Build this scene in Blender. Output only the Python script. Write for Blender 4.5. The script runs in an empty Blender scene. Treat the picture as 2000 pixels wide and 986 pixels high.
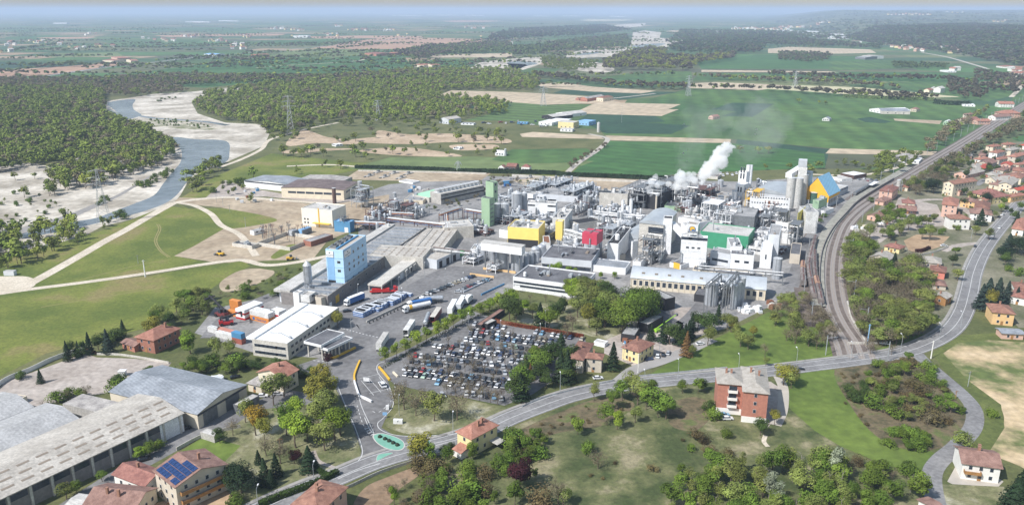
import bpy, bmesh, math, random
import numpy as np
from mathutils import Vector, Matrix
random.seed(7); RNG = np.random.default_rng(7)
S = bpy.context.scene
COL = S.collection
R_ = math.radians
F = 1555.0; HY = 20.0; HC = 145.0
PI = math.atan((493 - HY) / F); CP, SP = math.cos(PI), math.sin(PI)

def P(px, py, z=0.0):
    """point on the plane z seen at photo position (px, py)"""
    x = (px - 1000) / F; v = -(py - 493) / F
    dz = -SP + v * CP
    t = (z - HC) / dz
    return Vector((x * t, (CP + v * SP) * t, z))

def proj(p):
    d = p[1] * CP - (p[2] - HC) * SP
    return (1000 + F * p[0] / d, 493 - F * (p[1] * SP + (p[2] - HC) * CP) / d)

def topz(g, pyt):
    v = -(pyt - 493) / F
    return HC + g[1] * (v * CP - SP) / (CP + v * SP)

def solve_x(c, d, px):
    """distance s with the point c + s d seen at photo column px"""
    k = (px - 1000) / F
    D0 = c[1] * CP - (c[2] - HC) * SP
    return (k * D0 - c[0]) / (d[0] - k * d[1] * CP)

def mpp(py):  # metres per photo pixel (across) at ground row py
    g = P(1000, py); return (g[1] * CP + HC * SP) / F

MATS = {}; GRASSY = ('round',)
def mat(name, rgb, rough=0.8, var=0.12, scale=0.3, rgb2=None, metal=0.0, objrand=0.0, rgb3=None, spec=None,
        stripe=None, hue=0.0, detail=6, coat=0):
    if name in MATS: return MATS[name]
    m = bpy.data.materials.new(name); MATS[name] = m; m.use_nodes = True
    nt = m.node_tree; N = nt.nodes; L = nt.links; b = N['Principled BSDF']
    b.inputs['Roughness'].default_value = rough; b.inputs['Metallic'].default_value = metal
    if spec is not None: b.inputs['Specular IOR Level'].default_value = spec
    if coat: b.inputs['Coat Weight'].default_value = coat
    geo = N.new('ShaderNodeNewGeometry')
    nz = N.new('ShaderNodeTexNoise'); nz.inputs['Scale'].default_value = scale; nz.inputs['Detail'].default_value = detail
    nz.inputs['Roughness'].default_value = 0.62
    L.new(geo.outputs['Position'], nz.inputs['Vector'])
    r = N.new('ShaderNodeValToRGB'); L.new(nz.outputs['Fac'], r.inputs['Fac'])
    a = [c * (1 - var) for c in rgb]; c2 = rgb2 if rgb2 else [min(1, c * (1 + var)) for c in rgb]
    r.color_ramp.elements[0].position = 0.36; r.color_ramp.elements[0].color = (*a, 1)
    r.color_ramp.elements[1].position = 0.64; r.color_ramp.elements[1].color = (*c2,1)
    if rgb3:
        r.color_ramp.elements[0].position = .40; r.color_ramp.elements[1].position = .54
        e = r.color_ramp.elements.new(0.63); e.color = (*rgb3,1)
    out = r.outputs['Color']
    if rgb2:   # a second, finer grain
        n2 = N.new('ShaderNodeTexNoise'); n2.inputs['Scale'].default_value = scale * 9; n2.inputs['Detail'].default_value = 4
        L.new(geo.outputs['Position'], n2.inputs['Vector'])
        mr = N.new('ShaderNodeMapRange'); mr.inputs['From Min'].default_value = 0.3; mr.inputs['From Max'].default_value = 0.7
        if name[-5:] in GRASSY or 'grass' in name: n2.inputs['Scale'].default_value = .55; n2.inputs['Detail'].default_value = 8; n2.inputs['Roughness'].default_value = .8
        g_ = .46 if 'grass' in name or 'ground' in name else .22
        mr.inputs['To Min'].default_value = 1 - g_; mr.inputs['To Max'].default_value = 1 + g_
        L.new(n2.outputs['Fac'], mr.inputs['Value'])
        h = N.new('ShaderNodeHueSaturation'); L.new(mr.outputs['Result'], h.inputs['Value']); L.new(out, h.inputs['Color'])
        out = h.outputs['Color']
    if stripe:  # (angle deg, period m, strength)
        mp = N.new('ShaderNodeMapping'); mp.inputs['Rotation'].default_value = (0,0, R_(stripe[0]))
        mp.vector_type = 'POINT'
        L.new(geo.outputs['Position'], mp.inputs['Vector'])
        w = N.new('ShaderNodeTexWave'); w.inputs['Scale'].default_value = 0.314 / stripe[1]; w.inputs['Distortion'].default_value = 0.6
        w.inputs['Detail'].default_value = 2
        L.new(mp.outputs['Vector'], w.inputs['Vector'])
        mr = N.new('ShaderNodeMapRange'); mr.inputs['To Min'].default_value = 1 - stripe[2]; mr.inputs['To Max'].default_value = 1 + stripe[2]
        L.new(w.outputs['Fac'], mr.inputs['Value'])
        h = N.new('ShaderNodeHueSaturation'); L.new(mr.outputs['Result'], h.inputs['Value']); L.new(out, h.inputs['Color'])
        out = h.outputs['Color']
    if objrand or hue:
        oi = N.new('ShaderNodeObjectInfo')
        h = N.new('ShaderNodeHueSaturation')
        mr = N.new('ShaderNodeMapRange'); mr.inputs['To Min'].default_value = 1 - objrand; mr.inputs['To Max'].default_value = 1 + objrand
        L.new(oi.outputs['Random'], mr.inputs['Value']); L.new(mr.outputs['Result'], h.inputs['Value'])
        if hue:
            wn = N.new('ShaderNodeTexWhiteNoise'); wn.noise_dimensions = '1D'; L.new(oi.outputs['Random'], wn.inputs['W'])
            m2 = N.new('ShaderNodeMapRange'); m2.inputs['To Min'].default_value = 0.5 - hue; m2.inputs['To Max'].default_value = 0.5 + hue
            L.new(wn.outputs['Value'], m2.inputs['Value']); L.new(m2.outputs['Result'], h.inputs['Hue'])
        L.new(out, h.inputs['Color']); out = h.outputs['Color']
    L.new(out, b.inputs['Base Color'])
    return m

def plain(name, rgb, rough=0.5, metal=0.0):
    return mat(name, rgb, rough, 0.05,0.6, metal=metal)

def nobj(name, data, parent=None, loc=None, rz=None):
    o = bpy.data.objects.new(name, data); COL.objects.link(o)
    if parent is not None: o.parent = parent
    if loc is not None: o.location = loc
    if rz is not None: o.rotation_euler = (0,0, rz)
    return o

def tag(o, label=None, cat=None, group=None, kind=None, auto=True):
    if label: o['label'] = label
    if cat: o['category'] = cat
    if group: o['group'] = group
    if kind: o['kind'] = kind
    if label and auto: AUTO.append(o)
    return o
AUTO = []
def thing(name, label, cat, loc=(0,0,0), rz=0.0, group=None, auto=True):
    o = nobj(name, None, None, loc, rz); o.empty_display_size = 0.5
    return tag(o, label, cat, group, auto=auto)

class MB:
    """collects simple shapes into one mesh"""
    def __init__(s): s.v = []; s.f = []; s.m = []
    def add(s, vs, fs, mi=0):
        k = len(s.v); s.v += [tuple(v) for v in vs]; s.f += [tuple(i + k for i in f) for f in fs]; s.m += [mi] * len(fs)
        return s
    def box(s, x0, x1, y0, y1, z0, z1, mi=0):
        return s.add([(x0,y0,z0),(x1,y0,z0),(x1,y1,z0),(x0,y1,z0),(x0,y0,z1),(x1,y0,z1),(x1,y1,z1),(x0,y1,z1)],
              [(3,2,1,0),(4,5,6,7),(0,1,5,4),(1,2,6,5),(2,3,7,6),(3,0,4,7)], mi)
    def obox(s, c, ux, hx, hy, hz, mi=0, uz=(0,0,1)):
        ux = Vector(ux).normalized(); uz = Vector(uz); uy = uz.cross(ux).normalized(); uz = ux.cross(uy)
        c = Vector(c); vs = []
        for z in (-1,1):
            for x, y in ((-1,-1),(1,-1),(1,1),(-1,1)): vs.append(c + ux*x*hx + uy*y*hy + uz*z*hz)
        return s.add(vs, [(3,2,1,0),(4,5,6,7),(0,1,5,4),(1,2,6,5),(2,3,7,6),(3,0,4,7)], mi)
    def tube(s, p0, p1, r0, r1=None, n=8, mi=0, cap=True):
        if r1 is None: r1 = r0
        p0 = Vector(p0); p1 = Vector(p1); d = (p1 - p0)
        if d.length < 1e-6: return s
        d.normalize(); a = Vector((0,0,1)) if abs(d.z) < 0.9 else Vector((1,0,0))
        x = d.cross(a).normalized(); y = d.cross(x)
        vs = []
        for p, r in ((p0, r0),(p1, r1)):
            for i in range(n):
                t = 2 * math.pi * i / n; vs.append(p + x * math.cos(t) * r + y * math.sin(t) * r)
        fs = [(i, n + i, n + (i + 1) % n, (i + 1) % n) for i in range(n)]
        if cap: fs += [tuple(range(n)), tuple(range(2 * n - 1, n - 1,-1))]
        return s.add(vs, fs, mi)
    def poly(s, pts, mi=0): return s.add(pts, [tuple(range(len(pts)))], mi)
    def lathe(s, prof, n=20, mi=0, c=(0,0)):
        vs = []; m = len(prof)
        for r, z in prof:
            for i in range(n):
                t = 2 * math.pi * i / n; vs.append((c[0] + r * math.cos(t), c[1] + r * math.sin(t), z))
        fs = [(j*n+i, j*n+(i+1) % n, (j+1)*n+(i+1) % n, (j+1)*n+i) for j in range(m-1) for i in range(n)]
        fs.append(tuple(range((m-1)*n, m*n)))
        return s.add(vs, fs, mi)
    def mesh(s, name, mats):
        me = bpy.data.meshes.new(name); me.from_pydata(s.v, [], s.f)
        for m in (mats if isinstance(mats, (list, tuple)) else [mats]): me.materials.append(m)
        if max(s.m or [0]): me.polygons.foreach_set('material_index', s.m)
        me.update(); return me
    def build(s, name, mats, parent=None, loc=None, rz=None, smooth=False):
        me = s.mesh(name, mats)
        if smooth:
            me.shade_smooth() if hasattr(me, 'shade_smooth') else None
            try: me.set_sharp_from_angle(angle=R_(40))
            except Exception: pass
        return nobj(name, me, parent, loc, rz)

def np_mesh(name, V, Fq, mats, mi=None):
    me = bpy.data.meshes.new(name); nv = len(V); nf = len(Fq); k = Fq.shape[1]
    me.vertices.add(nv); me.vertices.foreach_set('co', V.astype(np.float32).ravel())
    me.loops.add(nf * k); me.loops.foreach_set('vertex_index', Fq.astype(np.int32).ravel())
    me.polygons.add(nf); me.polygons.foreach_set('loop_start', np.arange(0, nf * k, k, dtype=np.int32))
    try: me.polygons.foreach_set('loop_total', np.full(nf, k, dtype=np.int32))
    except Exception: pass
    for m in (mats if isinstance(mats, (list, tuple)) else [mats]): me.materials.append(m)
    if mi is not None: me.polygons.foreach_set('material_index', mi.astype(np.int32))
    me.update(calc_edges=True); return me

def catmull(pts, n=6, closed=False):
    out = []; m = len(pts); rng = range(m) if closed else range(m - 1)
    for i in rng:
        g = lambda k: pts[k % m] if closed else pts[max(0, min(m - 1, k))]
        p0, p1, p2, p3 = g(i-1), g(i), g(i+1), g(i+2)
        for j in range(n):
            t = j / n
            out.append(tuple(0.5*((2*p1[a])+(-p0[a]+p2[a])*t+(2*p0[a]-5*p1[a]+4*p2[a]-p3[a])*t*t+(-p0[a]+3*p1[a]-3*p2[a]+p3[a])*t**3) for a in (0,1)))
    if not closed: out.append(tuple(pts[-1][:2]))
    return out

ZS = [0]
def zstep():
    ZS[0] = (ZS[0] + 1) % 17
    return 0.0008 * ZS[0]

def sheet(name, pts, m, layer=1, smooth=False, kind='structure', z=None):
    if smooth: pts = catmull(pts, 5, True)
    zz = z if z is not None else 0.014 * layer + zstep()
    q = [P(a, b) for a, b in pts]; q = [(v.x, v.y, zz) for v in q]
    bm = bmesh.new(); vs = [bm.verts.new(v) for v in q]
    try: f = bm.faces.new(vs)
    except Exception: return None
    bmesh.ops.triangulate(bm, faces=[f]); bmesh.ops.recalc_face_normals(bm, faces=bm.faces)
    me = bpy.data.meshes.new(name); bm.to_mesh(me); bm.free(); me.materials.append(m)
    if me.polygons and me.polygons[0].normal.z < 0: me.flip_normals()
    o = nobj(name, me)
    if kind: o['kind'] = kind
    return o

def wpath(pts, n=8, smooth=True):
    w = [(P(a, b).x, P(a, b).y) for a, b in pts]
    return catmull(w, n) if smooth else w

def resample(w, step):
    out = [Vector(w[0])]; acc = 0; w = [Vector(a) for a in w]
    for a, b in zip(w[:-1], w[1:]):
        L = (b - a).length; t = step - acc
        while t <= L and L > 0:
            out.append(a + (b - a) * (t / L)); t += step
        acc = (acc + L) % step
    return out

def offset(w, d):
    out = []
    for i, p in enumerate(w):
        a = Vector(w[max(0, i-1)]); b = Vector(w[min(len(w)-1, i+1)]); t = (b - a)
        if t.length < 1e-9: t = Vector((1,0))
        t.normalize(); out.append((p[0] - t.y * d, p[1] + t.x * d))
    return out

def ribbon(name, w, width, m, layer=2, off=0.0, kind='structure', dash=None, z=None, parent=None):
    zz = z if z is not None else 0.014 * layer + zstep()
    mb = MB()
    if dash:
        pts = resample(w, dash[0])
        for i in range(0, len(pts) - 1,2 if dash[1] else 1):
            a, b = pts[i], pts[i+1]; t = (b - a).normalized(); nrm = Vector((-t.y, t.x))
            p, q = off + width/2, off - width/2
            mb.poly([(*(a+nrm*q), zz),(*(b+nrm*q), zz),(*(b+nrm*p), zz),(*(a+nrm*p), zz)])
    else:
        A = offset(w, off + width/2); B = offset(w, off - width/2)
        for i in range(len(w) - 1):
            mb.poly([(*B[i], zz),(*B[i+1], zz),(*A[i+1], zz),(*A[i], zz)])
    o = mb.build(name, m, parent)
    if kind: o['kind'] = kind
    return o

def frame(cx, pyt, pyb=None, h=None, L=None, Rt=None, th=58.0):
    """near corner (photo column cx, top row pyt, base row pyb or height h); L / Rt: left and right top corners
    (photo x or (x,y)).  returns origin, rotation, length along x (towards Rt), length along y (towards L), h"""
    if pyb is not None:
        g = P(cx, pyb); h = topz(g, pyt); c = Vector((g.x, g.y, h)); c = P(cx, pyt, h)
    else: c = P(cx, pyt, h)
    if isinstance(L, tuple):
        l = P(L[0], L[1], h); v = l - c; b = v.length; v.normalize(); u = Vector((v.y, -v.x, 0))
    else:
        u = Vector((math.cos(R_(th)), math.sin(R_(th)),0)); v = Vector((-u.y, u.x, 0)); b = solve_x(c, v, L)
    if isinstance(Rt, tuple):
        a = (P(Rt[0], Rt[1], h) - c).dot(u); a2 = solve_x(c, u, Rt[0])
        if .55 * abs(a) < a2 < 2.2 * abs(a) + 4: a = a2
    elif Rt is None: a = b
    else: a = solve_x(c, u, Rt)
    a = max(1.0, abs(a)); b = max(1.0, abs(b))
    return Vector((c.x, c.y, 0)), math.atan2(u.y, u.x), a, b, h

WIN = {}
def win_mesh(w, h, fr=True):
    k = (round(w, 1), round(h, 1))
    if k not in WIN:
        WIN[k] = (MB().box(-w/2, w/2,-.05,.05,-h/2, h/2).mesh('window', [M_frame]),
                  MB().box(-w/2+.08, w/2-.08,-.07,.07,-h/2+.08, h/2-.08).mesh('pane', [M_glass]))
    return WIN[k]
def put_window(root, x, y, z, face, w, h):
    a, b = win_mesh(w, h)
    rz = {'R': 0, 'L': math.pi/2, 'B': 0, 'F': math.pi/2}[face]
    o = nobj('window', a, root, (x, y, z), rz); nobj('pane', b, o); return o

def wins(root, a, b, spec):
    """spec: (face, [z...], n, w, h, f0, f1)"""
    for s in spec:
        face, zs, n, w, h = s[:5]; f0, f1 = (s[5], s[6]) if len(s) > 6 else (0.08,0.92)
        Ln = {'R': a, 'L': b, 'B': a, 'F': b}[face]
        for z in zs:
            for i in range(n):
                t = Ln * (f0 + (f1 - f0) * (i + .5) / n)
                x, y = {'R': (t, -.03), 'L': (-.03, t), 'B': (t, b + .03), 'F': (a + .03, t)}[face]
                put_window(root, x, y, z, face, w, h)

def roof_mesh(mb, rt, a, b, h, rh, ov):
    """pitched roofs over [0,a]x[0,b]; 0.18 m thick"""
    x0, x1, y0, y1 = -ov, a + ov, -ov, b + ov; t = 0.18
    if rt == 'hip':
        if a >= b:
            k = (y1 - y0) / 2; r0 = (x0 + k, (y0+y1)/2, h + rh); r1 = (x1 - k, (y0+y1)/2, h + rh)
        else:
            k = (x1 - x0) / 2; r0 = ((x0+x1)/2, y0 + k, h + rh); r1 = ((x0+x1)/2, y1 - k, h + rh)
        c = [(x0,y0,h),(x1,y0,h),(x1,y1,h),(x0,y1,h)]
        d = [(p[0], p[1], h - t) for p in c]
        if a >= b: fs = [(0,1,5,4),(1,2,5),(2,3,4,5),(3,0,4)]
        else: fs = [(0,1,4),(1,2,5,4),(2,3,5),(3,0,4,5)]
        fs = [f for f in fs] + [(6,7,1,0),(7,8,2,1),(8,9,3,2),(9,6,0,3),(9,8,7,6)]
        mb.add(c + [r0, r1] + d, fs)
    elif rt in ('gx', 'gy'):   # ridge along x / along y
        if rt == 'gx': prof = [(y0, h),((y0+y1)/2, h+rh),(y1, h)]
        else: prof = [(x0, h),((x0+x1)/2, h+rh),(x1, h)]
        prof2 = prof + [(p, z - t) for p, z in reversed(prof)]
        e0, e1 = (x0, x1) if rt == 'gx' else (y0, y1)
        mk = (lambda e, p, z: (e, p, z)) if rt == 'gx' else (lambda e, p, z: (p, e, z))
        n = 6; vs = [mk(e0, p, z) for p, z in prof2] + [mk(e1, p, z) for p, z in prof2]
        fs = [(i, (i+1) % n, n+(i+1) % n, n+i) for i in range(n)]
        fs += [(0,5,4,1),(1,4,3,2),(6,7,10,11),(7,8,9,10)]
        mb.add(vs, fs)
    elif rt == 'bx' or rt == 'by':  # barrel, axis x / axis y
        n = 14; W = b if rt == 'bx' else a; Ln = a if rt == 'bx' else b
        pr = [(-ov + (W + 2*ov) * i / n, h + rh * math.sin(math.pi * i / n) ** .9) for i in range(n + 1)]
        mk = (lambda e, p, z: (e, p, z)) if rt == 'bx' else (lambda e, p, z: (p, e, z))
        e0, e1 = -ov, Ln + ov
        vs = [mk(e0, p, z) for p, z in pr] + [mk(e1, p, z) for p, z in pr]; k = n + 1
        mb.add(vs, [(i, i+1, k+i+1, k+i) for i in range(n)] + [tuple(range(k)), tuple(range(2*k-1, k-1,-1))])
    elif rt == 'saw':          # north-light strips across x
        n = max(2, int(a / 9)); s = a / n
        for i in range(n):
            xa, xb = i*s, (i+1)*s
            mb.add([(xa,0,h),(xb,0,h),(xa+.5,0,h+rh),(xa,b,h),(xb,b,h),(xa+.5,b,h+rh)],[(0,2,5,3),(2,1,4,5),(0,1,2),(5,4,3),(3,4,1,0)])

def bld(name, label, cat, cx, pyt, pyb=None, h=None, L=None, R=None, th=58.0, wall=None, roof=None, rt='flat', rh=2.0,
        ov=0.0, z0=0.0, win=(), clutter=0, group=None, par=0.5, lift=None, extra=None, chim=0, auto=True, minb=None, mina=None):
    o, rz, a, b, hh = frame(cx, pyt, pyb, h, L, R, th)
    if lift: hh = lift
    if minb: b = max(b, minb)
    if mina: a = max(a, mina)
    root = thing(name, label, cat, o, rz, group, auto=auto)
    w = MB()
    if rt == 'flat':
        zr = hh - par
        w.box(0, a, 0, b, z0, zr)
        k = 0.3
        w.box(0, a, 0, k, zr, hh).box(0, a, b-k, b, zr, hh).box(0, k, k, b-k, zr, hh).box(a-k, a, k, b-k, zr, hh)
        w.build('wall', wall, root)
        MB().box(k, a-k, k, b-k, zr, zr + .06).build('roof', roof, root)
    else:
        w.box(0, a, 0, b, z0, hh)
        if rt == 'gx': w.add([(0,0,hh),(0,b,hh),(0,b/2,hh+rh-.2),(a,0,hh),(a,b,hh),(a,b/2,hh+rh-.2)],[(0,2,1),(3,4,5)])
        if rt == 'gy': w.add([(0,0,hh),(a,0,hh),(a/2,0,hh+rh-.2),(0,b,hh),(a,b,hh),(a/2,b,hh+rh-.2)],[(0,1,2),(3,5,4)])
        w.build('wall', wall, root)
        m = MB(); roof_mesh(m, rt, a, b, hh + 0.01, rh, ov); ro = m.build('roof', roof, root, smooth=rt[0] == 'b')
        for i in range(chim):
            x, y = a * (.3 + .4 * random.random()), b * (.3 + .4 * random.random())
            zc = hh + rh * .45
            ch = MB().box(-.35,.35,-.35,.35,0, rh*.6+1.1).box(-.45,.45,-.45,.45, rh*.6+1.1, rh*.6+1.25).build('chimney', M_chim, ro, (x, y, zc))
    wins(root, a, b, win)
    root['_a'] = a; root['_b'] = b; root['_h'] = hh
    if clutter: roof_clutter(root, a, b, hh - (par if rt == 'flat' else 0), clutter)
    if extra: extra(root, a, b, hh)
    return root

CL = {}
def clutter_meshes():
    CL['air_handler'] = MB().box(-1.6,1.6,-.9,.9,.3,1.9).box(-1.2,-.4,-.5,.5,1.9,2.1).box(.3,1.3,-.5,.5,1.9,2.2).mesh('air_handler', M_galv)
    CL['roof_vent'] = MB().lathe([(.45,0),(.45,1.0),(.8,1.05),(.8,1.4),(.2,1.8)],10).mesh('roof_vent', M_steel)
    CL['duct'] = MB().box(-3,3,-.4,.4,.4,1.2).box(2.2,3,-.4,.4,0,1.2).box(-3,-2.2,-.4,2.6,.4,1.2).mesh('duct', M_steel)
    m = MB()
    for k in range(4): m.tube((-5, k*.45,.5+.1*k),(5, k*.45,.5+.1*k),.13+.03*(k % 2), n=6)
    for x in (-4,0,4): m.box(x-.1, x+.1,-.2,1.6,0,.4)
    CL['pipe_run'] = m.mesh('pipe_run', M_pipe)
    CL['skylight'] = MB().box(-2,2,-.7,.7,0,.35).box(-1.8,1.8,-.5,.5,.35,.5).mesh('skylight', M_trans)
    CL['roof_tank'] = MB().lathe([(1.1,0),(1.1,2.4),(.6,2.9)],12).mesh('roof_tank', M_white)
    m = MB()
    for x in (-2.5,0,2.5):
        for y in (-1.2,1.2): m.box(x-.08, x+.08, y-.08, y+.08,0,3.2)
    m.box(-2.6,2.6,-1.3,1.3,2.2,2.3)
    for x in (-2.5,2.5): m.tube((x,-1.2,0),(x,1.2,2.2),.06, n=4)
    m.tube((-1.6,0,2.4),(1.6,0,2.4),.55, n=8)
    CL['gantry'] = m.mesh('gantry', M_galvd)
    CL['stack_pipe'] = MB().tube((0,0,0),(0,0,5.5),.28, n=8).tube((0,0,5.5),(0,0,5.8),.4, n=8).mesh('stack_pipe', M_steel)
def roof_clutter(root, a, b, z, n):
    if not CL: clutter_meshes()
    ks = ['air_handler','air_handler','roof_vent','roof_vent','duct','pipe_run','pipe_run','gantry','stack_pipe','roof_tank','skylight']
    for i in range(n):
        k = random.choice(ks); s = random.uniform(.7,1.25)
        mx = min(a, b) / 2 - .5
        if k in ('pipe_run', 'duct') and mx < 5: s *= max(.3, mx / 6)
        x = random.uniform(min(a*.4,3*s), max(a*.6, a - 3*s)); y = random.uniform(min(b*.4,3*s), max(b*.6, b - 3*s))
        o = nobj(k, CL[k], root, (x, y, z + .05), random.choice([0, math.pi/2,0, math.pi])); o.scale = (s, s, s)

def silo(name, label, cx, pyt, pyb, wpx, m, cat='silo', cone=0.25, group=None, rings=0, h=None, z0=0, auto=True, dome=False, rail=True):
    r = wpx / 2 * mpp(pyb); g = P(cx, pyb); o = Vector((g.x, g.y + r * .9,0))
    if h is None: h = topz(Vector((g.x, g.y + r*.3,0)), pyt)
    root = thing(name, label, cat, o, 0, group, auto=auto)
    prof = [(r, z0),(r, h)]
    b = MB().lathe(prof, 24)
    for k in range(rings):
        z = z0 + (h - z0) * (k + 1) / (rings + 1); b.lathe([(r+.06, z-.06),(r+.06, z+.06)],24)
    b.build('shell', m, root, smooth=True)
    if dome: MB().lathe([(r*1.02, h),(r*.9, h+r*.25),(r*.6, h+r*.45),(r*.25, h+r*.55),(.05, h+r*.57)],24).build('roof', m, root, smooth=True)
    else: MB().lathe([(r*1.04, h),(r*1.04, h+.15),(.3, h + .15 + r*cone),(.3, h+.5+r*cone)],24).build('roof', M_silotop, root)
    if rail and r > 1.2:
        q = MB(); n = 12
        for i in range(n):
            t = i/n*2*math.pi; t2 = (i+1)/n*2*math.pi
            q.tube((r*math.cos(t), r*math.sin(t), h),(r*math.cos(t), r*math.sin(t), h+1.1),.04, n=4)
            q.tube((r*math.cos(t), r*math.sin(t), h+1.1),(r*math.cos(t2), r*math.sin(t2), h+1.1),.04, n=4)
        q.build('railing', M_galvd, root)
        q = MB(); x = -r*.6; y = -r*.83
        q.tube((x-.25, y-.15, z0),(x-.25, y-.15, h+1),.05, n=4).tube((x+.25, y-.15, z0),(x+.25, y-.15, h+1),.05, n=4)
        q.build('ladder', M_galvd, root)
    if z0 > 1:
        q = MB()
        for i in range(6):
            t = i/6*2*math.pi; q.tube((r*.9*math.cos(t), r*.9*math.sin(t),0),(r*.9*math.cos(t), r*.9*math.sin(t), z0),.18, n=6)
        q.lathe([(.3, z0 - r),(r, z0)],16).build('leg', m, root)
    return root
HAZE_D = 0.000093; EXPO = 0.23
M_frame = mat('window_frame', (.5,.5,.5),.5,.03)
M_glass = mat('window_glass', (.035,.045,.06),.15,.3,2.0)
M_chim = mat('chimney_brick', (.30,.16,.11))
M_galv = mat('galvanised', (.42,.44,.46),.45,.2,.8, metal=.3)
M_galvd = mat('galvanised_dark', (.19,.20,.21),.55,.2,.8, metal=.3)
M_steel = mat('steel', (.42,.44,.47),.38,.2,.5, metal=.45)
M_pipe = mat('pipe_lagging', (.58,.58,.58),.4,.2,.9, metal=.15)
M_trans = mat('translucent_sheet', (.25,.205,.16),.5)
M_white = mat('white_paint', (.74,.74,.74),.6,.08,.25, rgb2=(.80,.80,.81))
M_offw = mat('weathered_white_cladding', (.60,.59,.57),.7,.12,.2, rgb2=(.72,.72,.71))
M_grey = mat('grey_cladding', (.43,.45,.48),.6,.1,.2)
M_lgrey = mat('light_grey_cladding', (.55,.57,.60),.6,.08,.2)
M_conc = mat('concrete', (.36,.34,.31),.85,.12,.2, rgb2=(.46,.44,.41))
M_conclt = mat('pale_concrete', (.50,.47,.42),.85,.1,.2, rgb2=(.58,.55,.50))
M_sconc = mat('silo_concrete', (.46,.45,.43),.8,.05,.15, rgb2=(.52,.51,.49))
M_silo = mat('silo_metal', (.42,.44,.47),.5,.12,.35, metal=.25)
M_silotop = mat('silo_top', (.56,.57,.58),.5,.1,.4, metal=.15)
M_roofgrey = mat('grey_felt_roof', (.27,.27,.27),.85,.15,.12, rgb2=(.36,.355,.35))
M_rooflt = mat('pale_roof_sheet', (.45,.43,.40),.7,.12,.15, rgb2=(.54,.52,.49), stripe=(-58,1.6,.05))
M_roofcr = mat('cream_roof_sheet', (.40,.365,.32),.7,.10,.12, rgb2=(.49,.455,.405))
M_roofdk = mat('dark_flat_roof', (.10,.10,.11),.85,.2,.15, rgb2=(.16,.16,.17))
M_roofbr = mat('brown_metal_roof', (.13,.095,.09),.7,.15,.2, rgb2=(.19,.145,.135))
M_corr = mat('corrugated_grey_roof', (.23,.25,.275),.6,.15,.1, rgb2=(.31,.33,.36), stripe=(-50,1.2,.08))
M_barrel = mat('barrel_roof_metal', (.42,.45,.48),.45,.1,.2, metal=.2)
M_asb = mat('fibre_cement_roof', (.30,.275,.26),.85,.2,.3, rgb2=(.44,.41,.38))
M_blue = mat('sky_blue_cladding', (.43,.63,.82),.6,.05,.2)
M_bluedk = mat('mid_blue_cladding', (.08,.24,.42),.6,.08,.2)
M_panel = mat('blue_ribbed_panel', (.24,.44,.68),.55,.05,.2)
M_brown = mat('brown_cladding', (.10,.06,.05),.6,.1,.3)
M_yellow = mat('yellow_cladding', (.84,.64,.17),.6,.05,.2)
M_amber = mat('amber_cladding', (.78,.42,.03),.6,.05,.2)
M_olive = mat('olive_yellow_panel', (.52,.46,.08),.6,.1,.2)
M_red = mat('crimson_cladding', (.50,.05,.09),.55,.06,.3)
M_green = mat('green_cladding', (.05,.28,.15),.6,.08,.2)
M_greenlt = mat('pale_green_cladding', (.30,.43,.28),.65,.05,.2)
M_mint = mat('mint_roof', (.36,.66,.44),.6,.05,.2)
M_bluerf = mat('light_blue_roof', (.23,.46,.64),.5,.05,.2, stripe=(30,1.5,.05))
M_cream = mat('cream_render', (.66,.58,.45),.85,.07,.3)
M_palecream = mat('pale_cream_cladding', (.76,.71,.61),.7,.05,.2)
M_creamhall = mat('cream_hall_wall', (.62,.55,.44),.8,.1,.2)
M_yel = mat('yellow_render', (.72,.60,.32),.85,.07,.3)
M_pink = mat('pink_render', (.60,.39,.31),.85,.07,.3)
M_rosso = mat('salmon_render', (.58,.20,.15),.85,.07,.3)
M_orange = mat('orange_render', (.68,.45,.22),.85,.07,.3)
M_wr = mat('white_render', (.74,.72,.68),.85,.06,.3)
M_beige = mat('beige_render', (.52,.46,.38),.85,.07,.3)
M_brick = mat('brick', (.40,.17,.12),.85,.12,.8)
M_brickdk = mat('dark_brick', (.30,.13,.09),.85,.15,.8)
M_block = mat('grey_block_wall', (.22,.20,.19),.9,.15,.8)
M_wood = mat('wooden_wall', (.33,.17,.06),.8,.15,.8)
M_tile = mat('terracotta_tiles', (.22,.10,.075),.85,.2,.5, rgb2=(.30,.15,.11), objrand=.18, hue=.01)
M_tileor = mat('orange_tiles', (.29,.125,.085),.85,.15,.5, rgb2=(.37,.18,.13), objrand=.15)
M_tilebr = mat('brown_tiles', (.22,.12,.095),.85,.2,.5, rgb2=(.30,.18,.145))
M_tilegr = mat('grey_brown_tiles', (.33,.30,.26),.85,.12,.5, rgb2=(.40,.37,.33))
M_tilered = mat('bright_red_tiles', (.42,.08,.05),.85,.15,.5)
M_rust = mat('rust', (.20,.085,.045),.85,.3,1.5)
M_solar = mat('solar_cell', (.02,.045,.13),.2,.3,2)
M_dark = mat('dark_void', (.025,.025,.028),.8)
M_rackred = mat('red_primer_steel', (.13,.065,.055),.6,.2,.6)
M_rackblue = mat('blue_painted_steel', (.10,.20,.36),.6,.2,.6)
M_pgreen = mat('pale_green_pipe', (.28,.55,.42),.5)
M_black = mat('black_rubber', (.02,.02,.02),.7)
M_redp = mat('red_paint', (.45,.02,.02),.4,.1,1)
M_whitep = mat('gloss_white', (.78,.78,.78),.35,.04,1)
M_bluep = mat('blue_paint', (.03,.13,.36),.4,.1,1)
M_orp = mat('orange_paint', (.62,.24,.06),.5,.1,1)
M_maroon = mat('maroon_paint', (.16,.035,.035),.5,.1,1)
M_greenp = mat('green_paint', (.05,.35,.08),.5,.1,1)
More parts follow.
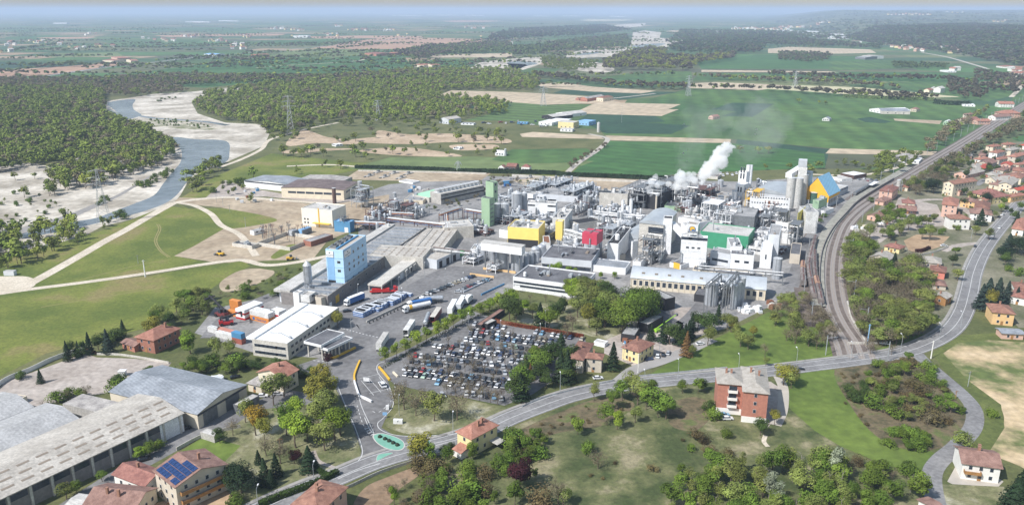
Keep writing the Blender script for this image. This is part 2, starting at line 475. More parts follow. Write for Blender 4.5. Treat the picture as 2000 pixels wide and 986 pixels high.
M_yelp = mat('yellow_paint', (.70,.42,.04),.5,.1,1)
# ground
G_base = mat('rough_grass', (.085,.105,.028),.95,.2,.03, rgb2=(.135,.135,.05))
G_mead = mat('meadow_grass', (.098,.132,.017),.95,.12,.02, rgb2=(.150,.170,.028), rgb3=(.20,.17,.06), detail=9)
G_mead2 = mat('bright_meadow', (.080,.128,.017),.95,.15,.03, rgb2=(.130,.180,.030))
G_lawn = mat('verge_grass', (.075,.10,.02),.95,.2,.05, rgb2=(.12,.14,.035))
G_scrub = mat('dry_scrub_grass', (.065,.09,.025),.95,.25,.06, rgb2=(.13,.135,.055), rgb3=(.25,.22,.13), detail=10)
G_brownscrub = mat('brown_bramble_ground', (.075,.075,.032),.95,.3,.10, rgb2=(.15,.115,.065), rgb3=(.10,.12,.035), detail=10)
G_daisy = mat('pale_flowering_grass', (.12,.14,.05),.95,.2,.06, rgb2=(.20,.19,.10), rgb3=(.38,.36,.27))
G_dirt = mat('pale_dirt', (.34,.26,.175),.95,.15,.025, rgb2=(.43,.35,.25))
G_dirtbr = mat('brown_earth', (.33,.22,.13),.95,.12,.03, rgb2=(.41,.29,.18))
G_moto = mat('dirt_track', (.38,.28,.18),.95,.12,.03, rgb2=(.48,.37,.26))
G_path = mat('gravel_track', (.52,.45,.35),.95,.08,.1, rgb2=(.60,.53,.43))
G_gravel = mat('river_gravel', (.33,.29,.23),.95,.1,.022, rgb2=(.50,.455,.385), rgb3=(.60,.55,.475), detail=10)
G_lot = mat('grey_gravel', (.34,.29,.25),.95,.1,.05, rgb2=(.42,.37,.33))
G_asph = mat('asphalt', (.15,.145,.145),.9,.15,.05, rgb2=(.205,.20,.198))
G_road = mat('road_asphalt', (.185,.18,.18),.88,.1,.08, rgb2=(.235,.23,.228))
G_yard = mat('concrete_yard', (.20,.195,.19),.9,.12,.06, rgb2=(.30,.29,.28), detail=9)
G_pave = mat('pale_paving', (.42,.38,.33),.9,.1,.2)
G_line = mat('road_marking', (.55,.55,.54),.8,.06,1)
G_liney = mat('yellow_marking', (.62,.40,.12),.8,.06,1)
G_island = mat('green_island_paint', (.17,.38,.29),.85,.12,.2)
G_kerb = mat('kerb_stone', (.48,.46,.43),.9)
G_ballast = mat('railway_ballast', (.125,.10,.085),.95,.2,.2, rgb2=(.185,.15,.13))
G_rail = mat('rail_steel', (.36,.33,.31),.45,.1, metal=.4)
G_tan = mat('bare_field', (.42,.34,.235),.95,.06,.008, rgb2=(.48,.39,.28), stripe=(20,14,.04))
G_pinkf = mat('ploughed_reddish_field', (.36,.22,.145),.95,.06,.008, rgb2=(.42,.27,.18))
G_pale = mat('pale_stubble_field', (.44,.41,.25),.95,.05,.01, rgb2=(.50,.45,.29))
G_crop = mat('green_crop', (.034,.102,.024),.95,.08,.006, rgb2=(.048,.128,.030), stripe=(-58,18,.10))
G_cropm = mat('mid_green_crop', (.042,.108,.028),.95,.15,.006, rgb2=(.078,.145,.034), stripe=(10,30,.12))
G_cropd = mat('dark_green_crop', (.017,.058,.030),.95,.08,.01, rgb2=(.025,.072,.036))
G_cropl = mat('light_green_crop', (.11,.155,.05),.95,.08,.006, rgb2=(.145,.19,.068))
G_strip = mat('striped_green_crop', (.07,.125,.032),.95,.08,.01, rgb2=(.085,.145,.04), stripe=(-62,26,.22))
G_earth = mat('sandy_earth', (.10,.13,.035),.95,.0,.035, rgb2=(.46,.35,.21), rgb3=(.54,.42,.27), detail=10)

def ground_material():
    m = bpy.data.materials.new('patchwork_plain'); m.use_nodes = True; nt = m.node_tree; N = nt.nodes; L = nt.links
    b = N['Principled BSDF']; b.inputs['Roughness'].default_value = .95
    geo = N.new('ShaderNodeNewGeometry')
    mp = N.new('ShaderNodeMapping'); mp.inputs['Scale'].default_value = (1/300,1/150,0); mp.inputs['Rotation'].default_value = (0,0,.12)
    L.new(geo.outputs['Position'], mp.inputs['Vector'])
    vo = N.new('ShaderNodeTexVoronoi'); vo.inputs['Scale'].default_value = 1; vo.distance = 'CHEBYCHEV'; vo.inputs['Randomness'].default_value = .8
    L.new(mp.outputs['Vector'], vo.inputs['Vector'])
    sp = N.new('ShaderNodeSeparateColor'); L.new(vo.outputs['Color'], sp.inputs['Color'])
    r = N.new('ShaderNodeValToRGB'); r.color_ramp.interpolation = 'CONSTANT'; L.new(sp.outputs['Red'], r.inputs['Fac'])
    cols = [(0,(.055,.105,.03)),(.16,(.04,.09,.03)),(.30,(.09,.115,.045)),(.44,(.06,.14,.035)),(.56,(.11,.12,.055)),(.66,(.075,.085,.045)),(.76,(.035,.085,.035)),(.86,(.30,.22,.14)),(.93,(.13,.15,.06))]
    e = r.color_ramp.elements
    e[0].position, e[0].color = 0,(*cols[0][1],1); e[1].position, e[1].color = cols[1][0],(*cols[1][1],1)
    for p, c in cols[2:]: q = e.new(p); q.color = (*c, 1)
    nz = N.new('ShaderNodeTexNoise'); nz.inputs['Scale'].default_value = .02; nz.inputs['Detail'].default_value = 8
    L.new(geo.outputs['Position'], nz.inputs['Vector'])
    mr = N.new('ShaderNodeMapRange'); mr.inputs['From Min'].default_value = .3; mr.inputs['From Max'].default_value = .7
    mr.inputs['To Min'].default_value = .8; mr.inputs['To Max'].default_value = 1.25; L.new(nz.outputs['Fac'], mr.inputs['Value'])
    h = N.new('ShaderNodeHueSaturation'); L.new(r.outputs['Color'], h.inputs['Color']); L.new(mr.outputs['Result'], h.inputs['Value'])
    L.new(h.outputs['Color'], b.inputs['Base Color']); return m

mb = MB(); X = 42000; n = 24
mb.add([(-X, -600,0),(X, -600,0),(X, 42000,0),(-X, 42000,0)],[(0,1,2,3)])
g = mb.build('ground', ground_material()); g['kind'] = 'structure'

sh = sheet
sh('flood_plain', [(-100,350),(-100,166),(200,176),(400,166),(640,151),(1060,150),(1040,180),(850,190),(1000,236),(1150,262),(1190,280),(1120,335),(700,345),(345,395)], G_base, 0)
sh('meadow', [(-400,1100),(-300,420),(345,392),(700,340),(1250,330),(1700,330),(2300,420),(2500,1100)], G_base, 1)
# river
sh('river_bank_gravel', [(-60,330),(60,318),(120,330),(160,300),(230,262),(215,235),(205,222),(206,198),(262,190),(300,184),(370,180),(462,170),(474,176),(402,184),(374,200),(386,222),(440,240),(512,243),(526,262),(516,285),(470,305),(445,316),(395,335),(370,350),(352,382),(345,390),(330,402),(260,428),(200,442),(170,458),(110,480),(-60,500)], G_gravel, 2)
M_water = mat('river_water', (.13,.155,.18),.25,.2,.012, rgb2=(.20,.225,.25), spec=.5)
nt = M_water.node_tree; bmp = nt.nodes.new('ShaderNodeBump'); bn = nt.nodes.new('ShaderNodeTexNoise'); bn.inputs['Scale'].default_value = .6
bn.inputs['Detail'].default_value = 5; bmp.inputs['Strength'].default_value = .35; bmp.inputs['Distance'].default_value = .3
gg = nt.nodes.new('ShaderNodeNewGeometry'); nt.links.new(gg.outputs['Position'], bn.inputs['Vector'])
nt.links.new(bn.outputs['Fac'], bmp.inputs['Height']); nt.links.new(bmp.outputs['Normal'], nt.nodes['Principled BSDF'].inputs['Normal'])
sh('river_water', [(-60,462),(60,446),(150,432),(190,425),(225,412),(262,398),(300,382),(318,360),(335,338),(352,318),(355,298),(348,284),(330,272),(345,268),(380,272),(442,276),(448,300),(443,315),(420,323),(388,334),(368,352),(348,378),(325,396),(290,410),(255,420),(190,436),(120,452),(60,462),(-60,480)], M_water, 3, True)
sh('river_channel_water', [(211,201),(262,194),(259,205),(262,215),(276,224),(268,229),(245,234),(236,226),(222,214)], M_water, 3, True)
ribbon('river_channel_water', wpath([(268,226),(300,231),(340,234),(400,238),(445,245)]),9, M_water, 3)
sh('gravel_scrub', [(270,236),(330,234),(400,244),(440,250),(400,254),(320,250),(280,246)], mat('scrubby_gravel', (.16,.17,.07),.95,.1,.05, rgb2=(.42,.38,.30), rgb3=(.52,.47,.39), detail=9),3, True)
sh('river_link_water', [(214,214),(238,226),(262,245),(290,262),(332,268),(352,276),(340,284),(300,268),(270,256),(246,240),(228,230)], M_water, 3, True)
sh('side_channel_water', [(-60,468),(0,455),(60,440),(130,420),(180,400),(230,380),(290,345),(292,347),(240,380),(190,404),(130,430),(60,452),(-60,482)], mat('wet_gravel',(.27,.25,.23),.6,.1,.05),3, True)
sh('upstream_gravel', [(912,140),(930,126),(955,120),(1045,112),(1062,116),(1050,128),(1000,142),(960,148),(925,146)], G_gravel, 3, True)
sh('upstream_water', [(1000,146),(1020,132),(1050,124),(1010,120),(990,124),(1030,128),(985,144)], M_water, 4, True)
sh('far_gravel', [(1105,112),(1110,104),(1140,98),(1195,95),(1230,92),(1234,78),(1236,64),(1260,60),(1292,64),(1288,74),(1320,78),(1345,80),(1325,86),(1302,92),(1306,98),(1260,102),(1230,104),(1215,112),(1170,112),(1130,114)], G_gravel, 3)
sh('far_gravel_reach', [(1165,55),(1215,48),(1262,46),(1255,52),(1200,56)], G_gravel, 3)
sh('far_water', [(1120,108),(1150,103),(1180,102),(1150,107)], M_water, 4, True)
sh('far_water_reach', [(1236,90),(1270,86),(1300,86),(1270,94),(1240,98)], M_water, 4, True)
sh('sand_flat', [(1120,128),(1165,122),(1200,135),(1180,142),(1130,138)], G_gravel, 3, True)
# fields beyond the works
field = lambda pts, m, l=3, s=False: sh('field', pts, m, l, s)
field([(1150,226),(1335,176),(1560,172),(1925,206),(1915,245),(1848,296),(1620,290),(1430,272),(1180,264)], G_cropm, 2)
field([(1105,348),(1190,276),(1430,280),(1610,300),(1612,328),(1400,336),(1180,350)], G_crop, 3)
field([(1440,272),(1620,292),(1612,325),(1480,330),(1430,300)], G_cropd, 2)
field([(1182,265),(1428,272),(1426,280),(1192,274)], G_tan, 4)
field([(1622,290),(1830,296),(1824,304),(1612,300)], G_tan, 4)
field([(1130,234),(1152,222),(1278,226),(1300,238),(1255,240),(1350,245),(1312,262),(1184,261)], G_cropd, 4)
field([(1388,214),(1430,201),(1512,203),(1470,229),(1408,227),(1440,218)], G_cropd, 4)
field([(1118,222),(1166,200),(1330,204),(1305,214),(1326,214),(1292,227)], G_tan, 5)
field([(856,187),(880,177),(1000,180),(1062,183),(1170,190),(1212,200),(1062,205),(960,197)], G_tan, 4)
field([(862,192),(960,198),(1165,204),(1112,224),(1060,238),(990,236),(905,236),(985,216),(1000,205)], G_strip, 3)
field([(1038,163),(1100,162),(1160,170),(1282,178),(1252,183),(1150,179),(1062,171)], G_tan, 4)
field([(1100,176),(1180,178),(1330,180),(1210,196),(1160,188),(1080,182)], G_cropd, 3)
field([(1175,152),(1250,140),(1350,140),(1352,152),(1340,170),(1240,166),(1165,160)], G_cropm, 4)
field([(1370,137),(1620,140),(1640,142),(1370,141)], G_tan, 5)
field([(1360,120),(1480,108),(1700,110),(1660,135),(1370,135)], G_crop, 3)
field([(1365,143),(1500,143),(1650,144),(1640,158),(1352,158)], G_cropm, 3)
field([(1350,163),(1400,161),(1500,165),(1545,168),(1480,177),(1345,172)], G_tan, 4)
field([(1478,173),(1560,167),(1680,171),(1790,181),(1880,190),(1760,192),(1640,184),(1560,178)], G_pale, 5)
field([(1620,120),(1740,118),(1860,125),(1850,132),(1700,136),(1620,138)], G_cropm, 4)
field([(1620,140),(1820,142),(1960,155),(1900,162),(1640,158)], G_crop, 3)
field([(1730,160),(1960,165),(1990,185),(1930,198),(1840,192),(1780,175)], G_cropm, 3)
field([(1500,96),(1540,92),(1700,97),(1712,104),(1600,106),(1500,104)], G_tan, 4)
field([(1674,232),(1700,229),(1742,238),(1728,241),(1690,239)], G_cropd, 4)
field([(1745,232),(1840,236),(1835,243),(1748,236)], G_dirt, 4)
field([(1280,308),(1310,302),(1600,300),(1608,312)], G_crop, 5)
field([(1985,180),(2100,190),(2080,215),(1975,197)], G_cropm, 3)
field([(1975,270),(2100,240),(2100,290),(2000,282)], G_crop, 3)
# left-hand plain
field([(600,96),(640,90),(700,80),(760,73),(905,76),(965,80),(930,88),(880,95),(700,97)], G_pinkf, 4)
field([(515,112),(560,101),(618,95),(755,98),(700,108),(640,113)], G_cropl, 5)
field([(40,158),(250,145),(400,125),(515,113),(640,113),(715,110),(790,113),(806,130),(640,152),(480,150),(300,148),(120,162)], G_crop, 3)
field([(-60,140),(60,134),(130,130),(230,122),(228,128),(100,146),(-60,156)], G_pinkf, 4)
field([(-60,120),(110,124),(215,118),(130,132),(-60,136)], G_cropd, 3)
field([(100,105),(230,103),(240,110),(100,112)], G_cropl, 4)
field([(330,168),(460,160),(640,150),(640,160),(470,165),(400,172)], G_crop, 3)
field([(820,108),(1000,104),(1000,112),(850,113)], G_tan, 4)
field([(850,115),(940,118),(890,135),(820,125)], G_crop, 4)
field([(560,107),(700,107),(650,114)], G_cropl, 4)
for a, b, c, d, m in [(0,70,180,78,G_crop),(190,76,400,86,G_cropm),(70,72,190,76,G_pinkf),(300,68,400,72,G_pinkf),(380,66,560,70,G_pinkf),(0,55,220,62,G_cropm),(250,54,500,60,G_crop),(590,70,830,75,G_pinkf),(830,58,1000,62,G_cropm),(1000,60,1080,64,G_pinkf),(450,45,700,48,G_crop),(860,40,980,43,G_pinkf),(1130,38,1240,41,G_pale),(1300,60,1350,62,G_tan),(100,86,300,92,G_cropm),(500,78,640,86,G_crop)]:
    field([(a,b+2),(b+a*.6+c*.35,b),(c,b+1),(c-20,d),(a+30,d+1)], m, 3)
# ground by the river, the works and the town
sh('moto_ground', [(540,262),(620,250),(700,246),(820,248),(990,262),(1000,300),(960,310),(700,310),(560,305)], G_base, 3)
sh('olive_grassland', [(345,392),(420,345),(530,300),(700,318),(1160,300),(1105,348),(960,332),(700,332),(560,360),(400,385)], G_mead, 2)
sh('green_field', [(680,330),(760,308),(930,306),(1160,315),(1120,330),(1060,338),(930,335),(760,336)], G_cropl, 3)
sh('allotment_field', [(960,312),(1000,292),(1145,290),(1165,300),(1120,318),(1000,320)], G_cropm, 4)
sh('bare_strip', [(1015,262),(1040,258),(1170,265),(1180,272),(1020,268)], G_tan, 4)
for pts in ([(575,262),(600,255),(640,268),(700,275),(690,282),(620,280),(560,285)],[(740,255),(790,262),(860,268),(800,275),(740,270)],
            [(820,262),(900,262),(985,270),(990,280),(880,278),(800,282),(700,278),(690,272)],[(700,295),(780,288),(860,296),(900,306),(780,304)],
            [(560,300),(640,295),(690,291),(640,290),(560,294)],[(880,284),(960,282),(970,290),(900,294)]):
    sh('dirt_track', pts, G_moto, 4, True)
sh('meadow_big', [(-300,600),(0,575),(70,563),(280,540),(400,520),(470,510),(492,518),(470,530),(430,552),(360,600),(290,640),(200,660),(90,690),(0,735),(-300,840)], G_mead, 3)
sh('meadow_upper', [(20,556),(150,500),(250,452),(335,403),(400,412),(430,430),(437,447),(380,480),(340,500),(420,515),(280,536),(70,560)], G_mead, 3)
sh('meadow_small', [(350,400),(370,408),(440,408),(540,428),(500,440),(440,446),(410,425)], G_mead, 4, True)
sh('bank_meadow', [(-60,530),(60,490),(200,450),(300,412),(330,402),(250,442),(150,496),(50,548),(-60,552)], G_mead, 3)
sh('bare_ground', [(335,398),(350,386),(430,388),(500,386),(600,398),(640,400),(760,380),(760,420),(640,470),(600,520),(560,528),(530,524),(500,515),(420,512),(340,500),(380,480),(437,447),(430,430),(400,410),(500,425),(540,428),(430,405),(350,398)], G_dirt, 3)
sh('sandy_patch', [(430,552),(470,528),(520,525),(535,535),(490,560),(440,570)], G_dirt, 4, True)
sh('grass_patch', [(530,500),(560,480),(580,478),(575,488),(540,505)], G_mead, 5, True)
sh('grass_patch', [(490,520),(505,510),(640,508),(640,520),(560,530)], G_lawn, 5, True)
sh('grey_gravel_lot', [(-30,790),(10,745),(60,728),(165,690),(190,698),(260,700),(335,708),(305,745),(220,765),(130,780),(40,800)], G_lot, 3)
sh('far_storage_ground', [(400,388),(440,352),(480,366),(560,380),(700,392),(640,398),(520,384)], G_lot, 3)
sh('settling_beds', [(672,350),(700,332),(960,338),(940,352),(840,355),(720,352)], G_dirt, 4)
sh('settling_beds', [(1000,352),(1080,344),(1255,350),(1250,372),(1180,385),(1060,378)], G_dirt, 4)
sh('works_yard', [(380,650),(420,600),(480,580),(560,560),(600,520),(640,500),(700,470),(700,440),(640,440),(640,400),(760,360),(860,352),(950,344),(1260,350),(1450,355),(1600,345),(1700,348),(1715,362),(1660,400),(1620,440),(1590,490),(1566,560),(1500,600),(1420,640),(1330,668),(1240,640),(1130,590),(1020,560),(940,590),(850,640),(740,700),(640,700),(500,690)], G_yard, 2)
sh('works_green', [(640,520),(760,470),(840,445),(870,452),(800,490),(720,520),(650,560),(560,570),(430,600),(400,600),(480,560),(560,530)], G_lawn, 3)
sh('lorry_yard', [(560,640),(640,615),(760,575),(870,520),(960,520),(1010,540),(960,575),(880,620),(800,665),(740,702),(736,712),(750,750),(762,790),(742,840),(715,860),(680,805),(655,757),(640,740),(560,720),(620,700),(690,660)], G_asph, 3)
sh('gate_road', [(655,750),(640,735),(700,690),(745,705),(770,780),(745,835),(770,850),(850,852),(900,850),(895,870),(800,895),(740,910),(700,920),(660,945),(700,905),(706,880),(690,835),(668,780)], G_asph, 4)
sh('car_park', [(742,706),(800,680),(880,638),(925,608),(1010,636),(1140,652),(1150,690),(1100,730),(1040,770),(985,792),(900,775),(820,762),(770,750),(752,735)], G_asph, 5)
sh('car_park_grass', [(770,812),(790,790),(830,772),(900,778),(985,794),(1010,792),(960,820),(920,838),(840,848),(790,846),(752,830)], G_daisy, 5, True)
sh('park_lawn', [(1000,600),(1050,590),(1140,600),(1240,640),(1180,665),(1140,652),(1010,628)], G_daisy, 5)
sh('corner_green', [(430,850),(500,800),(600,790),(655,760),(690,830),(705,885),(700,905),(640,930),(540,960),(430,986),(400,1000),(330,930)], G_daisy, 3)
sh('garden_lawn', [(280,930),(400,850),(470,870),(440,900),(330,900)], G_mead2,4)
sh('garden_court', [(280,990),(330,975),(440,955),(470,985),(400,1030),(250,1030)], G_dirtbr, 4)
sh('warehouse_lane', [(60,1020),(250,900),(360,830),(480,790),(560,760),(640,775),(600,800),(470,830),(400,850),(200,960),(120,1030)], G_asph, 3)
sh('roadside_soil', [(690,985),(715,950),(760,930),(800,915),(825,908),(815,930),(780,955),(760,985),(700,1010)], mat('allotment_soil',(.25,.165,.10),.95,.2,.06,rgb2=(.33,.235,.155)),3, True)
sh('scrub_hill', [(830,1100),(840,930),(930,880),(1010,830),(1110,790),(1210,765),(1320,755),(1400,748),(1540,740),(1560,800),(1640,870),(1700,905),(1800,930),(1800,1100)], G_scrub, 2)
sh('bramble_bank', [(1000,850),(1080,810),(1180,775),(1240,790),(1180,830),(1090,845),(1020,870)], G_brownscrub, 3, True)
sh('bramble_patch', [(1310,790),(1360,775),(1395,800),(1360,840),(1310,830)], G_brownscrub, 3, True)
sh('green_field_strip', [(1535,735),(1600,722),(1640,722),(1650,760),(1680,800),(1740,860),(1830,885),(1825,910),(1800,925),(1720,905),(1640,870),(1590,840),(1545,800),(1530,770)], G_mead2,4)
sh('bramble_slope', [(1630,722),(1700,705),(1785,695),(1810,720),(1850,760),(1880,800),(1885,840),(1850,870),(1780,880),(1710,850),(1660,790)], G_brownscrub, 4, True)
sh('verge', [(1255,740),(1320,700),(1400,660),(1500,610),(1560,600),(1600,650),(1720,680),(1800,640),(1850,600),(1870,620),(1830,660),(1700,690),(1500,715),(1300,735)], G_mead2,3)
sh('sandy_field', [(1838,680),(1870,668),(1930,662),(2100,670),(2100,1000),(2010,920),(1930,880),(1960,830),(1950,790),(1900,750),(1860,720)], G_earth, 3, True)
sh('field_verge', [(1820,690),(1870,655),(1940,650),(2060,655),(2060,672),(1930,664),(1870,670),(1842,690),(1890,742),(1955,790),(1962,835),(1930,885),(1900,860),(1925,820),(1900,780),(1850,730)], G_lawn, 4)
sh('house_court', [(1850,940),(1880,885),(1960,940),(1950,950),(1860,945)], G_pave, 4)
sh('house_lawn', [(1838,945),(1960,950),(1990,1000),(1840,1010)], G_daisy, 4)
sh('flats_court', [(1395,790),(1450,812),(1500,835),(1525,800),(1535,765),(1505,745),(1400,740)], G_lot, 4)
sh('brown_garden', [(1765,470),(1790,458),(1855,462),(1835,482),(1800,494),(1775,490)], G_dirtbr, 4)
sh('town_ground', [(1700,420),(1750,380),(1850,320),(1950,280),(2100,270),(2100,640),(1990,640),(1900,560),(1880,560),(1830,650),(1700,660),(1660,520),(1680,450)], mat('garden_ground',(.12,.13,.06),.95,.25,.04,rgb2=(.22,.20,.14)),3)
sh('town_yard', [(1660,470),(1700,450),(1740,425),(1755,385),(1790,392),(1830,400),(1850,440),(1800,445),(1740,460),(1700,470)], G_lot, 4)
sh('side_yard', [(1180,650),(1230,650),(1330,600),(1400,600),(1390,640),(1300,700),(1240,716),(1180,690)], G_lot, 4)

MAIN = [(380,1060),(520,990),(600,955),(660,932),(730,903),(800,882),(880,862),(950,838),(1000,815),(1060,792),(1120,772),(1200,756),(1300,744),(1400,735),(1500,725),(1600,713),(1700,700),(1765,688),(1820,668),(1860,642),(1882,608),(1893,570),(1902,530),(1920,490),(1945,455),(1975,420),(2010,378),(2040,350)]
wm = wpath(MAIN)
def kerb_line(w, off, m=G_kerb): pass
ribbon('road', wm, 9.6, G_road, 7)
ribbon('road_edge_line', wm, .2, G_line, 8,4.0); ribbon('road_edge_line', wm, .2, G_line, 8,-4.0)
ribbon('road_centre_line', wm, .24, G_line, 8,0, dash=(4.5, False))
ribbon('pavement', wm, 1.4, mat('pavement_slabs', (.30,.285,.265),.9),8,5.6, z=.13)
w2 = wpath([(1790,690),(1805,705),(1840,735),(1880,770),(1902,800),(1900,835),(1870,870),(1835,900),(1820,930),(1830,990),(1860,1060)])
ribbon('country_lane', w2,6.0, G_road, 6)
for p_ in ([(306,438),(310,448),(302,470),(312,490),(328,502)],[(310,438),(314,448),(306,470),(316,490),(333,502)],[(120,515),(160,498),(195,492)],[(110,560),(260,520),(330,508)],[(80,600),(200,580),(330,560)]): ribbon('tyre_track', wpath(p_),.7, mat('worn_track', (.24,.21,.08),.95),5)
w3 = wpath([(1185,760),(1210,745),(1240,722),(1290,705),(1340,685),(1390,662)])
ribbon('side_road', w3,6.5, mat('pale_road', (.30,.285,.27),.9,.08,.1),6)
wt = wpath([(-30,566),(40,560),(75,545),(150,503),(200,474),(250,447),(300,418),(340,396)])
ribbon('gravel_track', wt, 7, G_path, 6)
ribbon('gravel_track', wpath([(-30,578),(50,566),(160,552),(280,535),(400,516),(470,508),(520,518),(580,512),(640,500)]),5.0, G_path, 6)
ribbon('gravel_track', wpath([(345,396),(380,402),(412,418),(432,440),(470,460),(500,500)]),4.5, G_path, 6)
ribbon('gravel_track', wpath([(340,396),(400,388),(470,386),(560,392),(660,400)]),6, G_path, 6)
sh('track_fork', [(-60,540),(10,540),(50,540),(70,548),(60,562),(0,575),(-60,585)], G_path, 5, True)
ribbon('gravel_track', wpath([(425,328),(470,312),(510,292),(530,272),(600,252),(660,240)]),5, G_path, 6)
ribbon('gravel_track', wpath([(560,325),(640,322),(700,326)]),5, G_path, 6)
ribbon('farm_road', wpath([(1105,340),(1130,318),(1165,295),(1186,275),(1180,268),(1150,262)]),6, G_pave, 6)
ribbon('farm_road', wpath([(1140,195),(1200,192),(1280,183)]),6, G_pave, 6)
ribbon('farm_track', wpath([(1560,340),(1700,340),(1800,310)]),5, G_path, 6)
ribbon('town_street', wpath([(1905,362),(1925,350),(1950,330),(1960,318)]),6, G_road, 6)
ribbon('town_street', wpath([(1700,480),(1750,440),(1765,400),(1790,392),(1850,392),(1900,420)]),6, G_lot, 6)
ribbon('town_street', wpath([(1840,490),(1880,478),(1925,475)]),6, G_lot, 6)
ribbon('works_road', wpath([(410,660),(440,625),(480,600),(540,575),(590,560)]),9, G_asph, 6)
ribbon('works_road', wpath([(560,640),(640,628),(700,640),(740,610),(800,580),(880,560),(960,540),(1010,520)]),8, G_asph, 6)
ribbon('works_road', wpath([(1545,560),(1560,520),(1580,470),(1610,435),(1650,400)]),8, G_asph, 6)
ribbon('works_road', wpath([(1170,560),(1240,590),(1330,640),(1390,590)]),14, G_asph, 6)
ribbon('motorway', wpath([(-60,170),(60,153),(200,133),(300,122),(370,114),(450,107),(560,97),(700,85),(800,72)]),16, G_road, 5)
ribbon('motorway_line', wpath([(-60,170),(60,153),(200,133),(300,122),(370,114),(450,107),(560,97),(700,85),(800,72)]),1.5, G_line, 6)
ribbon('farm_track', wpath([(500,133),(560,128),(620,125),(700,119),(715,113)]),7, G_path, 5)
ribbon('valley_road', wpath([(1800,103),(1850,112),(1900,126),(1930,135)]),10, G_pave, 5)
ribbon('valley_track', wpath([(1996,168),(1985,180),(1975,190)]),8, G_path, 5)
ribbon('garden_path', wpath([(612,880),(622,900),(650,912),(662,918)]),1.6, G_lot, 6)
ribbon('foot_path', wpath([(1495,850),(1492,862),(1500,872)]),1.6, G_path, 6)
ribbon('flats_drive', wpath([(1520,735),(1530,760),(1528,800),(1515,830)]),4, G_pave, 6)
# junction markings
isl = [(728,850),(745,846),(770,852),(788,862),(790,874),(778,880),(755,876),(735,864)]
def kerbed(name, pts, m, layer=7, h=.14):
    pts = catmull(pts, 5, True); q = [P(*p) for p in pts]; n = len(q)
    vs = [(v.x, v.y, 0.05) for v in q] + [(v.x, v.y, h) for v in q]
    a = MB().add(vs, [(i, (i+1) % n, n+(i+1) % n, n+i) for i in range(n)] + [tuple(range(2*n-1, n-1,-1))])
    o = a.build(name, G_kerb); o['kind'] = 'structure'
    c = sum((Vector((v.x, v.y)) for v in q), Vector((0,0))) / n
    vs = [((v.x-c.x)*.93+c.x, (v.y-c.y)*.93+c.y, h+.012) for v in q]
    o = MB().add(vs, [tuple(range(n))]).build(name + '_surface', m); o['kind'] = 'structure'
kerbed('traffic_island', isl, G_island)
kerbed('splitter_island', [(737,890),(746,886),(768,884),(752,892),(736,900)], G_island)
kerbed('splitter_island', [(812,864),(835,860),(842,864),(830,872),(814,874)], G_island)
lines = [([(700,762),(705,790),(722,828),(730,845),(722,838),(712,815)],.25,None),([(742,905),(700,918),(660,935)],.3,None),
  ([(752,706),(738,712),(738,728),(760,756),(768,790),(750,815),(738,826),(742,838),(765,848),(800,852),(850,850),(900,846)],.28,None),
  ([(660,755),(676,795),(694,836),(708,880),(700,900)],.25,None),
  ([(770,748),(772,765),(766,780),(756,792),(738,806),(722,800)],.25,(1.5,True)),([(698,792),(704,815),(712,835),(720,848)],.25,(1.5,True)),
  ([(700,740),(742,730)],.2,None),([(706,744),(730,772)],.2,None),([(722,740),(744,766)],.2,None),([(740,736),(758,762)],.2,None),([(722,768),(764,758)],.2,None),
  ([(846,866),(880,858),(920,846)],.25,None),([(612,704),(650,708)],.5,(1,True)),([(665,640),(700,650),(742,660)],.6,(1,True))]
for pts, wd, d in lines: ribbon('road_marking', wpath(pts, 6), wd, G_line, 9, dash=d)
for i in range(5): ribbon('road_marking', wpath([(712+i*4,838+i*4),(722+i*3,835+i*4)],2, False),.45, G_line, 9)
for i, (x, y) in enumerate([(742,854),(752,858),(760,862),(768,866),(776,870)]):
    c = P(x, y); o = MB().lathe([(.75,.15),(.8,.5),(.5,.95),(.15,1.1)],10).build('dark_shrub', mat('dark_shrub', (.018,.03,.015),.9), None, (c.x, c.y, 0))
    tag(o, 'small round dark shrub on the green traffic island', 'shrub', 'clipped shrubs on the traffic island')
RAIL = [(1672,700),(1661,668),(1640,635),(1624,600),(1617,560),(1617,520),(1624,480),(1640,440),(1666,412),(1700,388),(1740,364),(1790,334),(1840,305),(1890,275),(1940,243),(1990,213),(2060,170)]
wr = wpath(RAIL); ribbon('railway_ballast', wr, 19, G_ballast, 6)
for k, off in enumerate((-7,-2.5,2,6.5)):
    ribbon('track_bed', wr, 2.6, mat('sleepers', (.30,.26,.23),.9,.2,1.2),7, off, dash=(1.2, False))
    for s in (-.75,.75): ribbon('rail', wr, .30, G_rail, 8, off + s, z=.22)
PLAT = [(1598,600),(1597,560),(1597,520),(1604,480),(1622,445),(1647,416),(1668,392),(1700,370),(1737,350),(1775,328)]
wp_ = wpath(PLAT); ribbon('siding_bank', wp_, 7, mat('weathered_siding_slab',(.27,.26,.22),.9,.2,.3,rgb2=(.35,.34,.29)),9, z=.9)
q = MB(); A = offset(wp_, 3.5); B = offset(wp_, -3.5)
for W_ in (A, B):
    for a, b in zip(W_[:-1], W_[1:]): q.poly([(*a, 0),(*b, 0),(*b, .9),(*a, .9)])
o = q.build('siding_bank_wall', M_conc); tag(o, 'long low concrete retaining wall curving beside the goods sidings', 'retaining wall')
SID1 = wpath([(1592,470),(1584,500),(1579,530),(1584,560),(1592,600)]); SID2 = wpath([(1590,498),(1591,540),(1600,580),(1606,612)])
ribbon('siding_ballast', wpath([(1640,400),(1610,440),(1592,470),(1582,500),(1577,530),(1582,570),(1595,610),(1605,640)]),16, G_ballast, 5)
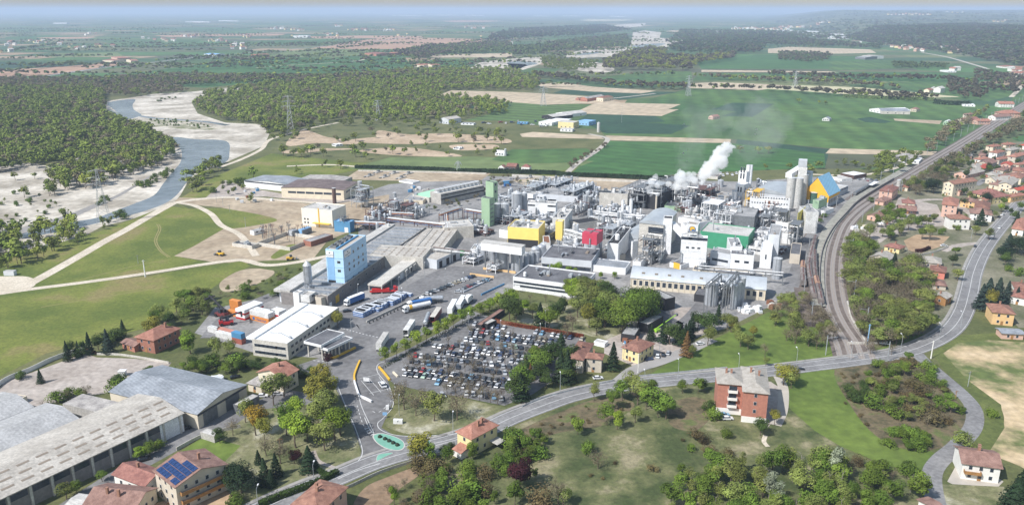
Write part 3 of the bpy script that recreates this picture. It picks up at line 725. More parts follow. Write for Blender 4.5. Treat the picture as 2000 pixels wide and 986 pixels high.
ribbon('siding_ballast', wpath([(1720,352),(1690,370),(1660,392)]),9, G_ballast, 5)
# kerbs and yellow barriers are things, see below

FOOT = [(1480,42),(1560,56),(1640,74),(1700,86),(1780,96),(1850,104),(1920,118),(1990,132),(2080,150),(2200,170)]
foot = [P(a, b) for a, b in FOOT]
def hill_z(x, y):
    # signed distance behind the foot line (towards the right and back)
    best = 1e9; sg = 0
    for a, b in zip(foot[:-1], foot[1:]):
        ax, ay, bx, by = a.x, a.y, b.x, b.y; dx, dy = bx-ax, by-ay; L2 = dx*dx+dy*dy
        t = max(0, min(1,((x-ax)*dx+(y-ay)*dy)/L2)); px, py = ax+t*dx, ay+t*dy; d = math.hypot(x-px, y-py)
        if d < best: best = d; sg = dx*(y-ay)-dy*(x-ax)
    d = best if sg > 0 else -best
    if d <= 0: return -3.0
    s = lambda v: v*v*(3-2*v)
    n = math.sin(x*.0021+1.3)*math.cos(y*.0017)*.5 + math.sin(x*.0057+y*.004)*.3 + math.sin(x*.013-y*.009)*.15
    e_ = s(max(0, min(1,(x/y - .29)/.12))); z = 42 * s(min(1, d/450)) + 22*s(min(1, d/2500))
    z += 12 * n * min(1, d/500)
    z += 72 * s(min(1, max(0,(y - 6500)/6000))) * (1 + .35*math.sin(x*.0009+2)*math.cos(y*.0003) + .12*math.sin(x*.004)) * min(1, d/1500)
    return max(-3, min(z*e_ - 3*(1-e_),205))
nr, nc = 90,110; V = []
for i in range(nr):
    yy = 1300 * (16.0 ** (i/(nr-1)))
    for j in range(nc):
        x = yy * (0.28 + 0.75 * j/(nc-1)); V.append((x, yy, hill_z(x, yy)))
V = np.array(V); idx = np.arange(nr*nc).reshape(nr, nc)
Fq = np.stack([idx[:-1,:-1], idx[:-1,1:], idx[1:,1:], idx[1:,:-1]],-1).reshape(-1,4)
zz = V[:, 2][Fq].max(1); Fq = Fq[zz > -2.9]
o = nobj('hills', np_mesh('hills', V, Fq, mat('hill_cover', (.05,.075,.035),.95,.3,.0045, rgb2=(.09,.115,.05), rgb3=(.20,.19,.11)))); o['kind'] = 'structure'
o.data.shade_smooth()
def leafmat(name, c, var=.30, objr=.25, hue=.011):
    m = mat(name, c, .75, var + .12,.16, objrand=objr, hue=hue, spec=.15, detail=8); return m
L_green = leafmat('leaves_green', (.095,.145,.020)); L_lime = leafmat('leaves_lime', (.165,.235,.025))
L_dark = leafmat('leaves_dark_green', (.050,.080,.018)); L_con = leafmat('conifer_needles', (0.020,0.038,0.016), objr=.2)
L_olive = leafmat('leaves_olive', (.155,.182,.044)); L_bud = leafmat('buds_brownish', (.165,.14,.085),.2,.2)
L_pop = leafmat('leaves_poplar', (.165,.205,.036),.3,.3,.02); L_yel = leafmat('leaves_yellow_green', (.195,.185,.030)); L_och = leafmat('leaves_ochre', (.25,.165,.02))
L_pur = leafmat('leaves_purple', (0.033,0.008,0.010), objr=.1); L_brown = leafmat('leaves_dry_brown', (0.159,0.086,0.034))
L_sil = leafmat('leaves_silvery', (.24,.27,.18), objr=.12); L_blue = leafmat('needles_blue_green', (0.030,0.048,0.037), objr=.1)
L_scr = leafmat('bramble_leaves', (0.110,0.085,0.037), objr=.3); L_hedge = leafmat('hedge_leaves', (0.031,0.056,0.010), objr=.12)
L_red = leafmat('hedge_rust', (0.149,0.039,0.014)); L_far = leafmat('far_wood_leaves', (.085,.12,.038)); L_farb = leafmat('far_wood_twigs', (0.089,0.078,0.049))
M_bark = mat('bark', (.12,.09,.065),.9,.2,2); M_barklt = mat('pale_bark', (.26,.23,.19),.9,.2,2)

def leaves(shape, n, size, seed, clump=True, lobes=9):
    """unit-height crown of n small leaf quads.  shape: round, cone, column, broad, spread, bush, sparse"""
    r = np.random.default_rng(seed)
    def env(k):
        u = r.normal(size=(k, 3)); u /= np.linalg.norm(u, axis=1)[:, None]
        rad = r.random(k) ** .4
        return u * rad[:, None]
    if shape == 'cone':
        t = r.random(n) ** 1.35; a = r.random(n) * 2 * np.pi; lay = .75 + .25 * np.sin(t * 42 + 2 * np.sin(a * 3))
        R = (1 - t) * .27 * lay * (.55 + .45 * r.random(n) ** .4) + .01
        c = np.stack([np.cos(a) * R, np.sin(a) * R, .06 + .94 * t],1); nrm = np.stack([np.cos(a), np.sin(a),.55 + 0 * a],1)
    else:
        par = dict(round=(.36,.30,.66), broad=(.50,.32,.62), column=(.17,.44,.55), spread=(.55,.28,.60), bush=(.62,.45,.42), sparse=(.38,.34,.62), egg=(.31,.37,.60))[shape]
        lc = env(lobes) * np.array([par[0]*.68, par[0]*.68, par[1]*.75]) + np.array([0,0, par[2]])
        lr = par[0] * (.24 + .34 * r.random(lobes)) * (1.15 if shape != 'column' else 1.3)
        k = r.integers(0, lobes, n); d = r.normal(size=(n, 3)); d /= np.linalg.norm(d, axis=1)[:, None]
        rad = (.62 + .42 * r.random(n) ** .7) if clump else r.random(n) ** .5
        c = lc[k] + d * (lr[k] * rad)[:, None] * np.array([1,1,.85])
        nrm = d * .8 + np.array([0,0,.45]) + (c - np.array([0,0, par[2]])) * .5
        c[:, 2] = np.maximum(c[:, 2],.03)
    nrm = nrm + r.normal(size=(n, 3)) * .38; nrm /= np.linalg.norm(nrm, axis=1)[:, None]
    a = np.cross(nrm, r.normal(size=(n, 3))); a /= np.linalg.norm(a, axis=1)[:, None]; b = np.cross(nrm, a)
    s = size * (.6 + .8 * r.random(n)); a *= s[:, None]; b *= (s * (.6 + .4 * r.random(n)))[:, None]
    V = np.stack([c - a - b*.3, c - b, c + a + b*.2, c + b],1).reshape(-1,3)
    return V, np.arange(n * 4).reshape(n, 4)

def trunk(seed, h=.55, r=.022, limbs=6, twig=0, spread=.3, top=.9):
    rn = random.Random(seed); mb = MB(); p = Vector((0,0,0)); rr = r; n = 5; pts = [p]
    for i in range(n):
        q = Vector((p.x + rn.uniform(-.012,.012), p.y + rn.uniform(-.012,.012), p.z + h / n)); mb.tube(p, q, rr, rr * .84,6, cap=False); p = q; rr *= .84; pts.append(p)
    def br(p, d, L, r, lv):
        q = p + d * L; mb.tube(p, q, r, r * .5,4, cap=False)
        if lv > 0:
            for _ in range(3 if lv > 1 else twig or 2):
                e = (d + Vector((rn.uniform(-.8,.8), rn.uniform(-.8,.8), rn.uniform(-.1,.7)))).normalized()
                br(p + d * L * rn.uniform(.5,1), e, L * .62, r * .5, lv - 1)
    for i in range(limbs):
        a = i * 2.4 + rn.random(); b = pts[rn.randrange(2, n + 1)]
        br(b, Vector((math.cos(a) * .7, math.sin(a) * .7, rn.uniform(.45,1.1))).normalized(), spread * rn.uniform(.7,1.1), rr * .8,2 if twig else 1)
    return mb

KIND = {}  # kind -> (list of crown meshes, list of trunk meshes, words)
def kind(key, shape, m, n, size, words, var=3, tr=dict(), bark=None, lobes=10, spare=None):
    cs, ts = [],[]
    for i in range(var):
        V, Q = leaves(shape, n, size, hash(key) % 1000 * 0 + sum(map(ord, key)) + i * 13, lobes=lobes)
        cs.append(np_mesh('crown', V, Q, m)); ts.append(trunk(sum(map(ord, key)) + i, **tr).mesh('trunk', bark or M_bark))
    KIND[key] = (cs, ts, words)
kind('round', 'round', L_green, 3022,0.020, 'green round-crowned tree', 4)
kind('egg', 'egg', L_lime, 3022,0.019, 'fresh lime green tree', 3)
kind('limetree', 'egg', L_lime, 1627,0.020, 'light green young lime tree', 3, dict(h=.45, r=.018))
kind('broad', 'broad', L_green, 4417,0.018, 'broad spreading green tree', 3, lobes=14)
kind('dark', 'round', L_dark, 3022,0.020, 'dark green leafy tree', 3)
kind('olive', 'round', L_olive, 2092,0.019, 'olive brown budding tree', 4, dict(twig=3, limbs=8, spread=.26))
kind('bud', 'sparse', L_bud, 976,0.014, 'nearly leafless brown tree', 4, dict(twig=4, limbs=11, spread=.28, h=.6))
kind('bare', 'sparse', L_bud, 90,0.018, 'bare branched tree', 3, dict(twig=4, limbs=12, spread=.27, h=.6, r=.028))
kind('cone', 'cone', L_con, 3022,0.018, 'dark conifer', 3, dict(h=.8, limbs=0))
kind('cedar', 'broad', L_con, 4185,0.018, 'wide dark cedar', 2, lobes=14)
kind('spruce', 'cone', L_blue, 3022,0.018, 'blue green spruce', 2, dict(h=.8, limbs=0))
kind('yellow', 'round', L_yel, 2557,0.019, 'yellow green tree', 3)
kind('ochre', 'round', L_och, 3022,0.019, 'ochre tree', 2)
kind('purple', 'round', L_pur, 3720,0.019, 'deep purple leaved tree', 1)
kind('brownconifer', 'cone', L_brown, 2092,0.020, 'dried brown conifer', 1, dict(h=.8, limbs=0))
kind('poplar', 'column', L_olive, 1627,0.014, 'slim pale green poplar', 4, dict(h=.8, r=.012, limbs=5, spread=.12), M_barklt, lobes=16)
kind('silver', 'column', L_sil, 1860,0.014, 'silvery white-leaved slim tree', 2, dict(h=.8, r=.012, limbs=3, spread=.1), M_barklt, lobes=16)
kind('sapling', 'egg', L_green, 1627,0.024, 'dense green sapling', 4, dict(h=.5, r=.012, limbs=3))
kind('bush', 'bush', L_green, 1162,0.040, 'rounded green bush', 3, dict(h=.3, r=.03, limbs=3))
kind('darkbush', 'bush', L_dark, 1627,0.034, 'dark green bush', 3, dict(h=.3, r=.03, limbs=3))
kind('bramble', 'bush', L_scr, 976,0.037, 'low brown bramble bush', 3, dict(h=.3, r=.02, limbs=3))
kind('wood', 'round', L_pop, 210,0.060, 'green riverside wood tree', 5, dict(limbs=3), lobes=8)
kind('woodolive', 'egg', L_olive, 190,0.056, 'olive riverside wood tree', 4, dict(limbs=3), lobes=8)
kind('woodbud', 'round', L_bud, 190,0.050, 'brown leafless wood tree', 4, dict(limbs=5), lobes=8)
kind('woodcol', 'column', L_pop, 190,0.050, 'tall narrow riverside wood tree', 3, dict(limbs=2), lobes=9)

def joined(k):
    """crown and trunk in one mesh, for trees too far off to show parts"""
    if k + '#' in KIND: return KIND[k + '#']
    out = []
    for c, t in zip(KIND[k][0], KIND[k][1]):
        bm = bmesh.new(); bm.from_mesh(c); n = len(bm.faces); bm.from_mesh(t); bm.faces.ensure_lookup_table()
        for f in bm.faces[n:]: f.material_index = 1
        me = bpy.data.meshes.new('tree'); bm.to_mesh(me); bm.free(); me.materials.append(c.materials[0]); me.materials.append(t.materials[0]); out.append(me)
    KIND[k + '#'] = out; return out

CATS = dict(bush='bush', darkbush='bush', bramble='bramble bush', cone='conifer', spruce='conifer', brownconifer='conifer', cedar='cedar', poplar='poplar', silver='poplar',
  sapling='sapling', bud='bare tree', bare='bare tree', limetree='lime tree', olive='budding tree', yellow='budding tree', ochre='budding tree', wood='riverside tree', woodolive='riverside tree', woodbud='riverside tree', woodcol='riverside tree')
def catof(k): return CATS.get(k, 'leafy tree')
FARL = []
def tree(x, y, h, k, where=None, group=None, parts=True, wide=1.0, label=None, auto=False, z=0):
    w = label or (KIND[k][2] + ' ' + where)
    name = catof(k).replace(' ', '_')
    if not parts and not auto: FARL.append((x, y, h, k, wide, w, group)); return
    rz = random.uniform(0,6.28); s = (h * wide, h * wide, h)
    if not parts:
        o = nobj(name, random.choice(joined(k)), None, (x, y, z), rz); o.scale = s
        return tag(o, w, catof(k), group, auto=auto)
    r = thing(name, w, catof(k),(x, y, z), rz, group, auto=auto); r.scale = s
    i = random.randrange(len(KIND[k][0]))
    b = 'bush' in catof(k)
    nobj('foliage' if b else 'crown', KIND[k][0][i], r); nobj('stem' if b else 'trunk', KIND[k][1][i], r)
    return r
def tp(px, py, h, k, where, group=None, wide=1.0, label=None, auto=True, parts=True):
    if k not in ('bare', 'limetree') and py > 560: h *= 1.06; wide *= 1.02
    g = P(px, py); return tree(g.x, g.y, h, k, where, group, parts, wide, label, auto)

def inside(p, poly):
    c = False; n = len(poly); x, y = p; j = n - 1
    for i in range(n):
        xi, yi = poly[i]; xj, yj = poly[j]
        if (yi > y) != (yj > y) and x < (xj - xi) * (y - yi) / (yj - yi) + xi: c = not c
        j = i
    return c
def scatter_pts(pts, gap, jit=.8, keep=1.0, seed=1):
    rn = random.Random(seed); w = [(P(a, b).x, P(a, b).y) for a, b in pts]
    x0, x1 = min(p[0] for p in w), max(p[0] for p in w); y0, y1 = min(p[1] for p in w), max(p[1] for p in w)
    out = []; y = y0
    while y < y1:
        x = x0
        while x < x1:
            q = (x + rn.uniform(-jit, jit) * gap, y + rn.uniform(-jit, jit) * gap)
            if rn.random() < keep and inside(q, w): out.append(q)
            x += gap
        y += gap
    return out
def scatter(pts, gap, kinds, h, where, group, keep=1.0, seed=1, parts=True, wide=1.0, avoid=None):
    """kinds: {kind: weight}"""
    rn = random.Random(seed + 5); ks = list(kinds); ws = [kinds[k] for k in ks]
    for x, y in scatter_pts(pts, gap, .7, keep, seed):
        if avoid and any(inside((x, y), a) for a in avoid): continue
        k = rn.choices(ks, ws)[0]; sx, sy = proj((x, y, 0)); f_ = 1.0 if sy < 600 else 1.0 if sy < 800 else 1.1
        tree(x, y, rn.uniform(*h) * f_, k, where, group, parts, wide * rn.uniform(.85,1.15))

def mass(name, pts_list, kinds, h, label, cat, seed=3, hz=None, wide=1.0, far=False):
    """woodland nobody could count: one mesh out of many leafy crowns (numpy)"""
    rn = random.Random(seed); VV, QQ, MI = [],[],[]; off = 0; ks = list(kinds); ws = [kinds[k] for k in ks]; mats = [KIND[k][0][0].materials[0] for k in ks]
    cache = {}
    for it in pts_list:
        x, y = it[0], it[1]
        k = it[3] if len(it) > 2 else rn.choices(ks, ws)[0]; i = rn.randrange(len(KIND[k][0]))
        if (k, i) not in cache:
            me = KIND[k][0][i]; a = np.empty(len(me.vertices) * 3, np.float32); me.vertices.foreach_get('co', a); cache[(k, i)] = a.reshape(-1,3)
        V = cache[(k, i)]; hh = it[2] if len(it) > 2 else rn.uniform(*h); t = rn.uniform(0,6.28); c, s = math.cos(t), math.sin(t); w = hh * wide * rn.uniform(.85,1.2)
        z = hz(x, y) if hz else 0
        Z = np.stack([(V[:, 0]*c - V[:, 1]*s) * w + x, (V[:, 0]*s + V[:, 1]*c) * w + y, V[:, 2]*hh + z],1)
        VV.append(Z); QQ.append(np.arange(len(V)).reshape(-1,4) + off); MI.append(np.full(len(V)//4, ks.index(k))); off += len(V)
    if not VV: return
    o = nobj(name, np_mesh(name, np.concatenate(VV), np.concatenate(QQ), mats, np.concatenate(MI)))
    return tag(o, label, cat, kind='stuff', auto=False)
kind('far', 'round', L_far, 46,0.130, 'x', 5, lobes=6); kind('farb', 'round', L_farb, 46,0.120, 'x', 4, lobes=6); kind('farsp', 'egg', L_pop, 46,0.120, 'x', 3, lobes=6)

# riverside wood on the left: the nearest trees one by one, the rest as one wood
def split(pts, n):
    pts = sorted(pts, key=lambda p: p[0]**2 + p[1]**2); return pts[:n], pts[n:]
WL = [(-60,170),(60,178),(200,182),(208,205),(205,232),(240,240),(300,262),(346,288),(346,300),(325,322),(260,342),(215,362),(150,372),(90,386),(100,352),(140,335),(120,322),(60,330),(-60,345)]
a, b = split(scatter_pts(WL, 7.5,.55,.9,4),120)
rn = random.Random(3)
for x, y in a: tree(x, y, rn.uniform(10,15), rn.choices(['wood','woodolive','woodbud','woodcol'],[7,3,1,1])[0], 'on the left bank of the river', 'riverside wood trees', False, rn.uniform(.95,1.25))
mass('riverside_wood', b, {'wood': 6, 'woodolive': 4, 'woodbud': 2}, (7,16), 'dense green wood on the left bank beyond the river bend', 'wood', 5, wide=1.1)
WM = [(372,208),(400,186),(470,174),(560,165),(640,155),(800,140),(860,138),(1000,138),(1055,160),(1050,178),(900,176),(860,180),(850,188),(900,192),(1000,205),(992,222),(900,236),(880,232),(780,240),(700,232),(640,238),(600,254),(540,268),(522,262),(500,246),(440,238),(395,222)]
a, b = split(scatter_pts(WM, 8.5,.7,.72,6),60)
for x, y in a: tree(x, y, rn.uniform(9,14), rn.choices(['wood','woodolive','woodbud','woodcol'],[6,3,1.5,2])[0], 'in the wood right of the river bend', 'trees in the wood right of the river bend', False, rn.uniform(.85,1.2))
mass('floodplain_wood', b, {'wood': 6, 'woodolive': 4, 'woodbud': 2, 'woodcol': 2}, (6,15), 'green mixed wood stretching back from the river bend', 'wood', 7, wide=1.1)
mass('brown_wood_belt', scatter_pts([(-60,160),(60,156),(200,158),(330,150),(480,150),(640,152),(800,140),(800,146),(640,158),(480,162),(330,172),(370,182),(280,190),(210,190),(60,182),(-60,178)],11,.5,.9,8), {'woodbud': 5, 'woodolive': 1.5, 'wood': 1}, (9,13), 'brown leafless belt of trees behind the left riverside wood', 'wood', 9, wide=1.2)
# woods by the upper river
for i, (poly, g_, ks, nm) in enumerate([
  ([(1000,100),(1100,82),(1225,70),(1232,92),(1190,96),(1110,100),(1040,108),(1000,112)],19, {'far':4,'farb':1}, 'blue green wood left of the gravelly upper river'),
  ([(940,90),(1000,78),(1120,72),(1235,60),(1180,50),(1000,58),(960,70)],34, {'far':3,'farb':2}, 'far dark wood along the upper valley'),
  ([(1055,114),(1110,118),(1170,122),(1165,136),(1110,142),(1060,134)],14, {'wood':3,'farsp':1}, 'green island of trees amid river gravel'),
  ([(1175,124),(1220,108),(1270,96),(1300,98),(1300,112),(1350,115),(1440,108),(1430,118),(1360,128),(1350,140),(1250,138),(1180,140)],15, {'wood':2,'farb':3}, 'grey green wood right of the upper river'),
  ([(1305,95),(1350,78),(1500,70),(1600,82),(1720,92),(1720,98),(1640,94),(1500,90),(1480,106),(1380,108),(1320,104)],22, {'far':4,'farb':3}, 'long dark wood in front of the far village'),
  ([(1300,88),(1330,60),(1440,62),(1560,64),(1700,80),(1640,80),(1500,72),(1400,78)],30, {'far':3,'farb':2}, 'far wood before the town'),
  ([(1040,146),(1100,152),(1200,166),(1340,172),(1340,178),(1200,172),(1100,158),(1045,152)],9, {'farb':4,'farsp':1}, 'brown hedgerow below the pale curved field'),
  ([(1345,176),(1480,178),(1640,190),(1780,198),(1830,196),(1830,192),(1680,186),(1500,176),(1400,173)],10, {'farb':4,'farsp':1}, 'brown hedge below the pale yellow field'),
  ([(1500,150),(1660,158),(1830,160),(1990,190),(1990,182),(1850,155),(1660,152),(1500,146)],11, {'farb':4,'farsp':1}, 'long brown hedgerow crossing the right fields'),
  ([(1350,152),(1420,158),(1640,168),(1760,178),(1760,174),(1640,162),(1420,154)],10, {'farb':3,'farsp':2}, 'brown hedgerow between green fields'),
  ([(1520,105),(1560,104),(1625,108),(1620,120),(1580,124),(1520,120)],13, {'farb':2,'far':1}, 'small mixed copse in the green fields'),
  ([(1740,125),(1850,130),(1848,136),(1745,134)],11, {'far':3}, 'dark green hedge belt in the fields'),
  ([(1850,165),(1900,172),(1930,185),(1915,198),(1880,196),(1850,185)],12, {'farb':4}, 'grey brown copse near the right farm'),
  ([(1900,140),(1960,148),(2080,172),(2080,190),(1980,176),(1900,160)],13, {'farb':4,'far':1}, 'brown wood at the foot of the hills'),
  ([(1800,352),(1850,322),(1900,292),(1950,260),(2000,229),(2060,195),(2060,245),(2000,262),(1900,306),(1850,340)],9, {'woodbud':5,'woodolive':1}, 'brown leafless wood right of the railway'),
  ([(1795,300),(1830,270),(1880,240),(1930,215),(1925,222),(1880,252),(1840,285),(1810,310)],8, {'woodbud':4,'woodolive':1}, 'brown shrubs left of the railway'),
  ([(1060,92),(1000,94),(880,98),(860,104),(900,108),(1010,104)],16, {'far':4}, 'dark wood behind the tan field'),
  ([(770,105),(840,92),(1000,86),(1000,96),(860,110),(810,122),(790,112)],16, {'far':3,'farb':3}, 'wood beside the far brick farm')]):
    mass('distant_wood', scatter_pts(poly, g_, .7,.72,20 + i), ks, (9,14) if g_ < 15 else (12,20), nm, 'wood', 30 + i, wide=1.15 + max(0, g_-14)*.025)
# plain far away: hedgerows
rn = random.Random(11); pts = []
for i in range(300):
    y0 = 1500 * (9.0 ** rn.random()); x0 = rn.uniform(-.68,.68) * y0
    if -200 < x0 < 1100 and y0 < 2600: continue
    sx, sy = proj((x0, y0,0))
    if y0 > 2000 and sx > 1480 and sy > 40: continue
    L = rn.uniform(120,700); a = rn.gauss(.08,.18) if rn.random() < .8 else rn.gauss(1.2,.3); n = int(L / (9 + y0 * .0022))
    for k in range(n):
        t = k / n * L; pts.append((x0 + math.cos(a)*t + rn.uniform(-4,4), y0 + math.sin(a)*t + rn.uniform(-6,6)))
mass('distant_hedgerow', pts, {'far': 4, 'farb': 2, 'farsp': 1}, (7,15), 'dark hedgerows and tree lines across the hazy plain', 'hedgerow', 12, wide=1.6)
pts = []
for i in range(5200):
    y0 = 1500 * (8.0 ** rn.random()); x0 = y0 * rn.uniform(.3,.8); z = hill_z(x0, y0)
    if z > -1 and math.sin(x0*.0031)*math.sin(y0*.0023) + rn.uniform(-.6,.6) > -.45 - (y0 < 4200) * 2: pts.append((x0, y0))
mass('hillside_wood', pts, {'far': 4, 'farb': 3}, (10,17), 'grey green woods covering the hills at right', 'wood', 13, hz=lambda x, y: hill_z(x, y) - 1, wide=2.0)
# nearer slope, denser
pts = [p for p in scatter_pts([(1640,76),(1700,88),(1780,98),(1850,106),(1920,120),(1990,134),(2080,152),(2200,150),(2200,90),(1900,60),(1700,66)],24,.6,.9,50)]
mass('escarpment_wood', [p for p in pts if hill_z(*p) > -1], {'far': 3, 'farb': 3}, (11,17), 'dark wood on the slope above the right farms', 'wood', 14, hz=lambda x, y: hill_z(x, y) - 1, wide=1.5)

# scattered trees on the gravel and the dirt tracks
scatter([(-20,385),(60,372),(110,395),(170,420),(100,440),(-20,430)],13, {'bush': 3, 'olive': 1}, (2,5), 'on the pale river gravel', 'bushes on the river gravel', .9,31)
for px, py, h in [(48,386,10),(30,352,8),(68,350,7),(160,396,0)]:
    if h: tp(px, py, h, 'wood', None, label='solitary green tree on the gravel before the riverside wood', parts=False, wide=1.2)
scatter([(255,368),(300,345),(345,330),(340,340),(300,360),(262,378)],6, {'bush': 2, 'woodcol': 1}, (3,7), 'along the strip between the river arms', 'bushes between the river arms', .8,32)
scatter([(265,238),(330,233),(420,246),(400,252),(310,248)],11, {'bush': 2}, (1.5,4), 'on the scrubby gravel bar', 'bushes on the scrubby gravel bar', .8,29)
scatter([(300,196),(345,188),(350,192),(310,202)],12, {'bush': 2}, (2,5), 'on the upper gravel bar', 'bushes on the upper gravel bar', .8,28)
scatter([(185,395),(215,385),(222,392),(195,405)],7, {'bush': 2}, (3,5), 'on the small gravel island', 'bushes on the gravel island', 1,33)
scatter([(-40,455),(40,448),(40,470),(150,430),(158,465),(90,500),(70,520),(0,535),(-40,540)],9, {'wood': 5, 'woodolive': 2}, (8,13), 'at the left edge below the river', 'trees below the river at the left edge', .95,34, False, 1.2)
scatter([(150,450),(200,440),(250,415),(245,432),(190,462),(150,480)],9, {'woodolive': 2, 'bush': 1}, (5,9), 'on the near river bank', 'trees on the near river bank', .9,35)
scatter([(345,365),(380,335),(430,315),(438,328),(410,350),(400,375),(350,385)],9, {'wood': 4, 'woodolive': 1}, (6,11), 'on the right bank before the pale hall', 'trees on the right bank before the pale hall', .8,36, False, 1.2)
scatter([(410,380),(440,345),(475,355),(470,385)],12, {'woodolive': 2, 'bush': 1}, (5,9), 'left of the pale grey hall', 'trees left of the pale grey hall', .8,37, False, 1.1)
scatter([(540,300),(700,262),(830,250),(990,262),(1000,290),(960,308),(820,306),(700,308),(560,318)],20, {'wood': 5, 'woodolive': 3, 'woodbud': 1}, (6,12), 'among the dirt bike tracks', 'trees among the dirt bike tracks', .55,38, False, 1.15)
scatter([(520,262),(620,236),(760,240),(900,238),(890,246),(760,250),(640,250),(540,290)],14, {'wood': 5, 'woodolive': 3}, (7,12), 'between the wood and the dirt tracks', 'trees between wood and dirt tracks', .6,39, False, 1.15)
scatter([(430,345),(560,330),(700,322),(690,335),(560,345),(480,352)],18, {'wood': 3, 'woodbud': 1, 'bush': 1}, (4,9), 'behind the old halls', 'trees behind the old halls', .6,40, False, 1.1)
for px, py, h, k in [(554,305,13,'wood'),(574,308,10,'wood'),(607,302,12,'wood'),(495,350,12,'wood'),(665,330,9,'wood'),(715,312,9,'wood'),(490,396,9,'woodolive'),(885,250,13,'wood'),(895,278,12,'wood'),(925,276,11,'wood'),(970,270,9,'wood')]:
    tp(px, py, h, k, 'standing apart', label=KIND[k][2] + ' standing apart in the rough ground behind the halls', parts=False, wide=1.2)
for px, py, h in [(1155,130,0),(1333,138,16),(1356,205,0),(1415,298,9),(1445,298,8),(1480,300,8),(1500,300,9),(1560,202,9),(1612,205,7),(1600,203,6)]:
    if h: tp(px, py, h, 'wood', None, label='lone round tree in the open green fields', parts=False, wide=1.5, group='lone trees in the green fields')
scatter([(1490,328),(1560,325),(1700,320),(1715,345),(1640,340),(1560,345),(1500,345)],13, {'wood': 3, 'woodolive': 3}, (5,9), 'behind the grain silos', 'trees behind the grain silos', .55,41, False, 1.1)
scatter([(1690,318),(1760,302),(1800,305),(1790,325),(1740,345),(1700,350)],9, {'wood': 5, 'woodolive': 2}, (6,10), 'left of the railway near the white barns', 'trees left of the railway near the white barns', .8,42, False, 1.15)
scatter([(1105,325),(1150,300),(1188,282),(1185,290),(1150,312),(1118,335)],7, {'woodbud': 4}, (4,6), 'in the hedge beside the farm road', 'hedge trees by the farm road', .8,43, False, 1.2)
scatter([(905,362),(985,345),(1060,352),(1050,362),(975,372),(945,385),(920,400),(860,410),(800,425),(770,425),(860,400)],8, {'woodbud': 4, 'woodolive': 2}, (3,6), 'behind the pale green tower', 'scrub trees behind the pale green tower', .85,44, False, 1.4)
# works edge
scatter([(640,520),(700,495),(760,474),(840,445),(872,450),(800,478),(760,482),(640,540),(560,575),(480,590),(390,600),(350,610),(400,580),(480,560),(560,530)],6.5, {'olive': 3, 'bush': 3, 'bud': 1}, (2.5,6), 'along the green strip beside the long warehouse', 'bushes beside the long warehouse', .7,45, False, 1.3)
scatter([(270,650),(310,625),(350,600),(400,575),(430,585),(420,610),(360,640),(300,655)],7, {'olive': 3, 'dark': 1, 'round': 1}, (6,10), 'at the edge of the big meadow', 'trees at the edge of the big meadow', .9,46, False, 1.2)
scatter([(40,745),(90,700),(160,676),(230,650),(250,640),(255,660),(190,690),(90,715),(0,755)],6.5, {'cone': 2, 'dark': 2, 'darkbush': 2}, (4,8), 'behind the white fence of the gravel lot', 'dark trees behind the white fence', .85,47, True, 1.1)
for px, py, h, k, w in [(212,690,11,'spruce',1),(80,748,6,'cone',1.1),(133,705,9,'cone',.9),(176,692,10,'cone',.9),(298,660,11,'yellow',1.1),(330,665,8,'round',1.1),(372,690,11,'egg',1.2),(425,700,10,'olive',1.0),(450,700,9,'olive',1),(395,615,10,'olive',1.2)]:
    tp(px, py, h, k, None, wide=w, label=KIND[k][2] + ' near the square brick house')
scatter([(215,770),(300,735),(370,715),(470,715),(480,730),(400,735),(320,748),(250,765)],4.2, {'round': 3, 'bush': 1, 'dark': 2}, (4,8), 'in the tree belt behind the grey roofed hall', 'trees behind the grey roofed hall', .9,48, True, 1.2)
scatter([(60,792),(130,775),(205,768),(200,780),(130,790),(70,800)],4.2, {'bud': 3, 'bush': 3, 'bare': 2}, (3,6), 'between gravel lot and warehouses', 'trees between gravel lot and warehouses', .8,49, True, 1.1)
scatter([(460,705),(520,700),(600,725),(650,745),(655,758),(600,745),(540,725),(470,722)],4.5, {'dark': 3, 'darkbush': 2}, (3,4.5), 'in the dark hedge behind the red roofed house', 'hedge trees behind the red roofed house', 1,60, True, 1.3)
# lime row between lorry yard and car park
for px, py in [(752,708),(774,698),(793,689),(814,678),(834,668),(853,659),(870,650),(886,641),(903,633),(920,625),(938,617),(956,609),(974,601),(992,594)]:
    tp(px, py, random.uniform(8,9.6), 'limetree', 'between lorry yard and car park', 'lime trees between lorry yard and car park', random.uniform(1.0,1.25))
# corner wood by the junction
for px, py, h, k, w in [(500,850,11,'ochre',1.1),(518,868,10,'yellow',.9),(535,792,13,'olive',1),(555,775,11,'olive',1.1),(560,850,12,'round',.9),(578,874,14,'egg',1.1),(578,825,11,'egg',.9),(600,862,10,'round',1),(618,800,14,'yellow',1.1),(640,790,13,'yellow',1.1),(622,845,14,'olive',1.1),(655,860,13,'egg',1.1),(635,880,12,'olive',1.1),(665,850,11,'round',1.1),(632,760,11,'yellow',1.1),(645,815,12,'olive',1.2),(480,825,10,'olive',1),(455,850,7,'bud',1),(548,905,9,'bud',1.2),(520,890,8,'bud',1.1),(540,930,8,'cone',1.2),(518,945,9,'cone',1.2),(472,962,10,'cedar',1.3),(455,955,8,'dark',1.3),(604,920,9,'cone',1.4),(575,905,5,'purple',1.3),(530,950,6,'cone',1.3),(505,905,5,'cone',1.2),(430,865,6,'dark',1.1),(640,715,6,'purple',1)]:
    tp(px, py, h, k, None, wide=w, label=KIND[k][2] + ' in the corner garden left of the junction')
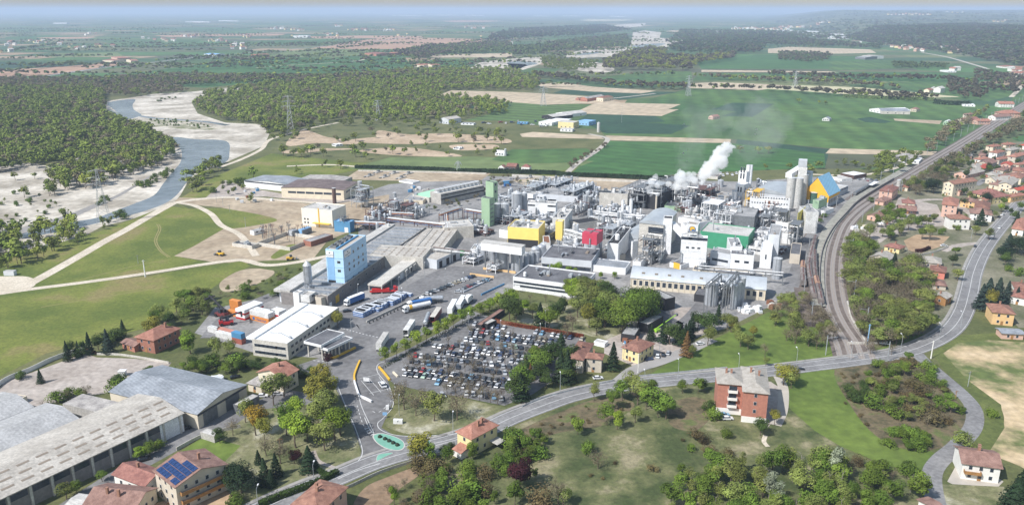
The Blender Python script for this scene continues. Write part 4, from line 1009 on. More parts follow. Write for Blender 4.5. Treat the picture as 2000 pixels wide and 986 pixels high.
for px, py, h, k in [(790,800,12,'bud'),(812,812,9,'bud'),(848,822,12,'olive'),(893,820,11,'bud'),(770,790,7,'bud'),(830,790,7,'bud')]:
    tp(px, py, h, k, None, label=KIND[k][2] + ' on the pale grass triangle beside the car park', wide=1.1)
# car park trees, pollarded
rn = random.Random(5)
for (x0, y0),(x1, y1), n in [((795,712),(1020,738),11),((850,694),(1040,716),9),((862,676),(1060,700),9),((905,652),(1080,680),8),((785,730),(990,755),10),((880,758),(990,785),8),((860,768),(985,792),6)]:
    for i in range(n):
        t = (i + .5) / n; tp(x0+(x1-x0)*t + rn.uniform(-4,4), y0+(y1-y0)*t, rn.uniform(4.5,7), 'bare' if rn.random() < .75 else 'bud', 'between parked cars', 'bare trees between the parked cars', 1.0, label='small bare tree standing between parked cars', auto=False)
# hedge under the lime row + park
for px, py, h, k, w in [(995,625,13,'dark',1.1),(1008,632,12,'dark',1),(1022,612,8,'egg',1.4),(1055,640,12,'cone',1.3),(1072,642,11,'egg',1.3),(1098,612,9,'dark',1.0),(1066,590,5,'bare',1),(1035,590,5,'bare',1),(1118,592,10,'egg',1.4),(1140,598,11,'olive',1.4),(1165,602,12,'olive',1.4),(1128,620,12,'olive',1.2),(1150,640,13,'yellow',1.1),(1118,645,9,'bud',1),(1180,640,13,'round',1.3),(1205,625,13,'olive',1.2),(1215,650,16,'broad',1),(1245,640,18,'broad',1),(1255,625,17,'broad',1),(1270,610,12,'dark',1.1),(1165,655,9,'olive',1.2),(1195,595,10,'dark',1.2),(1110,540,7,'egg',1.2),(1092,535,8,'egg',1.2),(1122,540,6,'egg',1.2),(1078,533,6,'egg',1.2),(1200,545,5,'egg',1.2),(1172,545,5,'egg',1.2),(1180,580,9,'olive',1.2),(1128,585,12,'egg',1.3),(1145,588,12,'olive',1.3),(1112,580,10,'egg',1.2),(985,612,11,'olive',1.2),(1000,600,11,'limetree',1.2),(1040,622,9,'olive',1.1),(1088,628,10,'dark',1.2),(1160,590,12,'olive',1.3),(1190,612,13,'olive',1.3),(1108,662,8,'bud',1.1),(1230,615,14,'dark',1.2)]:
    tp(px, py, h, k, None, wide=w, label=KIND[k][2] + ' in the park between offices and car park')
scatter([(1128,560),(1170,570),(1290,600),(1275,640),(1200,650),(1130,620)],9, {'olive': 3, 'round': 3, 'dark': 2}, (7,12), 'in the thick wood of the works park', 'trees in the works park', .9,61, True, 1.4)
scatter([(1005,780),(1000,745),(1030,720),(1085,690),(1110,690),(1120,720),(1150,735),(1120,755),(1060,775),(1020,790)],6.5, {'dark': 4, 'cone': 2, 'round': 2, 'olive': 1, 'darkbush': 1}, (6,12), 'between car park and tiled house', 'trees between car park and tiled house', .95,62, True, 1.4)
for px, py, h, k in [(1108,748,14,'cone'),(1095,745,13,'cone'),(1197,722,12,'cone'),(1036,742,7,'brownconifer'),(1340,695,11,'brownconifer'),(1322,672,10,'dark')]:
    tp(px, py, h, k, None, label=KIND[k][2] + ' close to the houses above the main road', wide=1.1)
scatter([(1255,680),(1270,655),(1330,665),(1345,645),(1370,640),(1420,625),(1440,600),(1410,615),(1400,650),(1360,665),(1330,690),(1290,690)],6, {'cone': 4, 'dark': 3}, (7,11), 'screening the maintenance yard', 'dark trees screening the maintenance yard', .9,63, True, 1.2)
scatter([(1340,700),(1380,665),(1440,635),(1475,640),(1470,690),(1400,715),(1350,715)],8, {'yellow': 3, 'olive': 4, 'bud': 1}, (6,11), 'on the slope above the main road', 'yellowish trees on the slope above the main road', .75,64, True, 1.1)
scatter([(1475,690),(1540,700),(1560,712),(1500,715),(1460,712)],8, {'bud': 3, 'yellow': 1, 'olive': 2}, (4,7), 'on the verge above the main road', 'small trees on the verge', .7,65, True, 1.0)
scatter([(1505,640),(1510,600),(1550,580),(1600,600),(1625,650),(1635,680),(1590,685),(1530,670)],6.2, {'bud': 5, 'olive': 3}, (6,10), 'between the goods sidings and the verge', 'brownish trees beside the goods sidings', .95,66, True, 1.25)
scatter([(1660,480),(1720,460),(1700,490),(1700,530),(1740,540),(1790,500),(1805,540),(1815,600),(1825,640),(1800,668),(1740,680),(1690,672),(1665,620),(1650,550),(1650,510)],6.2, {'olive': 5, 'bud': 3, 'round': 2}, (7,12), 'in the wood between railway and houses', 'trees between railway and houses', .97,67, True, 1.45)
scatter([(1690,660),(1750,668),(1760,690),(1740,698),(1690,690)],6, {'bud': 4}, (5,8), 'by the road below the railway wood', 'brown trees by the road', .8,68, True, 1.2)
scatter([(1700,440),(1740,420),(1790,425),(1830,430),(1800,460),(1760,462),(1720,480),(1700,470)],8, {'olive': 4, 'round': 3}, (6,10), 'around the allotments by the station', 'trees around the allotments', .7,69, True, 1.2)
scatter([(1780,362),(1830,330),(1880,306),(1890,320),(1850,345),(1840,370),(1800,385),(1760,370)],7, {'olive': 3, 'bud': 4, 'dark': 1}, (7,11), 'between railway and town', 'trees between railway and town', .9,70, False, 1.25)
# town gardens
for px, py, h, k, w in [(1735,418,9,'round',1.3),(1822,378,14,'cedar',1.1),(1815,470,12,'olive',1.2),(1800,468,9,'round',1.1),(1925,398,10,'cedar',1.2),(1914,440,12,'cone',1.6),(1930,468,9,'olive',1.3),(1886,352,11,'dark',.9),(1895,342,9,'dark',.9),(1930,335,9,'dark',1.1),(1941,320,9,'cone',.8),(1960,405,9,'round',1.1),(1955,415,8,'egg',1.1),(1985,440,10,'cone',1.2),(1745,525,10,'cone',1.3),(1770,530,9,'dark',1.2),(1760,545,8,'round',1.2),(1860,520,8,'dark',1.1),(1870,548,8,'olive',1.3),(1865,500,7,'round',1.3),(1968,492,12,'spruce',1.8),(1985,495,12,'cedar',1.2),(2000,500,12,'cedar',1.2),(1962,512,10,'cedar',1.2),(1925,605,16,'spruce',1.4),(1945,600,15,'spruce',1.4),(1935,610,13,'yellow',.6),(1915,600,12,'spruce',1.3),(1965,590,11,'spruce',1.1),(1985,590,8,'spruce',1.2),(1963,520,9,'dark',1.1),(1990,538,6,'bush',1),(1970,530,5,'bush',1),(1905,460,8,'olive',1.2),(1530,752,10,'yellow',1.3),(1545,758,8,'olive',1.2),(1880,890,9,'olive',1.3),(1995,985,13,'cone',1.7),(1980,1005,12,'cone',1.6),(1938,815,4,'bush',1),(1485,850,7,'dark',1.2),(1512,830,6,'yellow',1.1),(1374,762,5,'dark',1),(1384,800,5,'darkbush',1),(1392,818,5,'bush',1.1)]:
    tp(px, py, h, k, None, wide=w, label=KIND[k][2] + (' among the town houses' if px > 1700 and py < 560 else ' in the gardens right of the main road bend' if px > 1800 else ' beside the red apartment block'))
scatter([(1830,420),(1870,440),(1900,460),(1840,462),(1800,450)],10, {'bush': 2, 'olive': 1, 'bud': 1}, (2,5), 'in the terraced garden below the white flats', 'garden bushes below the white flats', .5,71, True)
# foreground scrub
scatter([(835,985),(830,915),(900,900),(960,875),(1040,850),(1075,870),(1070,905),(1010,925),(1050,935),(980,960),(960,1010),(840,1010)],4.4, {'sapling': 6, 'bush': 2, 'bramble': 1}, (3.5,6.5), 'in the thicket below the yellow house', 'saplings below the yellow house', .85,72, True, 1.15)
scatter([(700,1010),(760,960),(830,910),(850,930),(840,1010)],5, {'bud': 3, 'sapling': 1, 'bramble': 2}, (3,6), 'on the slope below the main road', 'trees on the slope below the main road', .8,73, True, 1.2)
scatter([(1290,1010),(1330,940),(1400,915),(1480,905),(1500,930),(1560,900),(1640,915),(1660,950),(1700,940),(1800,970),(1800,1030),(1300,1030)],5.4, {'poplar': 5, 'olive': 2, 'sapling': 2, 'round': 2}, (6,10.5), 'in the wood at the bottom edge', 'trees in the wood at the bottom edge', .95,74, True, 1.2)
scatter([(1640,880),(1720,910),(1800,925),(1790,960),(1700,950),(1640,930)],6, {'bramble': 2, 'bush': 3, 'olive': 2, 'bud': 1}, (3,6), 'below the bright green field', 'shrubs below the bright green field', .8,75, True, 1.2)
scatter([(1690,720),(1790,700),(1840,745),(1880,800),(1860,840),(1790,830),(1730,810),(1700,790)],3.9, {'bush': 3, 'bud': 3, 'olive': 3, 'round': 1, 'bramble': 2}, (2.5,6), 'on the bank inside the lane bend', 'shrubs inside the lane bend', .85,76, True, 1.25)
scatter([(1725,870),(1745,845),(1800,840),(1835,860),(1825,880),(1770,882)],3.4, {'sapling': 3, 'bush': 3}, (2.6,4), 'in the dense green clump above the field', 'bushes in the dense green clump', .95,77, True, 1.5)
scatter([(1640,730),(1700,722),(1690,760),(1720,860),(1650,790)],4.2, {'bramble': 5}, (1.0,1.7), 'on the brown bank beside the green field', 'brambles on the brown bank', .7,78, True, 1.4)
scatter([(1650,770),(1665,745),(1700,755),(1695,785),(1670,788)],4, {'darkbush': 3}, (2.5,4), 'in the dark clump on the brown bank', 'dark bushes on the brown bank', .9,79, True, 1.4)
for px, py, h, k, w in [(1630,945,14,'silver',1),(1185,830,9,'sapling',1.1),(1205,838,8,'egg',1),(1195,800,9,'round',1),(1215,782,9,'round',1.1),(1245,790,11,'olive',1.1),(1262,800,11,'sapling',1.2),(1285,815,12,'sapling',1.2),(1300,818,9,'round',1.2),(1240,825,7,'olive',1.1),(1270,780,8,'round',1),(1230,770,10,'olive',1),(1160,782,8,'olive',.9),(1128,848,7,'sapling',1.3),(1363,768,7,'sapling',1.1),(1332,768,6,'round',1),(1150,885,5,'bush',.9),(1168,915,7,'bud',1.2),(1090,985,9,'bud',1.1),(1062,990,7,'bramble',1.2),(1100,985,6,'olive',1.3),(1018,955,11,'purple',1.1),(1370,865,4,'bramble',1.3),(1360,855,4,'bramble',1.3),(1275,920,3,'bramble',1.2),(1385,885,3,'bramble',1.6),(1400,892,3,'bramble',1.6),(1330,925,4,'sapling',1.2),(825,900,11,'yellow',1.2),(838,905,8,'egg',1),(812,905,7,'olive',1),(878,880,4,'darkbush',1),(868,880,3,'darkbush',1),(1425,890,3,'bramble',1.5),(1420,855,4,'bush',1),(1005,985,8,'sapling',1.3),(770,985,7,'egg',.8),(1500,985,12,'silver',1),(1520,1000,11,'silver',1.1),(1350,880,3,'bush',1)]:
    tp(px, py, h, k, None, wide=w, label=KIND[k][2] + (' on the scrubby hillside below the main road' if px > 1040 else ' on the slope near the yellow roadside house'))
for px, py, h, k, w in [(275,895,5,'egg',1.5),(292,890,5,'round',1.4),(312,878,4,'bush',1),(200,940,4,'round',1.3),(130,975,6,'olive',1.3),(150,965,5,'round',1.2),(460,985,4,'bush',1.4),(205,985,4,'cone',1.3)]:
    tp(px, py, h, k, None, wide=w, label=KIND[k][2] + ' beside the lane behind the long warehouse')
for px, py, h, k in [(475,372,7,'woodolive'),(660,640,9,'yellow'),(640,655,5,'bud'),(1630,350,6,'woodolive'),(1700,395,5,'bush'),(1610,425,4,'bush'),(1600,435,4,'bush'),(1390,410,0,'bush')]:
    if h: tp(px, py, h, k, None, label=KIND[k][2] + ' inside the works grounds', wide=1.2, parts=py > 500)
scatter([(1010,850),(1080,815),(1170,785),(1235,795),(1180,825),(1090,843),(1030,868)],3.6, {'bramble': 4, 'bush': 1}, (.7,1.3), 'on the brown bramble bank', 'brambles on the brown bank below the road', .6,81, True, 1.4)
scatter([(1080,900),(1200,850),(1350,860),(1380,900),(1280,960),(1100,970)],12, {'bramble': 3, 'bush': 2}, (.8,2.0), 'on the open scrub meadow', 'low bushes on the scrub meadow', .5,82, True, 1.4)
scatter([(1850,440),(1830,350),(1900,290),(1990,270),(2010,440),(1930,440)],17, {'dark': 2, 'olive': 2, 'round': 2}, (4,8), 'between the town houses', 'garden trees between the town houses', .7,83, False, 1.3)
# hedges
def hedge(name, pts, w, h, label, m=L_hedge, leaf=.20, dens=60):
    W_ = wpath(pts, 6, len(pts) > 2); rn = np.random.default_rng(len(label)); P0, N0 = [],[]
    for a, b in zip(W_[:-1], W_[1:]):
        a = np.array([*a, 0.]); b = np.array([*b, 0.]); L = np.linalg.norm(b-a)
        if L < .01: continue
        t = (b-a)/L; s = np.array([-t[1], t[0],0]); n = int(L * dens * (w + 2*h) / 4)
        u = rn.random((n, 1)) * L; q = rn.random(n); off = np.where(q < .35,-w/2, np.where(q < .65, w/2,(rn.random(n)-.5)*w)); zz = np.where(q < .65, rn.random(n)*h, h)
        P0.append(a + t*u + s*(off + rn.normal(size=n)*.08)[:, None] + np.array([0,0,1])*(zz + rn.normal(size=n)*.1)[:, None])
        nn = s * np.sign(off)[:, None] * (q < .65)[:, None] + np.array([0,0,1]) * (.25 + (q >= .65))[:, None]; N0.append(nn)
    c = np.concatenate(P0); nrm = np.concatenate(N0) + rn.normal(size=c.shape)*.35; nrm /= np.linalg.norm(nrm, axis=1)[:, None]
    a = np.cross(nrm, rn.normal(size=c.shape)); a /= np.linalg.norm(a, axis=1)[:, None]; b = np.cross(nrm, a); a *= leaf; b *= leaf
    V = np.stack([c-a-b, c+a-b, c+a+b, c-a+b],1).reshape(-1,3)
    o = nobj(name, np_mesh(name, V, np.arange(len(V)).reshape(-1,4), m)); return tag(o, label, 'hedge')
hedge('hedge', [(505,990),(560,968),(620,945),(660,925)],1.6,1.8, 'clipped green hedge along the pavement at the bottom')
hedge('hedge', [(600,885),(615,915),(640,932)],1.3,1.5, 'short green hedge at the tip of the corner garden')
hedge('hedge', [(742,722),(800,690),(860,655),(920,625),(985,596)],1.2,.9, 'low dark hedge under the lime tree row', dens=10)
hedge('hedge', [(694,329),(780,331),(870,334),(890,337)],2.5,3, 'clipped cypress hedge behind the settling beds', L_con, .5,12)
hedge('hedge', [(895,337),(960,338),(1075,341),(1100,344),(1150,346),(1300,352),(1365,352)],3,3.5, 'long dark hedge between the works and green fields', L_con, .6,12)
hedge('hedge', [(963,628),(1010,638),(1060,646),(1140,660)],1,1.6, 'rust coloured hedge screen along the car park fence', L_red)
hedge('hedge', [(1787,492),(1800,492),(1815,486)],1.6,1.8, 'dark red hedge below the brown garden plot', L_pur)
hedge('hedge', [(1825,202),(1850,205),(1895,206)],6,6, 'dark hedge beside the far greenhouses', L_con, .9,2)
hedge('hedge', [(1648,190),(1700,193),(1800,196),(1825,198)],5,5, 'dark hedge behind the farm with long sheds', L_far, .9,2)

FARL.sort(key=lambda t: (t[0]**2 + t[1]**2) / t[2]**2)
for x, y, h, k, w, lb, g_ in FARL[:270]:
    o = nobj('riverside_tree', random.choice(joined(k)), None, (x, y, 0), random.uniform(0,6.28)); o.scale = (h*w, h*w, h)
    tag(o, lb, catof(k), g_, auto=False)
mass('scattered_trees', [t[:4] for t in FARL[270:]], {'wood': 1, 'woodolive': 1, 'woodbud': 1, 'woodcol': 1, 'round': 1, 'olive': 1, 'bud': 1, 'dark': 1, 'bush': 1}, (6,10), 'small far trees dotted about the plain behind the works', 'trees', 99, wide=1.2)
def slats(root, a, b, z, m, n, face='top', cols=6, rows=3, w=.9, f=(.06,.94)):
    """rows of translucent roof sheets, one mesh"""
    q = MB()
    for i in range(n):
        for j in range(rows):
            x0 = a*(f[0] + (f[1]-f[0])*i/n); y0 = b*(.08 + .84*j/rows)
            q.box(x0, x0 + a*(f[1]-f[0])/n*.66, y0, y0 + w, z, z + .07)
    q.build('rooflights', m, root)

# long warehouse in three sections beside the lorry yard
W1 = bld('warehouse', 'long grey warehouse section around the foot of the light blue tower', 'warehouse', 640,578, pyb=603, L=(548,569), R=(832,503), wall=M_block, roof=M_roofgrey, par=.6, win=[('R', [4.2],12,1.6,1.2)])
a, b, h = W1['_a'], W1['_b'], W1['_h']
q = MB()
for i in range(int(a/7)):
    x = i*7 + 3; q.add([(x,.6,h-.55),(x+5.4,.6,h-.55),(x,.6,h+.55),(x,b*.72,h-.55),(x+5.4,b*.72,h-.55),(x,b*.72,h+.55)],[(0,1,2),(3,5,4),(0,2,5,3),(1,4,5,2)])
q.build('sawtooth_rooflights', M_corr, W1)
MB().box(0, a*.62, b*.80, b+4, h-.5, h+.9).box(a*.62, a, b*.84, b+2, h-.5, h+.5).build('white_roof_strip', M_rooflt, W1)
MB().box(0, a, -.15,.25, h-.2, h+.25).build('gutter', M_conc, W1)
MB().box(8,12,-.08,.1,0,4).build('yellow_gate', M_yelp, W1); MB().box(1.2,3.6,-.08,.1,0,2.6).build('door', M_white, W1)
W2 = bld('warehouse', 'broad cream roofed warehouse with rows of brown rooflights', 'warehouse', 866,484, pyb=503, L=(761,480), R=(957,450), wall=M_conclt, roof=M_roofcr, par=.3)
slats(W2, W2['_a'], W2['_b'], W2['_h']-.24, M_trans, 9, rows=6, w=1.0)
q = MB(); a, b, h = W2['_a'], W2['_b'], W2['_h']
for k in range(1,4): q.box(0, a, b*k/4-.3, b*k/4+.3, h-.25, h+.1)
for k in range(12): q.box(a*k/12, a*k/12+.35,-.25,0,0, h)
q.build('gutter', M_conc, W2)
W2b = bld('warehouse', 'cream warehouse roof between the sawtooth section and the broad cream hall', 'warehouse', 826,502, h=7.5, L=(722,497), R=(868,484), wall=M_conclt, roof=M_roofcr, par=.3)
slats(W2b, W2b['_a'], W2b['_b'], W2b['_h']-.24, M_trans, 4, rows=6, w=.9)
W2c = bld('warehouse', 'pale flat roofed store at the foot of the pale green tower', 'warehouse', 925,441, h=8, L=(868,445), R=(960,425), wall=M_conclt, roof=M_rooflt, par=.4, clutter=3)
def dock(root, a, b, h):
    for i in range(8):
        x = a*(.36 + .6*i/8); MB().box(x, x+3.4,-.9,0,.8,4.2).box(x+.4, x+3,-1.0,-.8,1.0,3.8).build('dock_shelter', M_conclt, root); MB().box(x+.6, x+2.8,-1.06,-1.0,1.2,3.7).build('dock_door', M_dark if i % 2 else M_galvd, root)
o_, rz_, a_, b_, h_ = frame(746,557,574, None, (718,554),(855,511))
W3 = thing('loading_dock', 'long flat canopy roof over the loading dock with red lorry beneath', 'loading dock', o_, rz_)
MB().box(0, a_, 0, b_, h_-1.0, h_).build('canopy', M_conclt, W3)
MB().box(a_*.3, a_-.1,.3, b_-.2,0, h_-1.0).build('wall', M_lgrey, W3)
q = MB()
for x in (.3, a_*.15): q.box(x, x+.6,.2,.8,0, h_-1).box(x, x+.6, b_-.8, b_-.2,0, h_-1)
q.build('column', M_conc, W3); dock(W3, a_, b_, h_)
bld('loading_dock', 'flat roofed dock building at the far end of the canopy', 'loading dock', 853,508, pyb=526, L=(825,503), R=(898,496), wall=M_lgrey, roof=M_roofcr, par=.3, extra=lambda r, a, b, h: [MB().box(a*(.1+.3*i), a*(.1+.3*i)+3,-.1,.05,0,4).build('roller_door', M_dark, r) for i in range(3)])
# blue tower
def tower(root, a, b, h):
    MB().box(-.12,-.02, b*.55, b*.94, h*.32, h-4.4).build('ribbed_panel', M_panel, root)
    MB().box(-.1,.02, b*.52, b*.95, h*.27, h*.315).build('opening', M_dark, root)
    for z in (h*.18, h*.38, h*.60, h*.80): MB().box(-.05, a+.05,-.05, b+.05, z, z+.12).build('floor_line', M_bluedk, root)
    s1 = MB().box(-.35,-.15, b*.55, b*.97, h-4.3, h-.9).build('sign', M_whitep, root)
    s2 = MB().box(a*.03, a*.30,-.35,-.15, h-4.6, h-1.1).build('sign', M_whitep, root)
    def txt(par, t, loc, rot, size):
        c = bpy.data.curves.new('lettering', 'FONT'); c.body = t; c.size = size; c.align_x = 'CENTER'; c.extrude = .02
        ob = bpy.data.objects.new('lettering', c); COL.objects.link(ob); bpy.context.view_layer.update()
        me = bpy.data.meshes.new_from_object(ob.evaluated_get(bpy.context.evaluated_depsgraph_get())); bpy.data.objects.remove(ob)
        me.materials.clear(); me.materials.append(M_galvd); k = nobj('lettering', me, par, loc); k.rotation_euler = rot; return k
    txt(s2, 'ROQUETTE', (a*.165,-.38, h-3.9),(R_(90),0,0),1.15)
    txt(s1, 'ROQUETTE', (-.38, b*.76, h-3.5),(R_(90),0, R_(-90)),.8)
    MB().tube((a*.165,-.36, h-2.2),(a*.165,-.40, h-2.2),.5, n=16).build('emblem', M_galvd, s2)
    MB().tube((-.36, b*.76, h-1.9),(-.40, b*.76, h-1.9),.42, n=16).build('emblem', M_galvd, s1)
    for i in range(4):
        x = a*(.12 + .2*i); MB().box(x, x+3.4, b*.55, b*.9, h-.5, h+1.0).build('cooling_unit', M_galvd, root)
        MB().lathe([(1.1, h+1.0),(1.1, h+1.25)],14, c=(x+1.7, b*.72)).build('cooling_fan', M_black, root)
    MB().box(a*.05, a*.95, b*.38, b*.48, h-.4, h+.25).build('blue_walkway', M_bluedk, root)
bld('tower_block', 'light blue tower block with rows of small dark windows and white signs', 'tower block', 669.4,488.5, h=25, L=(635.5,486), R=(714.6,471.3), wall=M_blue, roof=G_pave, extra=tower,
    win=[('R', [20.6,15.6,12.4,5.2],4,1.7,1.6,.12,.92),('L', [18.2,13.4,4.0],1,1.9,1.5,.1,.45)])
# silver hopper and white block at the end of the long warehouse
bld('plant_block', 'small white elevated block carrying the steel hopper', 'plant block', 604,577, pyb=606, L=(587,575), R=(617,573), wall=M_offw, roof=M_conc, z0=4, win=[('R', [6.8],1,2,1.2)],
    extra=lambda r, a, b, h: [MB().box(x, x+.4, y, y+.4,0,4).build('leg', M_galvd, r) for x in (0, a-.4) for y in (0, b-.4)])
silo('hopper_silo', 'steel hopper silo with sloping collar on the white block', 603,548,588,16, M_steel, 'silo', 1.0, h=19, z0=10)
bld('plant_block', 'beige block with grey roof beside the hopper', 'plant block', 627,582, pyb=606, L=(615,579), R=(640,573), wall=M_beige, roof=M_conc)
bld('plant_block', 'narrow white plant block left of the hopper', 'plant block', 583,572, pyb=604, L=(572,570), R=(592,569), wall=M_white, roof=M_conc)
silo('dust_filter', 'small steel filter drum left of the white plant block', 566,566,588,9, M_steel, 'filter', .6)
bld('plant_block', 'low open shed at the warehouse corner with yellow gear', 'shed', 552,568, pyb=592, L=(545,565), R=(574,560), wall=M_lgrey, roof=M_conc)
# gate building, canopies
bld('gate_building', 'white roofed two storey gate building with dark window bands', 'office building', 561,670.5, pyb=703, L=(492,661.5), R=(662,627), wall=M_conclt, roof=M_white, par=.25, clutter=0,
    win=[('L', [5.2,2.0],7,3.0,1.4),('R', [5.2,2.0],10,2.2,1.4,.04,.8)],
    extra=lambda r, a, b, h: [MB().box(.1, a*.98, b*.93, b+3, h-.6, h+.5).build('white_roof_strip', M_white, r)] + [MB().tube((a*t, b*.1, h+.1),(a*t+4, b*.55, h+.1),.22, n=6).tube((a*t+4, b*.55, h+.1),(a*t+3, b*.8, h+.1),.22, n=6).box(a*t-.5, a*t+.5, b*.08, b*.14, h-.2, h+.8).build('roof_duct', M_steel, r) for t in (.12,.42,.70)])
for (c, L_, R2, lab, zt) in [((627,674),(593,666),(673,649),'upper dark roofed canopy of the lorry gate with white rim',7.5),((640,681.5),(626,677),(689,657),'lower dark roofed canopy of the lorry gate with white rim',6.2)]:
    o_, rz_, a_, b_, h_ = frame(c[0], c[1], None, zt, L_, R2)
    r = thing('gate_canopy', lab, 'canopy', o_, rz_); q = MB(); k = .3; z0, z1 = h_-1.1, h_
    q.box(0, a_, 0, b_, z0, z1-.3).box(0, a_, 0, k, z1-.3, z1).box(0, a_, b_-k, b_, z1-.3, z1).box(0, k, k, b_-k, z1-.3, z1).box(a_-k, a_, k, b_-k, z1-.3, z1)
    q.build('rim', M_white, r); MB().box(k, a_-k, k, b_-k, z1-.29, z1-.24).build('roof', M_roofdk, r)
    for x in (1.5, a_/2, a_-1.5):
        for y in (1, b_-1): MB().box(x-.25, x+.25, y-.25, y+.25,0, z0).build('column', M_conclt, r)
# power corner
def fk(n): return dict(clutter=n)
bld('process_hall', 'tall pale cream hall with yellow ladder above the substation', 'hall', 648,411.5, pyb=446, L=(588,406), R=(675,399), wall=M_palecream, roof=M_rooflt, clutter=3, win=[('L', [2.5,5],2,1.4,1.4,.75,.95)],
    extra=lambda r, a, b, h: [MB().box(-.3,-.05, b*.42, b*.45,0, h+1).build('ladder', M_yelp, r), MB().box(-3,0, b*.05, b*.6,3.0,3.3).build('platform', M_yelp, r)])
bld('blue_shed', 'mid blue metal clad building at the corner of the cream hall', 'shed', 683,434, pyb=455, L=(652,431), R=(692,429), wall=M_bluedk, roof=M_panel, clutter=3, extra=lambda r, a, b, h: MB().box(-.08,.05, b*.12, b*.35,0,3.6).build('door', M_white, r))
bld('old_hall', 'long cream hall with flat dark brown roof and strip windows', 'hall', 671,371, pyb=391, L=(549,366), R=(699,363), wall=M_cream, roof=M_roofbr, rt='gx', rh=1.2, ov=.4, win=[('L', [4.8],6,7,1.8,.04,.9),('R', [5.5],2,9,1.6)])
bld('old_hall', 'grey white hall with pale blue roof furthest left of the works', 'hall', 571,362, pyb=376, L=(477,352.5), R=(588,349), wall=M_white, roof=M_corr, rt='gx', rh=1.5, ov=.3, win=[('L', [5.4],8,7,1.2,.02,.98)])
bld('old_hall', 'low weathered grey hall behind the brown roofed hall', 'hall', 669,354, pyb=364, L=(585,349), R=(688,345), wall=M_conc, roof=M_asb, rt='gx', rh=1.0, win=[('L', [4],3,12,1.6)])
silo('chimney', 'tall bare steel chimney behind the cream hall', 704,355,396,8.5, M_steel, 'chimney', .0, rings=5, rail=False)
silo('chimney', 'dark brown chimney between cream hall and brown roof', 653,368,398,7.5, M_brown, 'chimney', .0, rail=False)
silo('chimney', 'shorter steel chimney by the pipe bridge', 772,377,418,7, M_steel, 'chimney', .0, rail=False)
# substation
o_, rz_, a_, b_, h_ = frame(566,486,490, None, (503,476),(622,472))
r = thing('substation_wall', 'low pale concrete wall around the electrical substation', 'wall', o_, rz_)
q = MB(); q.box(0, a_, 0,.3,0,2.4).box(0,.3,.3, b_, 0,2.4).box(a_-.3, a_, .3, b_, 0,2.4).box(.3, a_-.3, b_-.3, b_, 0,2.4); q.build('panel', M_conclt, r)
rn = random.Random(9)
for i in range(26):
    px, py = rn.uniform(512,602), rn.uniform(452,478); g = P(px, py)
    m = MB(); hh = rn.uniform(3.5,7); m.tube((0,0,0),(0,0,hh),.16, n=5).box(-1.4,1.4,-.12,.12, hh-.2, hh).tube((-1.2,0,hh),(-1.2,0,hh+1.2),.14, n=6).tube((0,0,hh),(0,0,hh+1.2),.14, n=6).tube((1.2,0,hh),(1.2,0,hh+1.2),.14, n=6)
    tag(m.build('switchgear', M_galvd if i % 2 else M_rackred, None, (g.x, g.y, 0), rn.uniform(0,3)), 'grey insulator post in the walled substation', 'insulator post', 'insulator posts in the substation')
for px, py, lab in [(573,460,'grey blue'),(592,458,'pale blue'),(600,455,'blue')]:
    g = P(px, py); r = thing('transformer', lab + ' transformer at the back of the substation', 'transformer', (g.x, g.y, 0), R_(58))
    MB().box(-2.5,2.5,-1.6,1.6,.4,4).build('tank', M_panel if lab != 'grey blue' else M_grey, r); MB().box(-2.2,2.2,1.7,2.4,.8,3.6).box(-2.2,2.2,-2.4,-1.7,.8,3.6).build('radiator', M_galvd, r)
    for x in (-1.5,0,1.5): MB().tube((x,0,4),(x,0,5.6),.2,.1,6).build('bushing', M_brown, r)
bld('shed', 'long low brick red shed beside the substation', 'shed', 607,472, pyb=482, L=(592,469), R=(650,457), wall=M_brickdk, roof=M_roofgrey, rt='flat', par=.2)
bld('shed', 'small white hut left of the substation', 'hut', 496,452, pyb=460, L=(488,450), R=(516,446), wall=M_white, roof=M_roofgrey, par=.2, win=[('R',[2],2,1.6,1)])
bld('shed', 'white walled pump pit at the left end of the substation', 'shed', 492,480, pyb=487, L=(453,474), R=(506,474), wall=M_conclt, roof=M_roofdk, par=1.2, clutter=2)
def lattice(px, py, pyt, label, w=5.5, arms=3, m=None, name='pylon', cat='pylon'):
    g = P(px, py); h = topz(g, pyt); q = MB(); m = m or M_galv; rr = max(.09, mpp(py)*.28)
    n = max(5, int(h/5))
    f = lambda t: w/2*(1-t)**1.15 + .45
    cs = [(-1,-1),(1,-1),(1,1),(-1,1)]
    for i in range(n):
        t0, t1 = i/n, (i+1)/n
        for k in range(4):
            a, b = cs[k], cs[(k+1)%4]
            p = lambda c, t: (c[0]*f(t), c[1]*f(t), h*t)
            q.tube(p(a,t0), p(a,t1), rr, n=4, cap=False).tube(p(a,t0), p(b,t1), rr*.6, n=3, cap=False).tube(p(b,t0), p(a,t1), rr*.6, n=3, cap=False)
    r = thing(name, label, cat, (g.x, g.y, 0),.3); q.build('mast', m, r)
    for i in range(arms):
        z = h*(.72 + .12*i); L = w*(1.1 - .18*i); s = MB()
        s.tube((-L,0,z),(0,0,z+1.2), rr*.8, n=4).tube((L,0,z),(0,0,z+1.2), rr*.8, n=4).tube((-L,0,z),(L,0,z), rr*.8, n=4)
        for x in (-L, L): s.tube((x,0,z),(x,0,z-1.6), rr*.9, n=4)
        s.build('cross_arm', m, r)
    return r
lattice(568,263,186, 'tall grey lattice pylon beside the wood right of the river', 8)
lattice(204,436,330, 'pale lattice pylon standing on the near river bank', 7.5)
lattice(739,236,196, 'lattice pylon half hidden in the floodplain wood', 6)
lattice(1061,207,168, 'thin pylon in the striped green field', 7)
lattice(1344,188,148, 'thin pylon on a green mound beyond the pale fields', 7)
